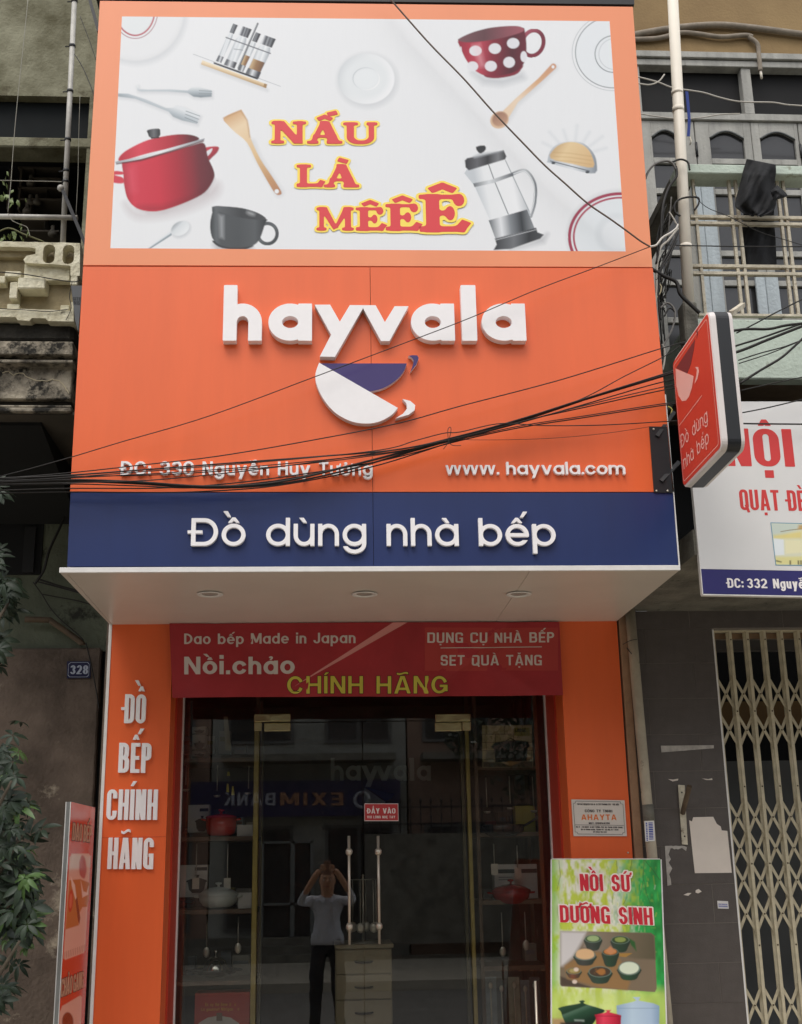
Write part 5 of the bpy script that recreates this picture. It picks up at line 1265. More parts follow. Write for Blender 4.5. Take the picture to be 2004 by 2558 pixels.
mb = MB(); n = 10; L = catmull([at(1716, 228, -.95), at(1719, 260, -.95), at(1722, 300, -.95), at(1720, 340, -.95)], 4)
for a, b in zip(L, L[1:]): mb.hexa([a+Vector((-.009, 0, 0)), a+Vector((.009, 0, 0)), b+Vector((.009, 0, 0)), b+Vector((-.009, 0, 0)), a+Vector((-.009, .004, 0)), a+Vector((.009, .004, 0)), b+Vector((.009, .004, 0)), b+Vector((-.009, .004, 0))])
mb.build('webbing', mat('strap_blue', '#27408f', .7), strap)
mb = MB(); mb.tube([at(1724, 342, -.95), at(1727, 352, -.95), at(1724, 362, -.95)], .004, 6); mb.build('clip', M_STEEL, strap)
def cloth():
    root = empty('black_trousers', at(1895, 470, YB-.03), 'black trousers folded over the mint-green balcony beam to dry', 'trousers')
    m = mat('black_cotton', '#101114', .85, n=.3, ns=12, bump=.3, bs=30)
    def sheet(name, left, right, dy, amp, seed):
        nx, ny = 40, 60; vs = []; rs = random.Random(seed); ph = [rs.uniform(0, 6) for _ in range(4)]
        L = catmull([Vector((*p, 0)) for p in left], 10); Rr = catmull([Vector((*p, 0)) for p in right], 10)
        for j in range(ny+1):
            lp_ = lambda C, t: C[int(t)].lerp(C[min(int(t)+1, len(C)-1)], t-int(t)); a = lp_(L, j/ny*(len(L)-1)); b = lp_(Rr, j/ny*(len(Rr)-1))
            for i in range(nx+1):
                u = i/nx; px = a.x+(b.x-a.x)*u; py = a.y+(b.y-a.y)*u
                w2 = j/ny*6; d = amp*(math.sin(u*6+ph[0]+w2*.9)+.6*math.sin(u*13+ph[1]-w2*1.3)+.7*abs(math.sin(w2*1.1+ph[2]+u*5))+.35*math.sin(u*27+w2*3+ph[3]))*min(1, j/10+.1)
                bulge = .05*math.sin(math.pi*u)
                vs.append(at(px, py, YB-.012-dy-bulge*min(1, j/12)+d))
        fs = [(j*(nx+1)+i, (j+1)*(nx+1)+i, (j+1)*(nx+1)+i+1, j*(nx+1)+i+1) for j in range(ny) for i in range(nx)]
        mb = MB(); mb.add(vs, fs, 0, True); o = mb.build(name, m, root)
        so_ = o.modifiers.new('thick', 'SOLIDIFY'); so_.thickness = .006
    sheet('trouser_leg', [(1858, 470), (1857, 540), (1852, 600), (1850, 668)], [(1936, 470), (1934, 540), (1938, 600), (1941, 670)], -.15, .008, 3)
    sheet('trouser_seat', [(1866, 397), (1857, 425), (1851, 450), (1843, 480), (1837, 506), (1841, 520), (1858, 533), (1872, 538)], [(1938, 411), (1939, 430), (1936, 455), (1939, 480), (1940, 500), (1936, 520), (1926, 532), (1908, 540)], .03, .016, 1)
    sheet('trouser_flap', [(1925, 478), (1928, 488), (1932, 500)], [(1942, 462), (1967, 487), (1948, 497)], .08, .004, 2)
cloth()
# -- sign of the next shop
s332 = empty('shop_sign', at(1860, 1480, -1.25), 'white sign of the next shop with red words and purple address strip, number 332', 'sign')
YS = -1.25
def s3(name, pts, m, dy=0, th=.02): return quadslab(name, pts, m, s332, th, YS-dy)
lx = lambda y: 1757+(y-1483)*.0922
s3('white_panel', [(lx(1421), 1421), (2330, 1432), (2330, 1003), (lx(1003), 1003)], mat('sign_white', '#dedddb', .4, n=.04, ns=3), 0, .03)
s3('purple_strip', [(lx(1483), 1483), (2330, 1494), (2330, 1432.5), (lx(1421.5), 1421.5)], mat('sign_purple', '#2e2b6b', .4, n=.1, ns=4), 0, .03)
s3('edge', [(lx(1484)-2, 1484), (lx(1484), 1484), (lx(1003), 1003), (lx(1003)-2, 1003)], M_TRIM, .001, .035)
s3('edge', [(lx(1486)-1, 1486.5), (2330, 1497.5), (2330, 1494.5), (lx(1484)-1, 1483.6)], M_TRIM, .001, .035)
k6 = lambda x, y: (1700+x*304/1183., 980+y*304/1183.)
SRED = mat('sign_red', '#cf3836', .45)
text('NỘI', style(w=.25, h=.14, cw=.66, r=.3, sp=.09, mw=.34, mt=.14, mh=.17, mg=.08), k6(440, 716), k6(1115, 724), 366*.257, YS, .001, SRED, s332)
text('QUẠT ĐÈN', style(w=.17, h=.13, cw=.45, r=.21, sp=.075, mh=.2, space=.28), k6(585, 1144), k6(1320, 1156), 200*.257, YS, .001, SRED, s332)
text('ĐC: 332  Nguyễn', style(w=.19, h=.16, cw=.58, ww=.52, xh=.74, r=.3, sp=.1, space=.14), k6(460, 1900), k6(1262, 1910), 93*.257, YS, .001, WH, s332)
text('Huy Tưởng', style(w=.19, h=.16, cw=.58, ww=.52, xh=.74, r=.3, sp=.1, space=.3), k6(1330, 1912), k6(1990, 1920), 93*.257, YS, .001, WH, s332)
a = [at(*k6(*q), YS-.0012) for q in ((875, 1265), (1500, 1280), (1540, 1690), (925, 1682))]
pp = Print(*a, 130, 100, '#dfe0c9')
kk = k6; b0 = lambda L: [k6(*q) for q in L]
pp.poly(b0([(880, 1270), (1500, 1285), (1500, 1340), (1150, 1320), (1000, 1400), (890, 1420)]), '#cfd9cf', 1, 5); pp.poly(b0([(905, 1390), (1040, 1370), (1180, 1350), (1180, 1420), (905, 1425)]), '#e9d98a', .8, 4)
pp.poly(b0([(905, 1420), (1003, 1430), (1010, 1580), (915, 1585)]), '#e8eef0', 1, 1.5); pp.poly(b0([(1015, 1435), (1180, 1435), (1180, 1560), (1020, 1570)]), '#ece8c4', 1, 3)
pp.line(b0([(975, 1355), (1060, 1340), (1190, 1325)]), 1.6, '#8d7b4d'); pp.poly(b0([(1150, 1290), (1300, 1290), (1300, 1340), (1140, 1330)]), '#c9a25b', .8, 3); pp.poly(b0([(920, 1600), (1190, 1595), (1190, 1680), (925, 1675)]), '#e2dca2', 1, 3)
for x in (1060, 1140, 1165): pp.poly(b0([(x, 1635), (x+14, 1635), (x+16, 1675), (x, 1675)]), '#6c6650', .9, 1.5)
pp.poly(b0([(930, 1630), (985, 1645), (980, 1655), (930, 1645)]), '#5d5a48', .8, 1.5)
for L in ([(875, 1265), (1500, 1280)], [(875, 1265), (925, 1682)], [(925, 1682), (1540, 1690)]): pp.line(b0(L), 3.2, '#3f8fb0')
pp.build('printed_room', s332, rough=.4)
# concrete canopy behind that sign
z33 = at(1590, 1527, 0).z; zf33 = at(1745, 1386, -1.23).z
mb = MB(); X0 = xr+.045; X0f = at(1745, 1386, -1.23).x
mb.hexa([Vector((X0f-.02, -1.23, zf33)), Vector((7, -1.23, zf33)), Vector((7, -1.23, zf33+.14)), Vector((X0f-.02, -1.23, zf33+.14)), Vector((X0, .0, z33)), Vector((7, .0, z33)), Vector((7, .0, z33+.14)), Vector((X0, .0, z33+.14))])
mb.build('concrete_canopy', M_CONC, nb)
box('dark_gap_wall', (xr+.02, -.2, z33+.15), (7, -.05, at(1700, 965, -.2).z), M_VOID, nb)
# -- tiled pillar, tile by tile
tx0, tx1 = at(1592, 1560, 0).x, at(1780, 1577, 0).x
tw = empty('tiled_wall', (0, 0, 0)); tw.parent = nb; tw.location = Vector(((tx0+tx1)/2, .02, 0))-world_loc(nb)
box('mortar_bed', (X0-.03, .0008, GZ), (tx1-.002, .4, z33), M_GROUT, tw)
box('mortar_bed', (tx1-.002, .0008, at(1800, 1572, 0).z), (7, .4, z33), M_GROUT, tw)
zrow = [at(1780, y, 0).z for y in (2506, 2405, 2306, 2208)]; th_ = (zrow[3]-zrow[0])/3; zj = zrow[0]
xj = at(1782, 2250, 0).x; k = -int((zj-GZ)/th_)-1; G2 = .0010; cache = {}
rs = random.Random(4)
gz = at(1800, 1572, 0).z
while zj+k*th_ < z33:
    if zj+(k+1)*th_ < GZ+.02: k += 1; continue
    z0 = max(zj+k*th_+G2, GZ+.003); z1 = min(zj+(k+1)*th_-G2, z33-.001)
    off = (xj if k % 2 == 0 else xj+.3)
    x = off-3.0
    while x < 4.6:
        a, b = max(x+G2, X0-.02), x+.6-G2
        lim = tx1-.003 if z1 < gz+.01 else 5.5
        b = min(b, lim)
        if b-a > .02 and z1-z0 > .01:
            zz0 = z0
            d = rs.uniform(-.0008, .0008)
            key = (round(b-a, 3), round(z1-zz0, 3))
            if key not in cache:
                mb = MB(); mb.bbox((0, 0, 0), (b-a, .012, z1-zz0), .0010); o = mb.build('tile', M_TILE, None); cache[key] = o.data; o.parent = tw
            else: o = bpy.data.objects.new('tile', cache[key]); COL.objects.link(o); o.parent = tw
            o.location = Vector((a, d-.001, zz0))-world_loc(tw)
        x += .6
    k += 1
mb = MB(); mb.bbox((tx1-.0025, .0, GZ), (tx1+.008, .12, gz), .001); mb.build('edge_trim', M_TRIM, tw)
# rendered strip and old downpipe beside the orange pillar
mb = MB(); x0 = xr+.012; mb.bbox((x0, -.012, GZ), (x0+.05, .06, z33-.02), .003); mb.build('plaster_strip', mat('bare_brown_plaster', '#a27f63', .9, n=.25, ns=9, bump=.4, bs=50), nb)
dp = empty('old_downpipe', at(1600, 1800, -.05), 'stained grey downpipe between the orange pillar and the slate tiles', 'pipe')
mb = MB(); mb.tube([at(1573, 1515, -.05), at(1597, 1790, -.05), at(1621, 2050, -.05), at(1668, 2558, -.05), at(1700, 2900, -.05)], .0315, 16); mb.build('pipe', mat('stained_pipe', '#b3a893', .6, n=.3, ns=5, n2=('#5d5342', 9, .62)), dp)
mb = MB(); mb.tube([at(1618, 2010, -.05), at(1622, 2050, -.05)], .034, 16); mb.build('pipe_collar', M_CONC, dp)
mb = MB(); mb.tube(catmull([at(1556, 1610, -.09), at(1575, 1600, -.09), at(1592, 1597, -.09)], 4), .002, 6); mb.tube(catmull([at(1566, 1618, -.09), at(1578, 1634, -.09)], 3), .003, 6); mb.build('wire_tie', M_BLACK, dp)
def flat(name, pts, m, label=None, cat=None, Y=-.0035, th=.001, par=None, group=None, kk=None):
    L = [at(*(kk(*p) if kk else p), Y) for p in pts]
    o = plate(name, [[(v.x, v.z) for v in L]], Y, th, m, par)
    if label: tag(o, label, cat, group)
    return o
kc = lambda x, y: (1000+x*1004/1708., 1858+y*1004/1708.)
PAPER = mat('bare_paper', '#ded3c8', .8, n=.06, ns=10); PAPER2 = mat('torn_paper', '#b8b2ab', .85, n=.3, ns=30)
flat('pasted_paper', [(1228, 325), (1240, 330), (1245, 312), (1330, 310), (1345, 340), (1362, 352), (1366, 368), (1390, 370), (1409, 548), (1252, 550), (1243, 470)], PAPER, 'large blank torn white paper pasted on the slate tiles beside the folding gate', 'paper', kk=kc)
flat('pasted_paper', [(1107, 8), (1332, 6), (1333, 19), (1220, 28), (1110, 37)], PAPER2, 'long narrow strip of white paper stuck high on the slate tiles', 'paper', kk=kc)
rs = random.Random(9)
edge = [(1125, 434)]+[(1125+i*9, 434+rs.uniform(-1, 1)) for i in range(1, 10)]+[(1218, 440), (1215, 456)]+[(1205-i*8, 446+rs.uniform(-4, 6)) for i in range(8)]+[(1140, 470), (1150, 490), (1141, 505), (1156, 530), (1143, 555), (1150, 575), (1152, 600), (1136, 604), (1130, 520)]
flat('paper_scrap', edge, PAPER2, 'ragged L-shaped remains of a torn poster on the slate tiles beside the downpipe', 'paper', kk=kc)
for L, lab in (([(1138, 150), (1160, 152), (1182, 148), (1180, 156), (1158, 160)], 'small white paper scrap left of the sawn-off pipe bracket'), ([(1282, 147), (1310, 150), (1325, 146), (1327, 154), (1300, 154)], 'small white paper scrap right above the pipe bracket'),
               ([(1203, 642), (1222, 634), (1238, 634), (1224, 646)], 'small white paper scrap low on the tiles, the left of two'), ([(1256, 622), (1268, 617), (1281, 628), (1266, 636), (1255, 632)], 'small white paper scrap low on the tiles, the right of two')):
    flat('paper_scrap', L, PAPER, lab, 'paper', kk=kc)
def sticker(pts, label, lines, vertical=False):
    o = flat('number_sticker', pts, mat('sticker_white', '#d6d3d0', .6), label, 'sticker', kk=kc, Y=-.004 if not vertical else -.083)
    A, B, C, D = [at(*kc(*p), (-.0052 if not vertical else -.0842)) for p in pts]      # tl tr br bl
    m = MB()
    rs = random.Random(2)
    if vertical:
        for col, (u0, u1) in enumerate(((.12, .28), (.4, .85))):
            v = .08
            while v < .92:
                w_ = rs.uniform(.04, .07); q = lambda u, v_: (A.lerp(B, u)).lerp(D.lerp(C, u), v_)
                m.quad(q(u0, v+w_), q(u1, v+w_), q(u1, v), q(u0, v)); v += w_+.025
    else:
        for (v0, v1) in ((.35, .52), (.6, .82)):
            u = .1
            while u < .88:
                w_ = rs.uniform(.04, .08); q = lambda u_, v_: (A.lerp(B, u_)).lerp(D.lerp(C, u_), v_)
                m.quad(q(u, v1), q(u+w_, v1), q(u+w_, v0), q(u, v0)); u += w_+.03
    m.build('printed_digits', mat('sticker_blue', '#3c4a9c', .6), o, )
sticker([(1347, 667), (1393, 669), (1396, 701), (1350, 700)], 'tiny white sticker with blue number on the slate tiles near the gate', 2)
sticker([(1038, 328), (1079, 327), (1083, 413), (1042, 416)], 'white sticker with blue vertical phone number stuck on the downpipe', 2, True)
pb = empty('pipe_bracket', at(1706, 2000, -.01), 'rusty flat bracket with a sawn-off tube bolted to the slate tiles', 'bracket')
quadslab('flat_bar', [kc(1198, 427), kc(1222, 429), kc(1209, 176), kc(1181, 174)], M_RUST, pb, .006, -.011)
mb = MB(); A = at(*kc(1200, 296), -.02); B = at(*kc(1229, 180), -.14); mb.tube([A, B], .0155, 12, cap=False); mb.tube([B, A], .013, 12, cap=True); mb.build('tube_stub', mat('rusty_tube', '#6b5a48', .7, .2, n=.4, ns=14), pb)
for q in ((1197, 207), (1209, 393)): mb = MB(); mb.ball(at(*kc(*q), -.012), .005, k=8); mb.build('bolt', M_BLACK, pb)
# -- folding gate
gate = empty('folding_gate', at(1900, 2400, .06), 'beige steel folding gate with scissor lattice closed across a dark shopfront', 'gate')
YQ = .06
bar_x = [at(1782.5+i*42.75, 1600, YQ).x for i in range(-0, 30)]; bar_x = [b for b in bar_x if b < 4.9]
gzt = at(1800, 1578, YQ).z; hb = .0098
rows = [at(1850, y, YQ).z for y in (1733, 1824, 2042, 2120, 2201, 2284, 2513)]; rows += [rows[-1]-.205, rows[-1]-.41, rows[-1]-.62, rows[-1]-.83, rows[-1]-1.04]
hh = abs(at(1850, 1733, YQ).z-at(1850, 1690, YQ).z)
mb0 = MB(); mb0.bbox((-hb, -.006, GZ+.02), (hb, .006, gzt), .002); ob = mb0.build('upright_bar', M_GATE, gate); ob.location = Vector((bar_x[0], YQ, 0))-world_loc(gate); me_bar = ob.data
mb1 = MB(); mb1.bbox((-hb, -.004, GZ+.02), (hb, .004, gzt), .001); oc = mb1.build('rear_bar', M_GATE, gate); oc.location = Vector((bar_x[0]-.004, YQ+.045, 0))-world_loc(gate); me_rear = oc.data
sp = bar_x[1]-bar_x[0]; L = math.hypot(sp, 2*hh); me_st = []
for s in (-1, 1):
    mb = MB(); a = Vector((0, 0, s*hh)); b = Vector((sp, 0, -s*hh)); d = (b-a).normalized(); nn = Vector((-d.z, 0, d.x))*.0085; e = d*.012; y = Vector((0, .0025, 0))
    mb.hexa([a-e-nn-y, b+e-nn-y, b+e+nn-y, a-e+nn-y, a-e-nn+y, b+e-nn+y, b+e+nn+y, a-e+nn+y]); st_ = mb.build('lattice_strap', M_GATE, None); me_st.append(st_.data); bpy.data.objects.remove(st_)
mb = MB(); mb.ball((0, 0, 0), .0055, k=8, sc=(1, .5, 1)); rv = mb.build('rivet', mat('dull_rivet', '#5d5040', .5, .5), None); me_rv = rv.data; bpy.data.objects.remove(rv)
def put(name, me, loc, par):
    o = bpy.data.objects.new(name, me); COL.objects.link(o); o.parent = par; o.location = Vector(loc)-world_loc(par); return o
for i, x in enumerate(bar_x):
    if i: put('upright_bar', me_bar, (x, YQ, 0), gate); put('rear_bar', me_rear, (x-.004, YQ+.045, 0), gate)
    if i < 7:
        for z in rows[:7]:
            put('lattice_strap', me_st[0], (x, YQ+.022, z), gate); put('lattice_strap', me_st[1], (x, YQ+.015, z), gate); put('rivet', me_rv, (x+sp/2, YQ+.010, z), gate)
        for y_ in (1598, 1777, 1965, 2158, 2362): put('rivet', me_rv, (x, YQ-.008, at(1850, y_, YQ).z), gate)
rest = MB()
for i, x in enumerate(bar_x):
    for j, z in enumerate(rows):
        if i < 7 and j < 7: continue
        for s, yy in ((-1, .022), (1, .015)):
            a = Vector((x, YQ+yy, z+s*hh)); b = Vector((x+sp, YQ+yy, z-s*hh)); d = (b-a).normalized(); nn = Vector((-d.z, 0, d.x))*.0085
            rest.hexa([a-nn, b-nn, b+nn, a+nn]+[q+Vector((0, .004, 0)) for q in (a-nn, b-nn, b+nn, a+nn)])
rest.build('lattice_straps', M_GATE, gate)['kind'] = 'stuff'
box('top_rail', (tx1+.002, YQ-.015, gzt), (5.0, YQ+.055, gzt+.014), M_GATE, gate, .002)
box('top_channel', (tx1+.01, YQ+.06, gzt-.035), (5.0, YQ+.08, gzt-.001), mat('rusty_channel', '#8a6f55', .8, n=.3, ns=9), gate)
box('shutter', (tx1, .62, GZ), (5.4, .66, at(1900, 1900, .6).z+.0), mat('grey_roller', '#54575a', .6, n=.15, ns=3), nb)
box('inner_lintel', (tx1, .5, at(1900, 1625, .5).z), (5.4, .56, gzt+.1), mat('grey_lintel', '#555250', .8), nb)
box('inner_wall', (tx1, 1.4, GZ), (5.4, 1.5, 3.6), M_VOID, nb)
box('inner_board', (tx1+.05, .9, at(1900, 1810, .9).z), (5.4, .92, at(1900, 1752, .9).z), mat('brown_board', '#6e5636', .8), nb)
# ================================================================ the old house on the left (number 328)
lh = empty('old_house', (-3.2, 0, 0), 'old stained plaster house on the left with relief balcony, number 328 by its passage', 'house')
YL = .75; XR = xl-.06       # its wall plane and the line where it meets the shop
zl = lambda y, Y=YL, x=100: at(x, y, Y).z
YP = -.70                   # balcony front
xe = lambda x, y, Y: at(x, y, Y).x
XE = xe(205, 640, YP)       # right end of the balcony
# lower storey: damp green wall above, brown render below with a ledge
box('lower_wall', (-7, YL, zl(1628)), (XR, YL+.25, at(100, 1060, YL).z), M_GREENWALL, lh)
box('lower_render', (-7, YL-.05, GZ), (at(252, 1640, YL-.05).x, YL+.2, zl(1619, YL-.05)), M_BROWNWALL, lh, .01)
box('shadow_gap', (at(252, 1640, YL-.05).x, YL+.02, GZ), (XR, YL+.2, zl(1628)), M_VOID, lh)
box('dark_window', (-7, YL-.012, zl(1436)), (at(108, 1350, YL).x, YL+.0, zl(1310)), M_VOID, lh)
box('window_bar', (at(60, 1390, YL).x, YL-.03, zl(1432)), (at(88, 1390, YL).x, YL-.013, zl(1318)), mat('black_frame', '#0f0f0f', .7), lh)
# upper storey
YU = .55
box('upper_wall', (-7, YU, zl(240, YU)), (XR+.02, YU+.19, 10.2), M_KHAKI, lh)
box('upper_beam', (-7, YU-.02, zl(371, YU)), (XR, YU+.19, zl(346, YU)), M_KHAKI, lh, .01)
box('upper_pier', (at(222, 300, YU).x, YU-.01, zl(1040, YU)), (XR+.03, YU+.19, zl(240, YU)-.002), M_KHAKI, lh)
box('transom_pane', (-7, YU+.08, zl(346, YU)), (at(222, 300, YU).x, YU+.09, zl(240, YU)), mat('dark_louvre_glass', '#15191a', .8, n=.2, ns=6, spec=.2), lh)
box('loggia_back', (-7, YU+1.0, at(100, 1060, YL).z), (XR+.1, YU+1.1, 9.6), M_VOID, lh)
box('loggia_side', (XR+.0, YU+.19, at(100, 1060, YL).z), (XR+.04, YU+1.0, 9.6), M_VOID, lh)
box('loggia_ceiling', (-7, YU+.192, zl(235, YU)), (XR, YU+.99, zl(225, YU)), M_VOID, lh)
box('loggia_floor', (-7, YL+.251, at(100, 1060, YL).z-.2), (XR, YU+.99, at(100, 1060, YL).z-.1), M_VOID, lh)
# shelves inside the loggia
sf = empty('wall_shelf', at(110, 500, YU+.8), 'dark wooden wall shelf with small ornaments in the shaded loggia', 'shelf')
MS = mat('black_brown_shelf', '#5d554a', .8)
s8 = lambda x, y: (x*250/1298., 400+y*250/1298.)
for a, b, c, d in ((270, 180, 830, 192), (270, 440, 800, 452), (290, 585, 830, 600), (470, 318, 830, 330), (300, 848, 620, 862), (300, 992, 800, 1004)):
    A, B = at(*s8(a, d), YU+.7), at(*s8(c, b), YU+.7); box('shelf_board', (A.x, YU+.6, A.z), (B.x, YU+.8, B.z), MS, sf)
for a, b, d in ((290, 180, 720), (460, 180, 440), (640, 330, 590), (435, 590, 720), (150, 200, 720), (610, 800, 1000)):
    A, B = at(*s8(a, d), YU+.7), at(*s8(a+16, b), YU+.7); box('shelf_side', (A.x, YU+.6, A.z), (B.x, YU+.8, B.z), MS, sf)
for x, y, lab in ((390, 585, 'small dusty figurine on the middle shelf of the shaded loggia, left of a pair'), (480, 582, 'small dusty figurine on the middle shelf of the shaded loggia, right of a pair'), (350, 692, 'small dusty vase in the lower compartment of the loggia shelf'),
                  (400, 330, 'small dusty vase in the top compartment of the loggia shelf'), (680, 985, 'small dusty figurine on the lowest loggia shelf near the upright pipe')):
    c = at(*s8(x, y), YU+.62); mb = MB(); mb.lathe([(0, 0), (.03, .0), (.036, .02), (.02, .05), (.014, .062), (.018, .075), (.012, .09), (0, .095)], c, 12)
    tag(mb.build('ornament', mat('dusty_ornament', '#6d675c', .7), None), lab, 'ornament')
# balcony relief front
par = empty('relief_balcony', (at(100, 700, YP).x, YP, zl(800, YP)), 'cream balcony front with raised geometric plaster blocks over mouldy mouldings', 'balcony')
k8 = s8
def rel(x0, y0, x1, y1, Y0, Y1, m=M_CREAM, name='relief_block', b=.004):
    A, B = at(*k8(x0, y1), Y0), at(*k8(x1, y0), Y0); return box(name, (A.x, Y0, A.z), (B.x, Y1, B.z), m, par, b)
XE = at(*k8(1048, 1300), YP).x; X_0 = -3.6
zb1 = at(*k8(500, 2085), YP).z; zt1 = at(*k8(500, 1055), YP).z
box('back_panel', (X_0, YP+.09, zb1), (XE-.015, YP+.2, at(*k8(500, 1250), YP+.09).z), mat('buff_plaster', '#b3a684', .9, n=.4, ns=4, bump=.7, bs=40, col2='#75694f', n2=('#4a4433', 7, .60)), par)
# top rail pierced by rounded openings
def rrl(x0, y0, x1, y1, r, n=4):
    A, B = at(*k8(x0, y1), YP), at(*k8(x1, y0), YP); o = []
    for cx, cz, a0 in ((B.x-r, B.z-r, 0), (A.x+r, B.z-r, 90), (A.x+r, A.z+r, 180), (B.x-r, A.z+r, 270)):
        for i in range(n+1): t = R(a0+90*i/n); o.append((cx+r*math.cos(t), cz+r*math.sin(t)))
    return o
jag = random.Random(6)
topz = [at(*k8(x, 1052+x*.022+jag.uniform(-3, 3)), YP) for x in range(1040, -700, -58)]
ol = [(at(*k8(915, 1370), YP).x, at(*k8(915, 1370), YP).z), (at(*k8(915, 1500), YP).x, at(*k8(915, 1500), YP).z), (XE, at(*k8(1048, 1500), YP).z)]
ol += [(v.x, v.z) for v in topz]
ol += [(at(*k8(-700, 1105), YP).x, at(*k8(-700, 1105), YP).z)]
ol += [(at(*k8(x, y), YP).x, at(*k8(x, y), YP).z) for x, y in ((380, 1130), (462, 1145), (462, 1215), (345, 1240), (305, 1290), (330, 1330), (560, 1345), (720, 1352))]
plate('pierced_rail', [ol, rrl(552, 1096, 720, 1335, .03)[::-1], rrl(806, 1100, 970, 1345, .03)[::-1]], YP+.10, .10, M_CREAM, par)
rel(-700, 1105, 462, 1250, YP+.05, YP+.12, MATS['buff_plaster'], 'recess'); 
rel(305, 1345, 915, 1560, YP+.035, YP+.10); rel(552, 1090, 720, 1340, YP+.12, YP+.16, MATS['buff_plaster'], 'recess'); rel(800, 1090, 975, 1350, YP+.12, YP+.16, MATS['buff_plaster'], 'recess')
rel(225, 1520, 590, 1660, YP-.02, YP+.10, b=.006); rel(118, 1580, 235, 1790, YP+.0, YP+.10); rel(60, 1440, 275, 1510, YP+.02, YP+.10); rel(-300, 1500, 70, 1590, YP+.02, YP+.1)
rel(88, 1865, 255, 1945, YP+.03, YP+.1); rel(-500, 1860, -100, 1950, YP+.03, YP+.1); rel(780, 1880, 900, 1960, YP+.06, YP+.1, b=.004); rel(-500, 1300, -120, 1440, YP+.02, YP+.1)
rel(912, 1500, 1010, 1615, YP+.0, YP+.09, name='end_post'); rel(912, 1840, 968, 1975, YP+.02, YP+.1, name='end_post')
# bottom lip with notches
lip = [(X_0, zb1)]+[(at(*k8(x, y), YP).x, at(*k8(x, y), YP).z) for x, y in ((-100, 2085), (-60, 2050), (215, 2055), (245, 2095), (395, 2100), (425, 2065), (600, 2070), (635, 2105), (965, 2110), (965, 1975), (860, 1965), (520, 1955), (200, 1945), (-300, 1960))]+[(X_0, zb1+.1)]
plate('bottom_lip', [lip], YP+.10, .12, M_CREAM, par)
box('side_wall', (XE-.03, YP+.21, zb1), (XE-.002, YU-.012, zt1-.02), MATS['buff_plaster'], par)
box('side_wall', (XE-.03, YP+.10, at(*k8(0, 1600), YP).z), (XE-.002, YP+.21, zt1-.03), MATS['buff_plaster'], par)
# mould-black ledge and mouldings below
km = lambda x, y: (x*250/1090., 760+y*250/1090.)
def strip(y0, y1, x1, Yf, m, name='moulding', b=.006):
    A = at(*km(300, y1), Yf); B = at(*km(300, y0), Yf); xx = at(*km(x1, (y0+y1)/2), Yf).x
    return box(name, (X_0, Yf, A.z), (xx, YU-.012, B.z), m, par, b)
strip(195, 400, 800, YP+.05, M_SOOT, 'mouldy_ledge', .02); strip(400, 548, 795, YP+.03, M_MOULD); strip(550, 600, 795, YP+.10, M_SOOT); strip(602, 636, 795, YP-.015, M_MOULD, b=.012); strip(638, 662, 790, YP+.01, M_MOULD, b=.008)
strip(664, 1034, 782, YP+.05, M_MOULD, 'cracked_fascia'); strip(1036, 1096, 778, YP+.09, M_SOOT); strip(1098, 1120, 776, YP+.03, M_MOULD); strip(1122, 1170, 776, YP, M_MOULD, b=.012)
zu = at(*km(300, 1170), YP).z
crk = MB(); L = [(30, 742), (90, 735), (150, 770), (240, 745), (300, 790), (400, 830), (500, 838), (570, 818), (650, 830), (700, 890), (740, 945), (765, 1000)]
rs = random.Random(8); LL = []
for a, b in zip(L, L[1:]):
    for t in (0, .33, .66): LL.append((a[0]+(b[0]-a[0])*t+rs.uniform(-5, 5), a[1]+(b[1]-a[1])*t+rs.uniform(-7, 7)))
crk.tube([at(*km(*q), YP+.049) for q in LL], .0035, 4); crk.build('plaster_crack', mat('flaked_edge', '#b9ae93', .9), par)
box('soffit', (X_0, YP+.03, zu-.01), (XR-.01, YU-.0, zu+.01), mat('dark_soffit', '#4a443b', .9, n=.3, ns=4), lh)
mb = MB(); q = [at(x, y, YP+.1) for x, y in ((-20, 1052), (104, 1053))]
mb.hexa([Vector((X_0, YP+.15, zu-.03)), Vector((at(104, 1053, YP+.15).x, YP+.15, zu-.03)), Vector((at(104, 1053, YP+.15).x, YP+.15, zu-.009)), Vector((X_0, YP+.15, zu-.009)), Vector((X_0, YU+.1, zu-.3)), Vector((at(104, 1053, YP+.15).x, YU+.1, zu-.3)), Vector((at(104, 1053, YP+.15).x, YU+.1, zu-.01)), Vector((X_0, YU+.1, zu-.01))]); mb.build('soffit_shade', M_VOID, lh)  # near-black wedge standing in for shade in the soffit's recess
# number plate
npl = empty('house_number', at(197, 1674, YL-.06), 'dark blue enamel house number plate 328 on the brown render', 'number plate')
kn = lambda x, y: (x*320/1163., 1220+y*320/1163.)
YN = YL-.062
quadslab('plate', [kn(608, 1724), kn(822, 1722), kn(820, 1570), kn(608, 1570)], mat('enamel_blue', '#15173d', .3), npl, .008, YN)
BW = mat('enamel_white', '#aab0bd', .4); mb = MB()
A, B = at(*kn(616, 1714), YN-.001), at(*kn(814, 1578), YN-.001)
c_ = .012; O = [(A.x+c_, A.z), (B.x-c_, A.z), (B.x, A.z+c_), (B.x, B.z-c_), (B.x-c_, B.z), (A.x+c_, B.z), (A.x, B.z-c_), (A.x, A.z+c_)]
I = [(x+(.0022 if x < (A.x+B.x)/2 else -.0022), z+(.0022 if z < (A.z+B.z)/2 else -.0022)) for x, z in O]
plate('border_line', [O, I[::-1]], YN-.0003, .0008, BW, npl)
text('328', style(w=.26, h=.09, cw=.62, r=.3, sp=.12), kn(637, 1686), kn(800, 1686), 80*.275, YN, .001, BW, npl)
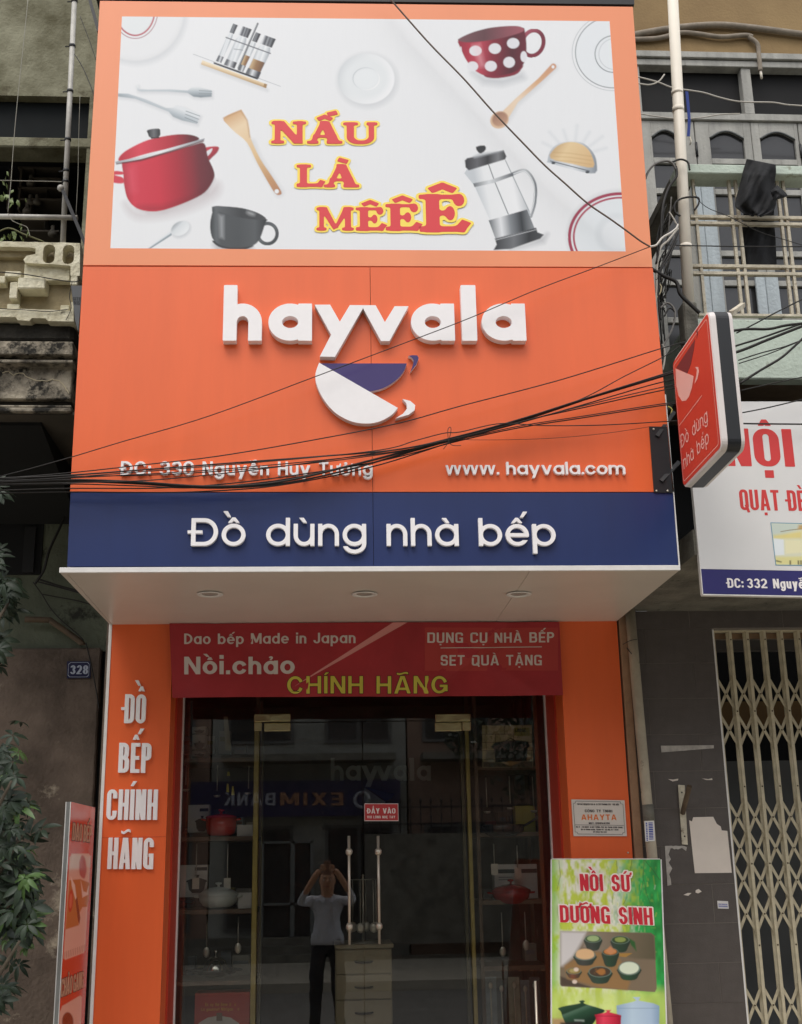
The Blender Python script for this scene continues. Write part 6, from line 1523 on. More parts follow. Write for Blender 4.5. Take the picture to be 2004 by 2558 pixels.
# pipes and cables on that house
def gv(name, a, b, r, m, par_, k=12): mb = MB(); mb.tube([a, b], r, k); return mb.build(name, m, par_)
scf = empty('drying_rack', at(160, 400, YP), 'galvanised clothes-pipe frame standing in front of the upper loggia', 'drying rack')
gv('upright_pipe', at(187, -15, YP+.02), at(157, 612, YP+.02), .0165, M_GALV, scf); gv('cross_pipe', at(-60, 540, YP-.02), at(194, 544, YP-.02), .0165, M_GALV, scf)
for y in (3, 115, 228, 349, 427, 454):
    x = 187-30*(y+15)/627.; c = at(x, y, YP+.02); mb = MB(); mb.tube([c+Vector((0, 0, -.008)), c+Vector((0, 0, .008))], .0205, 12); mb.tube([c+Vector((-.045, 0, -.006)), c], .004, 6); mb.build('clamp', M_BLACK, scf)
for a, b in (((222, -10), (247, 80)), ((157, 475), (218, 620))): mb = MB(); mb.tube([at(*a, YP-.03), at(*b, YP-.03)], .014, 4, smooth=False); mb.build('steel_strut', M_BLACK, scf)
mb = MB(); mb.ball(at(152, 470, YP-.03), .022, k=10); mb.build('end_cap', M_GALV, scf)
THIN = mat('thin_line', '#8f8c80', .7)
tube_thing('hanging_string', [(70, 0), (60, 100), (45, 240), (35, 350), (28, 450), (20, 530)], .0022, THIN, 'thin pale string hanging in front of the dark loggia', 'string', Y=YP-.05)
tube_thing('hanging_string', [(200, 240), (197, 340), (195, 440), (190, 535)], .0016, THIN, 'thin string hanging beside the galvanised upright pipe', 'string', Y=YP)
tube_thing('loggia_wire', [(-30, 450), (60, 452), (120, 453), (155, 454)], .0025, THIN, 'thin wire strung level between plant and upright pipe', 'wire', Y=YP-.02)
tube_thing('loggia_wire', [(20, 533), (30, 550), (50, 560), (68, 568), (75, 590)], .002, THIN, 'thin wire looping below the horizontal pipe', 'wire', Y=YP-.05)
tube_thing('tied_cord', [(200, 40), (225, 105), (240, 150)], .002, M_BLACK, 'dark cord slanting from the strut to the billboard edge', 'cord', Y=YP)
tube_thing('tied_cord', [(186, 135), (205, 165), (225, 210), (236, 240)], .0025, M_BLACK, 'dark cord slanting from a pipe clamp to the wall', 'cord', Y=YP)
tube_thing('relief_wire', [(-20, 678), (60, 685), (120, 695), (180, 704), (200, 700)], .0035, M_CABLE, 'dark wire drooping across the cream relief balcony', 'wire', Y=YP-.03)
tube_thing('relief_wire', [(-20, 770), (60, 774), (120, 778), (172, 772)], .0025, M_CABLE, 'thin dark wire along the foot of the relief balcony', 'wire', Y=YP-.03)
tube_thing('relief_wire', [(180, 706), (174, 740), (178, 770), (165, 800)], .0022, M_CABLE, 'thin wire hanging down the right end of the relief balcony', 'wire', Y=YP-.03)
flat('grey_notice', [(178, 714), (206, 714), (196, 830), (188, 800)], mat('grey_metal_sign', '#55585b', .6), 'grey metal notice with dark letters wedged between balcony and fascia', 'notice', Y=YP-.06, th=.004)
NT = [o for o in bpy.data.objects if o.name.startswith('grey_notice')][-1]
text('SITE', style(w=.2, cw=.6), (182, 750), (202, 751), 8, YP-.065, .001, M_BLACK, NT, join='printed_word'); text('915', style(w=.2, cw=.6), (184, 760), (200, 761), 8, YP-.065, .001, M_BLACK, NT, join='printed_word')
kd = kn
tube_thing('wall_cable', [kd(620, 150), kd(560, 320), kd(450, 560), kd(400, 740), kd(320, 865)], .009, M_CABLE, 'thick black cable hanging down the damp green wall', 'cable', Y=YL-.2)
for L, r, lab in (([(340, 820), (520, 880), (740, 940)], .007, 'black cable sagging from the hanging bundle towards the canopy, the upper'), ([(350, 850), (540, 900), (745, 955)], .005, 'black cable sagging towards the canopy, the lower of the close pair'),
                  ([(380, 960), (540, 990), (700, 1020), (845, 1060)], .004, 'thin black cable crossing the green wall to the canopy corner'), ([(300, 850), (380, 960), (460, 1090), (560, 1200), (700, 1320), (760, 1380)], .004, 'thin cable slanting down to the elbow of the rusty pipe'),
                  ([(780, 1400), (820, 1560), (860, 1760), (885, 1900), (900, 2000)], .004, 'thin cable running down beside the number plate'), ([(-20, 110), (120, 160), (260, 170), (420, 130), (560, 20)], .0025, 'thin pale cable drooping over the dark wall beside the foliage')):
    tube_thing('wall_cable', [kd(*q) for q in L], r, M_CABLE, lab, 'cable', Y=YL-.12)
tube_thing('bent_pipe', [kd(230, 1190), kd(440, 1195), kd(480, 1215), kd(720, 1385), kd(750, 1420)], .020, mat('rusty_wall_pipe', '#5a4a38', .8, n=.3, ns=8), 'rusty bent pipe running down the green wall above the number plate', 'pipe', Y=YL-.08, smooth=3)

# ================================================================ tree with hand-shaped leaves at the left edge
def tree():
    root = empty('street_tree', (at(-160, 2200, -1.6).x, -1.6, GZ), 'street tree with hand-shaped glossy leaves reaching in from the left edge', 'tree')
    ml = mat('tree_leaf', '#233520', .55, n=.3, ns=6, col2='#152213'); ml2 = mat('young_leaf', '#4c6834', .5, n=.2, ns=6)
    bark = mat('tree_bark', '#4d4436', .9, n=.4, ns=9, bump=.6, bs=40)
    c0 = world_loc(root)
    mb = MB(); mb.tube(catmull([c0, c0+Vector((.02, .02, 1)), c0+Vector((-.06, .03, 2.2)), c0+Vector((.02, 0, 3.4)), c0+Vector((-.03, .02, 4.2))], 5), [.10-.0035*i for i in range(21)], 12); mb.build('trunk', bark, root)
    rs = random.Random(12)
    def leafmesh(seed, n=7, s=.07, droop=.5):
        r = random.Random(seed); mb = MB()
        for i in range(n):
            a = 2*math.pi*i/n+r.uniform(-.2, .2); L = s*r.uniform(.75, 1.15); w = L*.19; dr = droop*r.uniform(.7, 1.4)
            prev = None
            pts = []
            for t, ww in ((.08, .12), (.3, .7), (.55, 1.0), (.78, .75), (.93, .3), (1.0, .02)):
                x = L*t; z = -dr*L*t*t; pts.append((x, ww*w, z))
            vs = []
            for x, ww, z in pts:
                for sg in (-1, 0, 1):
                    vs.append((x*math.cos(a)-sg*ww*math.sin(a), x*math.sin(a)+sg*ww*math.cos(a), z+(abs(sg)*ww*.35)))
            fs = []
            for k in range(len(pts)-1):
                for j in (0, 1): fs.append((k*3+j, k*3+j+1, (k+1)*3+j+1, (k+1)*3+j))
            mb.add(vs, fs, 0, True)
        mb.tube([(0, 0, 0), (0, 0, -.0), (-.01, 0, .05)], .002, 4); o = mb.build('leaf', ml, None); me = o.data; bpy.data.objects.remove(o); return me
    V = [leafmesh(i, 6+i % 3, .080+.012*(i % 4), .35+.25*(i % 3)) for i in range(8)]; V2 = []
    for v in V:
        m2 = v.copy(); m2.materials.clear(); m2.materials.append(ml2); V2.append(m2)
    spots = []
    for (cx, cy, sx, sy, n) in ((15, 2100, 50, 130, 95), (60, 2230, 38, 60, 45), (40, 2330, 45, 60, 28), (20, 1900, 32, 70, 16), (-5, 2470, 30, 50, 14), (14, 1490, 34, 46, 26), (-10, 1400, 16, 50, 6), (-6, 1225, 10, 30, 7), (-4, 1640, 12, 40, 8), (-60, 2000, 30, 300, 40)):
        for _ in range(n):
            x = rs.gauss(cx, sx*.5); y = rs.gauss(cy, sy*.6)
            if x < 105 and not (x > 85 and y < 1900): spots.append((x, y))
    spots = spots[:296]
    for i, (x, y) in enumerate(spots):
        Y = rs.uniform(-1.45, -.55) if y > 1800 else rs.uniform(-.75, -.25); p = at(x, y, Y)
        yo = rs.random() < (.22 if 2180 < y < 2400 else .06)
        o = bpy.data.objects.new('leaf', rs.choice(V2 if yo else V)); COL.objects.link(o); o.parent = root; o.location = p-c0
        s = rs.uniform(.45, .9); o.scale = (s, s, s); o.rotation_euler = (rs.gauss(R(48), R(22)), rs.gauss(0, R(22)), rs.uniform(-.7, .7))
    for tx, ty, Y in ((30, 2250, -1.4), (60, 2080, -1.3), (30, 1950, -1.5), (25, 1500, -.6), (-6, 1250, -.6), (50, 2350, -1.5), (-20, 1700, -1.5)):
        e = at(tx, ty, Y); b = c0+Vector((0, 0, max(.6, e.z-.5))); mb = MB(); mb.tube(catmull([b, b.lerp(e, .5)+Vector((0, 0, .05)), e], 5), [.022-.0016*i for i in range(11)], 7); mb.build('branch', bark, root)
tree()
# little climbing plant on the loggia
vine = empty('balcony_plant', at(30, 580, YP+.1), 'thin-leaved pot plant trailing over the cream relief balcony', 'plant')
mb = MB(); mb.tube(catmull([at(-20, 590, YP+.1), at(20, 570, YP+.1), at(60, 585, YP+.1), at(110, 604, YP+.1)], 5), .005, 6); mb.build('stem', mat('plant_stem', '#6b6a4a', .8), vine)
rs = random.Random(21); lm = mat('plant_leaf', '#75854e', .5, n=.2, ns=8)
for i in range(46):
    g_x, g_y = rs.choice(((10, 480), (18, 585), (60, 578), (10, 440), (45, 500)))
    p = at(g_x+rs.gauss(0, 12), g_y+rs.gauss(0, 10), YP+.08+rs.uniform(-.06, .1)); mb = MB(); L = rs.uniform(.03, .055); w_ = L*.3
    mb.add([(0, 0, 0), (-w_, 0, -L*.4), (0, -.006, -L*.5), (w_, 0, -L*.4), (0, 0, -L)], [(0, 1, 2), (0, 2, 3), (1, 4, 2), (2, 4, 3)], 0, True)
    o = mb.build('leaf', lm, None); o.parent = vine; o.location = p-world_loc(vine); o.rotation_euler = (rs.uniform(-.5, .5), rs.uniform(-1, 1), rs.uniform(-2, 2))
# ================================================================ what stands inside the shop
def pot(name, c, r, h, m, label, cat='pot', lid=.05, flare=1.0, knob=True, handles=True, k=32, lidm=None, group=None):
    root = empty(name, c, label, cat, group); c = Vector(c)
    mb = MB(); mb.lathe([(0, 0), (r*flare*.72, 0), (r*flare*.9, h*.12), (r*(1+(flare-1)*.3), h*.5), (r, h), (r*.97, h), (r*.9, h*.5), (0, .01)], c, k); mb.build('pan_body', m, root)
    if handles:
        for s in (-1, 1):
            mb = MB(); mb.tube(catmull([c+Vector((s*r*.97, -.02, h*.86)), c+Vector((s*(r+.022), -.022, h*.9)), c+Vector((s*(r+.022), .022, h*.9)), c+Vector((s*r*.97, .02, h*.86))], 4), .006, 8); mb.build('handle', m, root)
    if lid:
        mb = MB(); mb.lathe([(r*1.03, h-.002), (r*1.03, h+.006), (r*.8, h+lid*.55), (r*.4, h+lid*.9), (0, h+lid)], c, k); ld = mb.build('lid', lidm or m, root)
        if knob:
            mb = MB(); mb.lathe([(.008, h+lid-.004), (.007, h+lid+.012), (.02, h+lid+.018), (.02, h+lid+.026), (0, h+lid+.03)], c, 16); mb.build('knob', m, ld)
    return root
YI = .74
def I(px, py, Y=YI): return at(px, py, Y)
def carton(px0, py0, px1, py1, label, Y=YI, m=M_WHITEBOX, dep=.12, name='carton', cat='box', group=None):
    A, B = I(px0, py1, Y), I(px1, py0, Y); root = empty(name, ((A.x+B.x)/2, Y, A.z), label, cat, group)
    box('box_body', (A.x, Y, A.z), (B.x, Y+dep, B.z), m, root, .002)
    mb = MB(); mb.quad((A.x+.001, Y+dep*.48, B.z+.0006), (B.x-.001, Y+dep*.48, B.z+.0006), (B.x-.001, Y+dep*.52, B.z+.0006), (A.x+.001, Y+dep*.52, B.z+.0006)); mb.build('tape', mat('tape', '#a98d5f', .4), root)
    return root
PRB = mat('carton_print', '#34322f', .6)
def printed_pan(root, px0, py0, px1, py1, Y, tall=.5):
    A, B = I(px0, py1, Y-.001), I(px1, py0, Y-.001); w, h = B.x-A.x, B.z-A.z
    f = lambda u, v: (A.x+u*w, A.z+v*h)
    o = [f(*q) for q in ((.0, .60), (.08, .58), (.14, .2), (.3, .02), (.7, .02), (.86, .2), (.92, .58), (1, .60), (.95, .68), (.8, .74), (.58, .82), (.62, .96), (.4, .96), (.44, .82), (.2, .74), (.05, .68))]
    plate('printed_pan', [o], Y-.0006, .0005, PRB, root)
def printed_bar(root, px0, py0, px1, py1, Y, m=None):
    A, B = I(px0, py1, Y-.001), I(px1, py0, Y-.001); plate('printed_bar', [[(A.x, A.z), (B.x, A.z), (B.x, B.z), (A.x, B.z)]], Y-.0006, .0005, m or PRB, root)
# racks
def rack(name, px0, px1, shelves, Y, label, deep=.42):
    x0, x1 = I(px0, 2200, Y).x, I(px1, 2200, Y).x; root = empty(name, ((x0+x1)/2, Y, FZ), label, 'shelving')
    for x in (x0, x1):
        for y in (Y-.05, Y+deep): box('rack_post', (x-.012, y-.012, FZ), (x+.012, y+.012, 2.75), M_WOOD, root, .002)
    for py in shelves:
        z = I(500, py, Y).z; box('shelf_board', (x0-.01, Y-.06, z-.030), (x1+.01, Y+deep, z-.002), M_WOOD, root, .002)
    return root
rack('display_rack', 447, 640, (1895, 2090, 2271, 2448), YI, 'dark wooden display rack full of pots behind the left window')
rack('display_rack', 1196, 1352, (1925, 2092, 2262, 2428), YI, 'dark wooden display rack behind the right window of the shop')
RP = mat('red_enamel', '#c7372f', .25, coat=.3); GP = mat('grey_white_enamel', '#bfc0b6', .3, coat=.2); BKP = mat('black_enamel', '#1b1b1c', .25, coat=.3)
c = I(552, 2088, YI+.02); rr_ = (I(591, 2060).x-I(514, 2060).x)/2
pot('casserole', c, rr_, I(552, 2042).z-c.z, RP, 'tall red enamel casserole with lid on the upper shelf behind the left window', lid=.025)
b1 = carton(469, 2010, 524, 2080, 'upright white carton printed with a dark pot behind the red casserole', YI+.12); printed_pan(b1, 486, 2036, 523, 2078, YI+.12); printed_bar(b1, 499, 2019, 521, 2027, YI+.12)
carton(592, 2060, 632, 2090, 'small blank white carton right of the tall red casserole', YI, dep=.1)
c = I(545, 2266, YI-.0); rr_ = (I(594, 2240).x-I(496, 2240).x)/2
pot('casserole', c, rr_, I(545, 2236).z-c.z, GP, 'wide pale grey casserole with domed lid on the middle shelf behind the left window', lid=.05, flare=.85)
b2 = carton(446, 2160, 520, 2242, 'large white carton printed with a dark lidded pan beside the pale grey casserole', YI+.12); printed_pan(b2, 464, 2183, 519, 2232, YI+.12); printed_bar(b2, 487, 2166, 518, 2175, YI+.12)
printed_bar(b2, 452, 2248, 486, 2252, YI+.12)
carton(594, 2230, 632, 2270, 'small blank white carton right of the pale grey casserole', YI, dep=.1)
c = I(535, 2442, YI+.0); rr_ = (I(592, 2400).x-I(476, 2400).x)/2
pot('wok', c, rr_, .05, BKP, 'black wok with a shining steel dome lid low behind the left window', 'wok', lid=0, flare=.45)
mb = MB(); c2 = c+Vector((.01, -.02, .045)); mb.lathe([(rr_*.55, 0), (rr_*.54, .012), (rr_*.42, .055), (rr_*.2, .078), (0, .083)], c2, 28); mb.lathe([(.006, .08), (.006, .1), (.018, .105), (.016, .118), (0, .12)], c2, 12)
tag(mb.build('steel_lid', mat('mirror_steel', '#b6b2a6', .15, .95), None), 'round steel dome lid resting on the black wok', 'lid')
bx = carton(476, 2478, 625, 2900, 'big red carton with yellow words and a pale pan in the left window', YI-.14, mat('carton_red', '#b63a2a', .45, n=.05, ns=5), .2)
YC = YI-.1415
YT = mat('carton_yellow', '#d9a53c', .5)
kb = lambda x, y: (400+x*320/1147., 1950+y*320/1147.)
SMC = style(w=.15, h=.14, ww=.6, cw=.62, xh=.72, sp=.12, space=.4)
text('Enjoy the Benefits of', style(SMC), kb(405, 2020), kb(695, 2018), 30*.279, YC, .0008, YT, bx, join='printed_words')
text('La gourmet Nitrigan Wok', style(SMC), kb(368, 2062), kb(728, 2058), 28*.279, YC, .0008, YT, bx, join='printed_words')
A = I(548, 2575, YC)
pts = [(470, 2600), (478, 2575), (490, 2555), (515, 2542), (548, 2537), (582, 2542), (606, 2556), (620, 2578), (628, 2600)]
L = [at(x*.86+76, y, YC) for x, y in pts]; plate('printed_lid', [[(v.x, v.z) for v in L][::-1]], YC, .0006, mat('print_pale', '#c9c5bd', .4), bx)
L = [at(x, y, YC-.001) for x, y in ((541, 2530), (555, 2530), (556, 2550), (541, 2550))]; plate('printed_knob', [[(v.x, v.z) for v in L]], YC-.001, .0005, mat('print_brown', '#6e5a49', .5), bx)
for i, (x0, y0, x1, y1, lab) in enumerate(((480, 1815, 515, 1832, 'topmost'), (480, 1835, 515, 1872, 'second'), (480, 1876, 515, 1890, 'lowest'), )):
    q = carton(x0, y0, x1, y1, 'small pale carton high in the left window, %s of the stack' % lab, YI+.15); printed_pan(q, x0+3, y0+(y1-y0)*.4, x1-2, y1-1, YI+.15)
tg = empty('price_tag', I(570, 1830, YI-.05), 'long pale strip label hanging high behind the left window', 'label')
mb = MB(); mb.slab(I(563, 1874, YI-.05), I(578, 1875, YI-.05), I(569, 1790, YI-.05), I(559, 1790, YI-.05), (0, .002, 0)); mb.build('strip', mat('old_paper', '#a8a187', .8), tg)
for x, y0, y1, lab in ((571, 1928, 1938, 'uppermost'), (569, 1958, 1979, 'left'), (582, 1964, 1986, 'right')):
    t = empty('yellow_tag', I(x, y0, YI-.05), 'tiny yellow tag dangling above the tall red casserole, the %s of three' % lab, 'tag')
    mb = MB(); mb.slab(I(x-4, y1, YI-.05), I(x+4, y1, YI-.05), I(x+2, y0, YI-.05), I(x-2, y0, YI-.05), (0, .002, 0)); mb.build('card', mat('yellow_card', '#b5a83a', .7), t)
# right-hand window
kr = lambda x, y: (1050+x*400/1066., 1740+y*400/1066.)
ps = empty('cookware_poster', at(*kr(580, 330), YI-.1), 'poster of a black pot over a brick wall behind the right window', 'poster')
C4 = [at(*kr(*q), YI-.1) for q in ((412, 190), (742, 188), (752, 472), (415, 474))]
pq_ = Print(*C4, 120, 105, '#cdbb90'); B_ = lambda L: [kr(*q) for q in L]
for y in (190, 250, 305, 360, 420): pq_.line(B_([(412, y), (750, y)]), 1.5, '#5b4f3a', .8)
for i, y in enumerate((190, 250, 305, 360)):
    for x in range(440+(i % 2)*60, 760, 120): pq_.line(B_([(x, y), (x, y+55)]), 1.3, '#5b4f3a', .8)
pq_.poly(B_([(625, 208), (728, 208), (728, 262), (625, 262)]), '#a9a04e'); 
pq_.poly(B_([(470, 335), (500, 305), (570, 295), (640, 290), (720, 300), (730, 330), (715, 345), (710, 430), (500, 440), (490, 350)]), '#33312f', 1, 1.5)
pq_.line(B_([(570, 295), (600, 278), (630, 292)]), 2, '#33312f'); pq_.poly(B_([(415, 430), (550, 440), (750, 425), (752, 474), (415, 474)]), '#4b463e', .9, 3)
pq_.poly(B_([(545, 440), (600, 430), (660, 440), (600, 465)]), '#b8925e', .9, 2); pq_.poly(B_([(440, 360), (500, 360), (490, 430), (430, 430)]), '#7e7a72', .7, 3)
pq_.build('printed_picture', ps, rough=.5)
text('LODGE', style(w=.22, h=.18, cw=.6, sp=.1), kr(632, 236), kr(704, 236), 24*.375, YI-.1015, .0006, mat('print_dark', '#2c2a22', .6), ps, join='printed_word')
box('poster_board', (C4[3].x, YI-.098, C4[3].z), (C4[1].x, YI-.092, C4[1].z), M_DARK, ps)
YB_ = mat('yellow_carton', '#b7aa33', .5, n=.1, ns=10)
carton(1290, 2012, 1336, 2088, 'yellow carton behind the black pan on the upper right shelf', YI+.12, YB_)
c = I(1252, 2090, YI); rr_ = (I(1312, 2060).x-I(1192, 2060).x)/2
wk = pot('frying_pan', c, rr_, .075, BKP, 'deep black frying pan on the upper shelf behind the right window', 'pan', lid=0, flare=.8, handles=False)
mb = MB(); mb.tube(catmull([c+Vector((rr_*.95, 0, .065)), c+Vector((rr_+.05, 0, .095)), c+Vector((rr_+.09, 0, .12))], 4), .008, 8); mb.build('handle', BKP, wk)
b3 = carton(1238, 2158, 1341, 2258, 'large white carton with a black band behind the red casserole at right', YI+.14); printed_bar(b3, 1238, 2170, 1341, 2182, YI+.14); printed_bar(b3, 1246, 2190, 1280, 2193, YI+.14, mat('grey_print', '#8a8884', .6)); printed_bar(b3, 1246, 2196, 1272, 2199, YI+.14, MATS['grey_print'])
c = I(1278, 2258, YI); rr_ = (I(1326, 2226).x-I(1230, 2226).x)/2
pot('casserole', c, rr_, I(1278, 2226).z-c.z, mat('deep_red_enamel', '#9e1f22', .25, coat=.3), 'low dark red casserole with lid on the middle shelf behind the right window', lid=.045, flare=.75)
wb = empty('striped_board', I(1285, 2428, YI-.02), 'striped wooden chopping board lying on the lower right shelf', 'board')
for i in range(16):
    a, b = I(1210+i*9.5, 2426, YI-.05), I(1210+(i+1)*9.5-.4, 2418, YI-.05); box('wood_stave', (a.x, YI-.05, a.z), (b.x, YI+.2, b.z), mat('stave_%s' % ('pale', 'mid', 'dark')[i % 3], ('#a67a56', '#7d4f35', '#5d3726')[i % 3], .5, n=.1, ns=20), wb, .001)
for i, (x, w_, lab) in enumerate(((1214, 26, 'leftmost'), (1245, 18, 'second'), (1275, 22, 'third'), (1306, 16, 'fourth'), (1328, 20, 'rightmost'))):
    A, B = I(x, 2600, YI-.04), I(x+w_, 2440+i % 2*8, YI-.04); t = empty('utensil_pack', ((A.x+B.x)/2, YI, A.z), 'clear hanging pack of kitchen tools under the striped board, %s of five' % lab, 'pack')
    box('backing_card', (A.x, YI-.04, A.z), (B.x, YI-.036, B.z), mat('pack_card_%d' % (i % 3), ('#8b9496', '#575c5d', '#a7a893')[i % 3], .4, n=.4, ns=14), t)
    mb = MB(); mb.tube([((A.x+B.x)/2, YI-.05, A.z+.02), ((A.x+B.x)/2, YI-.05, B.z-.03)], .005, 8); mb.ball(((A.x+B.x)/2, YI-.05, B.z-.05), .014, k=10, sc=(1, .4, 1.5)); mb.build('tool', M_STEEL, t)
rs = random.Random(14)
tones = (('#8f8a7c', 'beige'), ('#6f6a60', 'taupe'), ('#5b4a3a', 'brown'), ('#7c7f80', 'grey'), ('#9b9384', 'cream'), ('#4f5558', 'slate'), ('#7a3a30', 'rust-red'), ('#8a7f4a', 'olive'))
OR = ('first', 'second', 'third', 'fourth', 'fifth', 'sixth', 'seventh', 'eighth'); TONE = lambda k: mat('carton_tone_%s' % tones[k][1].replace('-', '_'), tones[k][0], .6, n=.15, ns=9)
for side, xs, rows_ in (('left', (456, 632), (1893, 2088, 2269, 2446)), ('right', (1204, 1340), (1923, 2090, 2260, 2426))):
    for ri, yb in enumerate(rows_):
        x = xs[0]+rs.uniform(0, 12); n = 0
        while x < xs[1]-12:
            w_ = rs.uniform(20, 46); h_ = rs.uniform(22, 80); ti = rs.randrange(8)
            q = carton(x, yb-h_*.9, min(x+w_, xs[1]), yb-9, 'dim %s carton, %s from the left, back of shelf %s in the %s rack' % (tones[ti][1], OR[n], ('one', 'two', 'three', 'four')[ri], side), YI+.27, TONE(ti), .1, group='cartons at the back of the %s rack' % side)
            if rs.random() < .6: printed_bar(q, x+3, yb-h_*.7, min(x+w_, xs[1])-4, yb-h_*.55, YI+.27, TONE((ti+3) % 8))
            x += w_+rs.uniform(1, 10); n += 1
    for i in range(7):
        px_ = xs[0]+10+i*(xs[1]-xs[0]-20)/6; py_ = rows_[i % 3]+16+rs.uniform(0, 6); A = I(px_, py_, YI+.05); L_ = rs.uniform(.10, .22)
        t = empty('hanging_utensil', A, 'steel kitchen tool hanging below shelf %s of the %s rack, %s from the left' % (('one', 'two', 'three')[i % 3], side, OR[i]), 'utensil', 'tools hanging in the %s window' % side)
        mb = MB(); mb.tube([A, A-Vector((0, 0, L_))], .0035, 6); mb.build('shaft', M_STEEL, t)
        mb = MB(); e = A-Vector((0, 0, L_+.03))
        if i % 3 == 0: mb.lathe([(0, -.012), (.018, -.008), (.024, .004), (.023, .004), (0, -.008)], e, 16)
        elif i % 3 == 1: mb.box(e+Vector((-.022, -.002, -.04)), e+Vector((.022, .002, .03)))
        else: mb.ball(e, .022, k=10, sc=(1, .3, 1.5))
        mb.build('tool_head', M_STEEL, t)
# drawer cabinet with utensil jar behind the doors
YD2 = 1.7
cb = empty('drawer_cabinet', at(908, 2700, YD2), 'cream chest of drawers with small dark handles seen through the glass doors', 'cabinet')
CM = mat('cream_laminate', '#a89878', .5, n=.08, ns=6)
xa, xb = at(838, 2440, YD2).x, at(980, 2440, YD2).x; cz = lambda y: at(908, y, YD2).z
box('carcass', (xa, YD2+.02, FZ), (xb, YD2+.5, cz(2370)), CM, cb); box('top_board', (xa-.006, YD2-.01, cz(2370)+.001), (xb+.012, YD2+.51, cz(2359)), CM, cb, .003)
dh = cz(2371)-cz(2434); z = cz(2371)
while z-dh > FZ+.02:
    dwr = box('drawer_front', (xa+.004, YD2, z-dh+.004), (xb-.004, YD2+.018, z-.003), CM, cb, .003)
    mb = MB(); hz = z-dh*.5; xm = (xa+xb)/2; mb.tube(catmull([(xm-.06, YD2, hz), (xm-.045, YD2-.018, hz-.002), (xm, YD2-.022, hz-.004), (xm+.045, YD2-.018, hz-.002), (xm+.06, YD2, hz)], 4), .007, 8); mb.build('handle', mat('dark_bronze', '#3a3226', .4, .6), dwr)
    z -= dh
jr = empty('tool_stand', at(908, 2358, YD2+.15), 'steel utensil stand with hanging ladles on the cream chest of drawers', 'utensil stand'); cj = world_loc(jr)+Vector((0, 0, .004))
mb = MB(); mb.lathe([(0, 0), (.08, 0), (.08, .01), (.01, .016), (.008, .46), (.012, .47), (0, .48)], cj, 20); mb.build('stand', M_STEEL, jr)
mb = MB(); mb.tube([cj+Vector((.10*math.cos(a), .10*math.sin(a), .44)) for a in [k*math.pi/8 for k in range(17)]], .003, 6); mb.build('hanging_ring', M_STEEL, jr)
for i in range(6):
    a = i*math.pi/3+.3; p = cj+Vector((.10*math.cos(a), .10*math.sin(a), .44)); mb = MB(); mb.tube([p, p-Vector((0, 0, .30))], .004, 6); mb.ball(p-Vector((0, 0, .33)), .033, k=10, sc=(1, .35, 1.1)); mb.build('ladle', M_STEEL, jr)
# sign on the back wall of the shop
ws = empty('inner_name_sign', at(960, 1930, 4.1), 'shop name in dim grey letters on the dark wall deep inside the shop', 'sign')
GL = mat('dim_letters', '#c3ccc8', .6); kx = lambda x, y: (700+x*680/1708., 1740+y*680/1708.)
for ch, x0, x1 in (('h', 318, 398), ('a', 412, 505), ('y', 510, 622), ('v', 600, 705), ('a', 712, 795), ('l', 812, 842), ('a', 858, 945)):
    text(ch, style(w=.2, h=.17, ww=.78, xh=.665), kx(x0, 528), kx(x1, 528), 56, 4.15, .03, GL, ws)
L = [at(*kx(*q), 4.15) for q in ((530, 572), (660, 662), (640, 700), (590, 720), (545, 700), (525, 640))]; plate('logo_bowl', [[(v.x, v.z) for v in L]], 4.15, .02, GL, ws)
L = [at(*kx(*q), 4.15) for q in ((540, 570), (716, 610), (700, 640), (665, 655))]; plate('logo_bowl', [[(v.x, v.z) for v in L]], 4.15, .02, mat('dim_blue', '#3a4468', .6), ws)

# ================================================================ standing boards on the pavement
gs = empty('pot_signboard', (at(1525, 2800, -.5).x, -.45, GZ), 'bright green standing board advertising clay pots, in front of the right orange pillar', 'signboard')
TLp, TRp = at(1379.5, 2147, -.16), at(1650, 2147, -.16); BLp, BRp = at(1380, 2900, -.42), at(1675, 2900, -.42)
gp = Print(TLp, TRp, BRp, BLp, 190, 520, '#dfe7c0'); paint_pots(gp)
go = gp.build('printed_picture', gs, rough=.33)
mb = MB(); d_ = Vector((0, .018, .006)); e_ = Vector((0, .0012, 0)); mb.hexa([BLp+e_, BRp+e_, TRp+e_, TLp+e_, BLp+d_, BRp+d_, TRp+d_, TLp+d_]); mb.build('board', M_TRIM, gs)
for a in (TLp, TRp):
    s_ = -1 if a is TLp else 1; mb = MB(); b_ = BLp if a is TLp else BRp; e = Vector((s_*.004, .004, 0)); mb.tube([b_+e, a+e], .005, 6); mb.build('side_strip', M_TRIM, gs)
# feet
for a in (BLp, BRp): mb = MB(); mb.tube([a+Vector((0, .01, 0)), Vector((a.x, a.y-.02, GZ+.004))], .01, 8); mb.tube([Vector((a.x, a.y+.35, GZ+.01)), Vector((a.x, TLp.y+.03, TLp.z*.6))], .008, 8); mb.build('leg', M_STEEL, gs)
class GPl:
    def __init__(s): s.o = np.array(TLp); s.u = np.array(TRp-TLp); s.w = np.array(BLp-TLp); s.n = Vector(np.cross(s.w, s.u)).normalized()
    def __call__(s, px, py):
        d = AX @ np.array([px-PPX, py-PPY, FPX]); nn = np.array(s.n); t = (s.o-CAM).dot(nn)/d.dot(nn); return Vector(CAM+d*t)
PG = GPl()
if PG.n.y > 0: PG.n = -PG.n
kg = lambda x, y: (1360+x*320/1669., 2140+y*320/1669.)
RS = mat('poster_red', '#cf2c3c', .4); CR = mat('poster_cream', '#f1e4da', .45)
CS = style(w=.19, h=.14, cw=.52, r=.24, sp=.09, space=.36, mw=.3, mh=.17, mt=.11, mg=.05)
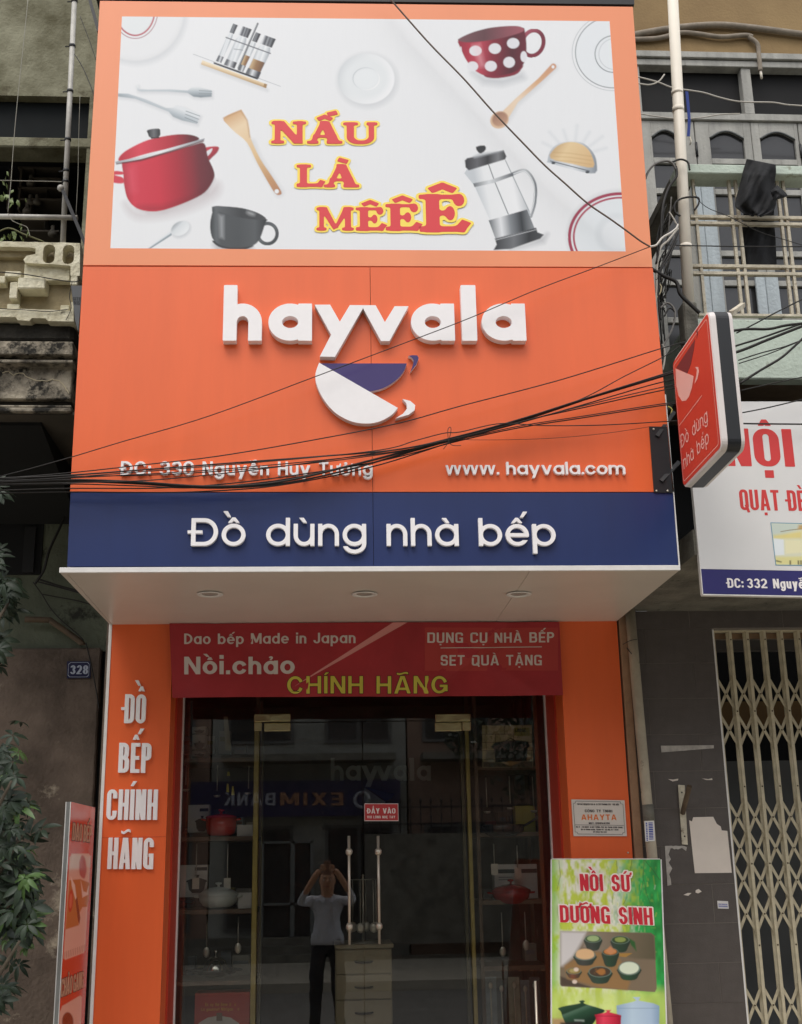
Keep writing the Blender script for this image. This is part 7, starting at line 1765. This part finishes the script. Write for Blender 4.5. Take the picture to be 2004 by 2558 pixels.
text('NỒI SỨ', CS, kg(470, 446), kg(1118, 458), 222*.1917, 0, .0016, RS, gs, plane=PG, outl=(.085, CR))
text('DƯỠNG SINH', CS, kg(208, 856), kg(1418, 892), 226*.1917, 0, .0016, RS, gs, plane=PG, outl=(.085, CR))
# left lightbox standing by the pillar, seen edge-on
lb = empty('standing_lightbox', (at(200, 2700, -.4).x-.02, -.40, GZ), 'tall narrow red lightbox with silver edge standing beside the left orange pillar', 'signboard')
XL_ = at(239, 2018, -.06).x
zt_l = atx(178, 2003, XL_).z; yn_l = atx(178, 2003, XL_).y; zb_l = GZ+.12
w_l = abs(at(178, 2003, yn_l).x-at(165.5, 2003, yn_l).x)
ca, cb_, cc, cdd = Vector((XL_, yn_l+.0, zt_l)), Vector((XL_, -.07, zt_l)), Vector((XL_, -.07, zb_l)), Vector((XL_, yn_l, zb_l))
box('box_body', (XL_-w_l+.002, yn_l+.004, zb_l), (XL_-.0015, -.071, zt_l-.002), mat('grey_body', '#6d6d6d', .5), lb)
mb = MB(); mb.box((XL_-w_l, yn_l-.002, zb_l), (XL_-.0, yn_l+.003, zt_l)); mb.build('silver_edge', mat('silver_edge', '#a9aaa8', .35, .5, n=.2, ns=8), lb)
for x in (XL_-w_l-.001, XL_-.0035): box('white_bead', (x, yn_l-.005, zb_l), (x+.004, yn_l-.0025, zt_l), M_TRIM, lb)
for y in (yn_l+.05, -.15): box('foot', (XL_-w_l-.08, y-.02, GZ), (XL_+.06, y+.02, GZ+.03), M_BLACK, lb, .004); 
for y in (yn_l+.05, -.15): box('leg', (XL_-w_l+.004, y-.012, GZ+.028), (XL_-.006, y+.012, zb_l), M_BLACK, lb)
kl = lambda x, y: (100+x*240/905., 1980+y*240/905.)
lp = Print(ca, cb_, cc, cdd, 110, 620, '#cf3e2b'); KL = lambda L: [kl(*q) for q in L]
lp.poly(KL([(290, 80), (400, 90), (525, 150), (520, 260), (290, 250)]), '#e08a80', .5, 6)
card = [(305, 576), (460, 574), (476, 600), (425, 1485), (410, 1510), (240, 1575), (222, 1560), (280, 610)]
lp.poly(KL(card), '#e3b7a6', 1, 1.5)
lp.poly(KL([(285, 720), (470, 700), (476, 600), (300, 580)]), '#dccbbb', .8, 3)
lp.poly(KL([(276, 825), (380, 815), (470, 850), (460, 1000), (445, 1075), (400, 1080), (375, 1130), (365, 1250), (240, 1290)]), '#bf7a45', 1, 1.5)
lp.poly(KL([(290, 790), (330, 870), (345, 1000), (335, 1010), (300, 880)]), '#efd6c8', .95, 1.3); lp.poly(KL([(335, 1010), (350, 985), (380, 1180), (372, 1240), (360, 1210)]), '#5b2f26', 1, 1.3)
lp.poly(KL([(395, 590), (425, 620), (440, 720), (430, 780), (415, 810), (375, 770), (372, 660)]), '#b2575c', .95, 2, 3); lp.poly(KL([(385, 830), (410, 930), (440, 940), (460, 880), (455, 960), (400, 990)]), '#eacfc2', .9, 1.5)
lp.ell(*kl(290, 1020), 6, 28, '#c44a3a', 1, 1.4, 4); lp.ell(*kl(290, 1020), 3.4, 18, '#d9705c', 1, 2, 4)
for i in range(12): x = 232+i*17; lp.line(KL([(x, 1560-i*6), (x+4, 1500-i*6)]), 1.2, '#8d5a4e', .7)
lp.poly(KL([(210, 2010), (380, 1910), (396, 1925), (380, 2400), (170, 2460), (180, 2080)]), '#e0b5a5', 1, 1.5); lp.ell(*kl(262, 2160), 14, 24, '#6b2c22', 1, 2)
lp.build('printed_face', lb, rough=.22)
class PX:
    n = Vector((1, 0, 0))
    def __call__(s, px, py): return atx(px, py, XL_+.0006)
TG = mat('lightbox_taupe', '#c2957a', .5); TD = mat('lightbox_outline', '#6a2b20', .5)
CN = style(w=.17, h=.12, cw=.5, r=.25, sp=.06, space=.14)
text('DAO BẾP', CN, kl(303, 447), kl(482, 468), 158*.265, 0, .0014, TG, lb, plane=PX(), outl=(.06, TD))
text('CHẢO GANG', CN, kl(194, 1930), kl(406, 1838), 160*.265, 0, .0014, TG, lb, plane=PX(), outl=(.06, TD))

# ================================================================ overhead cables
YC1 = -1.455
CG = 'black cables strung across the orange fascia'
def cable(L, r, label, Y=YC1, m=M_CABLE, cat='cable', group=CG, dY=0): return tube_thing('overhead_cable', L, r*.78, m, label, cat, group, Y=Y+dY, smooth=8, k=6)
cable([(960, -20), (1005, 32), (1076, 112), (1158, 196), (1231, 278), (1313, 364), (1363, 415), (1409, 456), (1468, 508), (1523, 546), (1569, 579), (1600, 602), (1624, 616)], .0062, 'brown cable slanting down across the printed billboard', m=mat('brown_cable', '#57453a', .6), group=None)
cable([(1624, 616), (1640, 612), (1655, 594), (1675, 582), (1690, 570), (1694, 560)], .0075, 'white end of the cable curling up to the drain pipe', m=mat('white_cable', '#c9c4bb', .5), group=None)
cable([(1630, 614), (1497, 665), (1340, 724), (1170, 796), (1000, 861), (790, 940), (520, 1040), (300, 1105), (178, 1142), (60, 1175), (-40, 1200)], .0032, 'thin black wire crossing the shop name from upper right to lower left')
cable([(1750, 845), (1660, 868), (1403, 948), (1152, 1014), (1000, 1056), (800, 1096), (548, 1139), (350, 1162), (175, 1181), (-40, 1199)], .0038, 'single black cable passing just under the cup logo')
spec = [([(1745, 912), (1678, 933), (1454, 1000), (1303, 1048), (1152, 1091), (1051, 1117), (900, 1157), (697, 1204), (523, 1215), (339, 1204), (175, 1199), (-40, 1206)], .0075, 'thickest black cable in the bundle over the fascia', 0),
 ([(1745, 905), (1678, 928), (1454, 998), (1303, 1046), (1152, 1088), (1000, 1122), (800, 1140), (600, 1155), (175, 1187), (-40, 1196)], .0052, 'black cable rising with the bundle, running above the address letters', -.012),
 ([(1700, 862), (1660, 890), (1560, 940), (1454, 996), (1303, 1052), (1152, 1096), (1000, 1128), (750, 1160), (420, 1185), (175, 1190), (-40, 1200)], .0035, 'thin cable breaking away upward from the bundle at right', .012),
 ([(1745, 938), (1640, 958), (1454, 1012), (1300, 1056), (1152, 1097), (930, 1166), (700, 1212), (500, 1228), (330, 1230), (175, 1229), (-40, 1233)], .0042, 'lowest cable of the bundle, touching the top of the blue band', .02),
 ([(1745, 952), (1650, 968), (1400, 1028), (1152, 1092), (950, 1130), (650, 1172), (420, 1196), (300, 1203), (175, 1206), (-40, 1211)], .0036, 'cable of the bundle crossing the middle of the address letters', -.02),
 ([(1745, 960), (1650, 976), (1454, 1019), (1250, 1064), (1152, 1094), (940, 1146), (720, 1196), (500, 1218), (350, 1214), (175, 1209), (-40, 1213)], .004, 'cable of the bundle running just below the address letters', .03),
 ([(1745, 1000), (1660, 1008), (1454, 1040), (1300, 1064), (1152, 1096), (1000, 1126), (800, 1150), (500, 1176), (175, 1194), (-40, 1203)], .0034, 'cable leaving the fascia at bracket height, upper of two', -.005),
 ([(1745, 1003), (1660, 1012), (1454, 1044), (1300, 1068), (1152, 1100), (1000, 1140), (850, 1170), (600, 1205), (400, 1219), (175, 1220), (-40, 1226)], .0042, 'cable leaving the fascia at bracket height, lower of two', .008),
 ([(1700, 1050), (1660, 1053), (1500, 1062), (1354, 1063), (1250, 1058), (1150, 1079), (1110, 1082), (1040, 1100), (950, 1124), (700, 1150), (175, 1192), (-40, 1204)], .0034, 'nearly level cable bulging over the bundle at its middle', -.03),
 ([(1624, 1066), (1500, 1084), (1354, 1096), (1200, 1099), (1130, 1096)], .0016, 'hair-thin wire from the bracket plate to the bundle', -.01),
 ([(1454, 1001), (1303, 1051), (1152, 1093), (1000, 1136), (860, 1176), (697, 1209), (523, 1219), (339, 1208), (175, 1203), (-40, 1209)], .006, 'second thick cable lying along the thickest one', .006)]
for L, r, lab, dy in spec: cable(L, r, lab, dY=dy)
tube_thing('tie_wire', [(1108, 1122), (1120, 1104), (1127, 1075), (1124, 1067), (1119, 1075), (1121, 1100), (1130, 1112), (1152, 1113)], .0018, M_CABLE, 'thin wire loop tying the cable bundle together', 'wire', Y=YC1-.03, smooth=5)
RG = 'cables passing behind the red lightbox sign'
for L, r, lab in (([(1690, 905), (1760, 890), (1845, 862), (1900, 845), (2004, 808), (2080, 780)], .0055, 'cable rising to the right over the mint-green slab, upper of a close pair'), ([(1690, 915), (1760, 902), (1845, 878), (1920, 848), (2004, 815), (2080, 785)], .008, 'thick cable rising to the right over the mint-green slab'),
                  ([(1700, 860), (1840, 825), (1920, 822), (1970, 812), (2080, 800)], .0075, 'thick black cable lying flat across the top of the mint-green slab'), ([(1840, 832), (1880, 812), (1940, 780), (2004, 748), (2080, 712)], .004, 'thin cable rising steeply to the right edge above the slab'),
                  ([(1845, 900), (1900, 882), (1960, 866), (2030, 840)], .0035, 'thin cable sagging across the middle of the mint-green slab'), ([(1846, 908), (1920, 884), (1980, 860), (2040, 835)], .003, 'thinner cable just under it on the mint-green slab'),
                  ([(1848, 958), (1900, 925), (1950, 895), (1985, 865), (2010, 840), (2050, 790)], .007, 'thick cable curving up from the slab foot to the right edge'), ([(1852, 975), (1920, 960), (2004, 942), (2060, 930)], .003, 'thin cable across the dark gap above the next shop sign'),
                  ([(1855, 1031), (1920, 1018), (2004, 998), (2060, 985)], .0035, 'thin cable crossing the top of the next shop sign'), ([(1855, 1058), (1930, 1059), (2060, 1060)], .0045, 'level black cable crossing the red circumflex of the next shop sign'),
                  ([(1645, 610), (1700, 613), (1800, 615), (1900, 616), (2060, 616)], .0035, 'level black wire crossing the balcony railing'), ([(1735, 463), (1742, 495), (1770, 520), (1820, 540), (1900, 580), (2004, 612)], .0022, 'thin wire sagging across the railing behind the black trousers')):
    tube_thing('overhead_cable', L, r, M_CABLE, lab, 'cable', RG, Y=-1.30 if L[0][1] > 700 else -1.22, smooth=6, k=6)
# tangle of cables beside the drain pipe
tg_ = empty('cable_tangle', at(1650, 750, -1.2), 'tangle of black and grey cables hanging between the signs and the drain pipe', 'cables')
rs = random.Random(31); GC = mat('grey_cable', '#6d6a66', .6)
for L, r, m_ in (([(1612, 447), (1622, 425), (1640, 408), (1665, 402), (1680, 408), (1690, 425)], .007, GC), ([(1680, 405), (1700, 398), (1718, 405), (1723, 425)], .006, M_CABLE), ([(1700, 540), (1687, 530), (1686, 510), (1700, 497), (1725, 492), (1745, 495), (1745, 510), (1735, 525)], .006, M_CABLE),
                 ([(1688, 415), (1690, 440), (1670, 470), (1655, 520), (1650, 600), (1640, 660)], .008, M_CABLE), ([(1694, 570), (1670, 600), (1650, 620), (1642, 660), (1640, 720), (1637, 760)], .007, WIRE), ([(1694, 580), (1676, 620), (1655, 660), (1640, 700)], .007, M_CABLE),
                 ([(1690, 600), (1672, 640), (1650, 680), (1645, 740), (1650, 800)], .006, M_CABLE), ([(1672, 530), (1682, 545), (1690, 560)], .005, WIRE), ([(1625, 670), (1660, 690), (1690, 705), (1700, 735), (1730, 765), (1748, 782)], .011, M_CABLE),
                 ([(1640, 745), (1650, 730), (1652, 715), (1645, 708)], .004, mat('cream_cable', '#b3a888', .6)), ([(1650, 770), (1665, 757), (1680, 765), (1687, 785), (1680, 820), (1665, 850), (1655, 870)], .006, GC), ([(1660, 790), (1672, 770), (1686, 780), (1684, 800)], .005, M_CABLE),
                 ([(1655, 860), (1660, 875), (1660, 900), (1655, 925)], .006, WIRE), ([(1645, 840), (1652, 870), (1650, 900)], .006, M_CABLE), ([(1668, 1015), (1678, 1022), (1676, 1035), (1668, 1048), (1660, 1055)], .004, mat('yellow_wire', '#c9b95f', .6)),
                 ([(1662, 1100), (1658, 1130), (1654, 1165), (1652, 1190)], .003, GC)):
    mb = MB(); mb.tube(catmull([at(x, y, -1.22 if x < 1660 or y > 560 else -1.19) for x, y in L], 6), r, 6); mb.build('cable', m_, tg_)
for i in range(20):
    x0 = rs.uniform(1640, 1662)+(0); y0 = rs.uniform(560, 760); L = [(x0+rs.uniform(15, 40), y0-rs.uniform(30, 90)), (x0+rs.uniform(0, 20), y0), (x0-rs.uniform(-4, 10), y0+rs.uniform(30, 90)), (x0+rs.uniform(-6, 14), y0+rs.uniform(90, 170))]
    L = [(min(max(x, 1636+(y-600)*.07), 1695), y) for x, y in L]
    mb = MB(); mb.tube(catmull([at(x, y, rs.uniform(-1.15, -.95)) for x, y in L], 5), rs.uniform(.0022, .005), 5); mb.build('cable', M_CABLE if rs.random() < .75 else GC, tg_)
# ================================================================ the other side of the street (seen in the glass)
YO = -19.4
def far_house(x0, x1, h, m, label, floors, wins, gm=None, dark=True):
    root = empty('street_house', ((x0+x1)/2, YO, 0), label, 'house')
    box('wall', (x0+.02, YO-8, GZ), (x1-.02, YO, h), m, root)
    box('cornice', (x0, YO-.0, h-.25), (x1, YO+.25, h), M_CONC, root)
    fr_ = mat('dull_frame', '#5a5a58', .6)
    for f in range(floors):
        z0 = .25+f*3.2; n = wins
        for i in range(n):
            wx = (x1-x0)/n; a = x0+wx*i+wx*.16; b = x0+wx*(i+1)-wx*.16; top = z0+2.2
            wdw = box('window', (a, YO+.001, z0+(.0 if f == 0 else .8)), (b, YO+.05, top), fr_, root)
            box('pane', (a+.07, YO+.051, z0+(.07 if f == 0 else .87)), ((a+b)/2-.035, YO+.055, top-.07), MATS['dark_window_pane'], wdw)
            box('pane', ((a+b)/2+.035, YO+.051, z0+(.07 if f == 0 else .87)), (b-.07, YO+.055, top-.07), MATS['dark_window_pane'], wdw)
        if f: box('balcony_slab', (x0+.3, YO+.0, z0+.35), (x1-.3, YO+.9, z0+.5), M_CONC, root)
    return root
HB = mat('brown_house', '#93796a', .9, n=.3, ns=.6); HG = mat('grey_house', '#9b9b93', .9, n=.3, ns=.6); HT = mat('teal_house', '#6c8488', .9, n=.3, ns=.6)
for i, (a, b, h, m, lab, w_) in enumerate(((-22, -17, 9.6, HG, 'grey house across the street at the far left of the row', 2), (-17, -12, 11, HB, 'brown house across the street, second in the row', 2), (-12, -7.2, 8.8, HT, 'teal house across the street, third in the row', 2), (-7.2, -2.6, 10.2, HB, 'brown house across the street behind the bank sign', 2),
    (-2.6, 1.8, 9.4, HG, 'grey house facing the shop from across the street', 2), (1.8, 6.3, 10.6, HB, 'brown house across the street with iron fence in front', 2), (6.3, 11, 9, HG, 'grey house across the street, seventh in the row', 2), (11, 16, 11.4, HT, 'tall teal house across the street near the right end', 2), (16, 22, 9.2, HB, 'brown house at the right end of the row across the street', 2))):
    far_house(a, b, h, m, lab, 3, w_)
bs = empty('bank_sign', (-1.9, YO+.3, 3.0), 'dark purple bank sign over the shopfront across the street', 'sign')
def MR(px, py): p = at(px, py, 2*YG-(YO+.42)); p.y = YO+.42; return p      # a point of the far side, measured through its reflection
A, B = MR(590, 2042), MR(1000, 1946); box('sign_panel', (A.x-1.0, YO+.3, A.z), (B.x, YO+.41, B.z), mat('sign_navy', '#1d1a45', .5), bs)
BKt = mat('bank_white', '#9a9ba6', .6)
class PM:
    n = Vector((0, 1, 0))
    def __call__(s, px, py): return MR(px, py)
text('EXIM', style(w=.2, h=.17, cw=.7, sp=.2), (858, 2012), (700, 2012), 32, 0, .02, mat('bank_orange', '#94694f', .6), bs, plane=PM()); text('BANK', style(w=.2, h=.17, cw=.7, sp=.2), (688, 2012), (560, 2012), 32, 0, .02, BKt, bs, plane=PM())
c = MR(905, 1998); mb = MB(); mb.tube([c+Vector((.16*math.cos(a), 0, .16*math.sin(a))) for a in [k*math.pi/12 for k in range(25)]], .04, 8); mb.build('round_emblem', BKt, bs)
fd = empty('glass_shopdoor', MR(715, 2400), 'light-framed glass door of the shop across the street, seen in the glass', 'door')
FL = mat('pale_alu_frame', '#6f7270', .5)
for x0, y0, x1, y1 in ((724, 2100, 737, 2405), (650, 2100, 660, 2405), (775, 2100, 784, 2405), (650, 2100, 784, 2108), (655, 2254, 780, 2263), (655, 2397, 780, 2407)):
    A, B = MR(x0, y1), MR(x1, y0); box('frame_bar', (min(A.x, B.x), YO+.30, A.z), (max(A.x, B.x), YO+.38, B.z), FL, fd)
A, B = MR(655, 2400), MR(780, 2104); box('door_pane', (min(A.x, B.x), YO+.27, A.z), (max(A.x, B.x), YO+.29, B.z), MATS['dark_window_pane'], fd)
stp = empty('street_steps', (MR(700, 2450).x, YO+1, GZ), 'low concrete steps in front of the shop across the street', 'steps')
for i in range(3): box('step', (-5.5, YO+.42, GZ+.001+i*.0), (.6, YO+1.5-i*.35, GZ+.15*(i+1)), M_CONC, stp) if i == 0 else box('step', (-5.5, YO+.42, GZ+.15*i+.001), (.6, YO+1.5-i*.35, GZ+.15*(i+1)), M_CONC, stp)
fn = empty('iron_fence', (3.5, YO+1.2, 0), 'black iron fence with spear tops across the street', 'fence')
zt0 = MR(1150, 1995).z
sp_ = MB(); sp_.tube([(0, 0, 0), (0, 0, zt0-.12)], .014, 6); sp_.tube([(0, 0, zt0-.12), (0, 0, zt0-.06), (0, 0, zt0)], [.014, .035, .002], 6); o = sp_.build('spear_rail', M_BLACK, fn); o.location = Vector((.9, YO+1.2, 0))-world_loc(fn)
for i in range(1, 40): put('spear_rail', o.data, (.9+i*.22, YO+1.2, 0), fn)
for z in (zt0-.2, zt0-.55, .4): box('fence_rail', (.8, YO+1.17, z-.02), (9.8, YO+1.23, z+.02), M_BLACK, fn)
fc = box('fence_base', (.8, YO+1.1, 0), (9.8, YO+1.3, zt0-.75), M_CONC, fn)
def street_tree(x, y, h, seed, label):
    root = empty('street_tree', (x, y, 0), label, 'tree', 'trees across the street'); rs = random.Random(seed)
    mb = MB(); mb.tube(catmull([(x, y, 0), (x+.1, y, h*.3), (x-.1, y, h*.55), (x+.05, y, h*.8)], 5), [.16-.008*i for i in range(16)], 9)
    for i in range(6):
        a = rs.uniform(0, 6.28); b0_ = Vector((x, y, h*rs.uniform(.4, .7))); mb.tube([b0_, b0_+Vector((math.cos(a)*.9, math.sin(a)*.9, .9))], [.05, .02], 6)
    mb.build('trunk', mat('tree_bark', '#4d4436'), root)
    mb = MB(); cl = [(Vector((x+rs.gauss(0, .9), y+rs.gauss(0, .7), h*.75+rs.gauss(0, .7))), rs.uniform(.4, .9)) for _ in range(16)]
    for _ in range(3800):
        c, r = rs.choice(cl); v = Vector((rs.gauss(0, 1), rs.gauss(0, 1), rs.gauss(0, 1))).normalized()*r*rs.uniform(.5, 1.05); p = c+v
        a = Vector((rs.uniform(-1, 1), rs.uniform(-1, 1), rs.uniform(-1, 1))).normalized()*.09; b = a.cross(Vector((rs.uniform(-1, 1), rs.uniform(-1, 1), 1))).normalized()*.045
        mb.add([p-a, p-b, p+a, p+b], [(0, 1, 2, 3)])
    mb.build('crown', MATS['tree_leaf'], root)
street_tree(-4.6, -14.6, 6.2, 1, 'leafy street tree across the road, left of the photographer'); street_tree(5.6, -14.6, 5.8, 2, 'leafy street tree across the road, right of the photographer')
street_tree(-13, -14.6, 6.5, 3, 'leafy street tree far to the left across the road')

# ================================================================ the photographer, seen in the glass doors
def photographer():
    C = Vector((.0, -7.4-.34/WS, RZ))
    root = empty('person', C, 'person in white shirt and dark trousers raising a phone with both hands', 'person')
    J = {}                                     # joints relative to the feet; y+ is towards the shop
    V = [('pelvis', (0, 0, .93), (.145, .105)), ('belly', (0, .005, 1.07), (.138, .108)), ('chest', (0, 0, 1.22), (.150, .112)), ('upchest', (0, -.005, 1.345), (.135, .095)), ('neck', (0, .005, 1.42), (.055, .056)), ('jaw', (0, .012, 1.495), (.078, .086)), ('skull', (0, .012, 1.585), (.094, .106)), ('crown', (0, .0, 1.655), (.074, .082))]
    E_ = [(i, i+1) for i in range(7)]
    hands = []
    for s in (-1, 1):
        b = len(V)
        V += [('hip', (s*.095, 0, .87), (.100, .10)), ('knee', (s*.12, .02, .48), (.075, .075)), ('calf', (s*.125, -.01, .30), (.068, .068)), ('ankle', (s*.13, -.015, .09), (.058, .058)), ('ball', (s*.145, .10, .045), (.045, .035)), ('toe', (s*.15, .17, .035), (.036, .026))]
        E_ += [(0, b), (b, b+1), (b+1, b+2), (b+2, b+3), (b+3, b+4), (b+4, b+5)]
        b = len(V)
        V += [('shoulder', (s*.175, .0, 1.365), (.058, .056)), ('elbow', (s*.285, .15, 1.35), (.046, .046)), ('forearm', (s*.215, .22, 1.48), (.037, .037)), ('wrist', (s*.112, .275, 1.635), (.034, .038)), ('palm', (s*.078, .287, 1.685), (.030, .044))]
        E_ += [(3, b), (b, b+1), (b+1, b+2), (b+2, b+3), (b+3, b+4)]
        hands.append(s)
    me = bpy.data.meshes.new('body'); me.from_pydata([v[1] for v in V], E_, []); me.update()
    o = bpy.data.objects.new('body', me); COL.objects.link(o)
    sk = o.modifiers.new('skin', 'SKIN'); sk.use_smooth_shade = True
    if not me.skin_vertices: 
        bm_ = __import__('bmesh').new(); bm_.from_mesh(me); bm_.verts.layers.skin.verify(); bm_.to_mesh(me); bm_.free()
    for i, v in enumerate(V): me.skin_vertices[0].data[i].radius = v[2]
    me.skin_vertices[0].data[0].use_root = True
    ss = o.modifiers.new('sub', 'SUBSURF'); ss.levels = 3; ss.render_levels = 3
    dg = bpy.context.evaluated_depsgraph_get(); bm = bpy.data.meshes.new_from_object(o.evaluated_get(dg)); bpy.data.objects.remove(o)
    o = bpy.data.objects.new('body', bm); COL.objects.link(o); o.parent = root
    bm.materials.clear()
    for m in (mat('skin', '#b88a6c', .55), mat('white_shirt', '#c4c6cc', .85, n=.1, ns=9, bump=.6, bs=14), mat('dark_trousers', '#191a20', .8), mat('dark_shoe', '#1c1714', .5)): bm.materials.append(m)
    for p in bm.polygons:
        c = p.center
        if c.z < .10: k = 3
        elif c.z < .985 and abs(c.x) < .24: k = 2
        elif c.z < 1.40 and (abs(c.x) < .21 or c.y < .19): k = 1
        elif c.z < 1.47 and abs(c.x) > .07 and c.y < .12: k = 1
        elif abs(c.x) > .19 and c.y < .235: k = 1
        else: k = 0
        p.material_index = k
    from mathutils import noise as mn
    bm.update(); shirt = set(i for p in bm.polygons if p.material_index in (1, 2) for i in p.vertices)
    for i in shirt:                        # cloth folds
        v = bm.vertices[i]; c = v.co; n_ = v.normal.copy()
        f = mn.noise(Vector((c.x*9+c.z*3, c.y*9, c.z*5)))*.016+abs(mn.noise(Vector((c.x*16-c.z*7, c.y*14, c.z*9+4))))*-.016
        if c.z < 1.3 and c.z > .98: f += .010+.006*math.sin(c.x*60+c.z*14)
        v.co = c+n_*f
    bm.update()
    # shirt tails and collar
    mb = MB(); mb.lathe([(.168, .0), (.176, -.07), (.172, -.115), (.166, -.115), (.166, -.02)], (0, .003, 1.04), 24, sy=.72); sh = mb.build('shirt_hem', MATS['white_shirt'], None); sh.parent = root
    for s in (-1, 1):
        mb = MB(); mb.add([(s*.012, .095, 1.375), (s*.075, .06, 1.43), (s*.09, .10, 1.38), (s*.05, .125, 1.345)], [(0, 1, 2, 3)]); mb.add([(s*.012, .091, 1.375), (s*.075, .056, 1.43), (s*.09, .096, 1.38), (s*.05, .121, 1.345)], [(0, 3, 2, 1)]); q = mb.build('collar', MATS['white_shirt'], None); q.parent = root
    for i in range(5): mb = MB(); mb.ball((0, .118-(.008 if i > 3 else 0), 1.33-i*.075), .006, k=6); q = mb.build('button', MATS['white_shirt'], None); q.parent = root
    # face
    SK = MATS['skin']; mb = MB()
    mb.tube([(0, .098, 1.580), (0, .118, 1.550), (0, .112, 1.538)], [.008, .014, .010], 8); q = mb.build('nose', SK, None); q.parent = root
    for s in (-1, 1):
        mb = MB(); mb.ball((s*.030, .092, 1.573), .011, k=10, sc=(1.2, .6, .7)); q = mb.build('eye', mat('eye_white', '#d8d4cc', .3), None); q.parent = root
        mb = MB(); mb.ball((s*.030, .099, 1.573), .0055, k=8, sc=(1, .5, 1)); q2 = mb.build('iris', mat('iris_brown', '#2a1a12', .3), None); q2.parent = q
        mb = MB(); mb.ball((s*.080, .005, 1.555), .024, k=10, sc=(.35, .7, 1.2)); q = mb.build('ear', SK, None); q.parent = root
        mb = MB(); mb.tube([(s*.015, .100, 1.595), (s*.045, .092, 1.597)], .004, 6); q = mb.build('eyebrow', mat('black_hair', '#15110f', .7, n=.2, ns=40), None); q.parent = root
    mb = MB(); mb.tube([(-.024, .092, 1.510), (0, .099, 1.508), (.024, .092, 1.510)], .0055, 6); q = mb.build('mouth', mat('lips', '#8a4f45', .5), None); q.parent = root
    mb = MB(); n = 20; prof = []; vs = []
    rs = random.Random(1)
    for i in range(9):
        th = math.pi*.56*i/8
        for j in range(n):
            a = 2*math.pi*j/n; r_ = 1+.03*math.sin(5*a+i); lim = 1.0 if math.sin(a) < .2 else .62
            t = th*lim; vs.append((.086*r_*math.sin(t)*math.cos(a), -.004+.100*r_*math.sin(t)*math.sin(a), 1.600+.088*math.cos(t)))
    mb.add(vs, [(i*n+j, i*n+(j+1) % n, (i+1)*n+(j+1) % n, (i+1)*n+j) for i in range(8) for j in range(n)], 0, True); q = mb.build('hair', MATS['black_hair'], None); q.parent = root
    # fingers closing round the phone
    for s in hands:
        for k in range(4):
            x = s*.068; z = 1.665+k*.017; L = [.92, 1.05, 1.0, .82][k]
            mb = MB(); mb.tube(catmull([(x, .283, z), (x-s*.012*L, .313, z+.006), (x-s*.035*L, .330, z+.008), (x-s*.052*L, .333, z+.004)], 4), [.0095-.0002*i for i in range(13)], 8); q = mb.build('finger', SK, None); q.parent = root
        mb = MB(); mb.tube(catmull([(s*.082, .285, 1.655), (s*.070, .298, 1.640), (s*.045, .306, 1.648), (s*.030, .308, 1.655)], 4), [.011-.0003*i for i in range(13)], 8); q = mb.build('thumb', SK, None); q.parent = root
    H = (1.65-RZ)*WS                       # lens height above the road in metres
    dz_ = H-1.70
    root.scale = (1/WS,)*3
    ph = empty('phone', C, 'dark phone held up in both hands of the person in white shirt', 'phone'); ph.scale = (1/WS,)*3
    z0 = H-.125
    for nm, lo, hi, m_ in (('phone_body', (-.037, .314, z0-.0), (.037, .322, z0+.145), mat('phone_case', '#8a6858', .35)), ('screen', (-.034, .3125, z0+.01), (.034, .3138, z0+.135), mat('phone_screen', '#2a2c30', .1))):
        q = box(nm, lo, hi, m_, None, .002); q.parent = ph
    mb = MB(); mb.tube([(0, .322, z0+.125), (0, .3245, z0+.125)], .007, 12); q = mb.build('camera_lens', M_BLACK, None); q.parent = ph
    for r_ in (root, ph): r_.location.z += (H-(z0+.125))/WS*0
photographer()

# ================================================================ one measuring unit is WS metres: bring the whole place to true size
for o in list(SC.objects):
    if o.parent is None and o.type not in ('CAMERA', 'LIGHT'):
        o.location = o.location*WS; o.scale = o.scale*WS
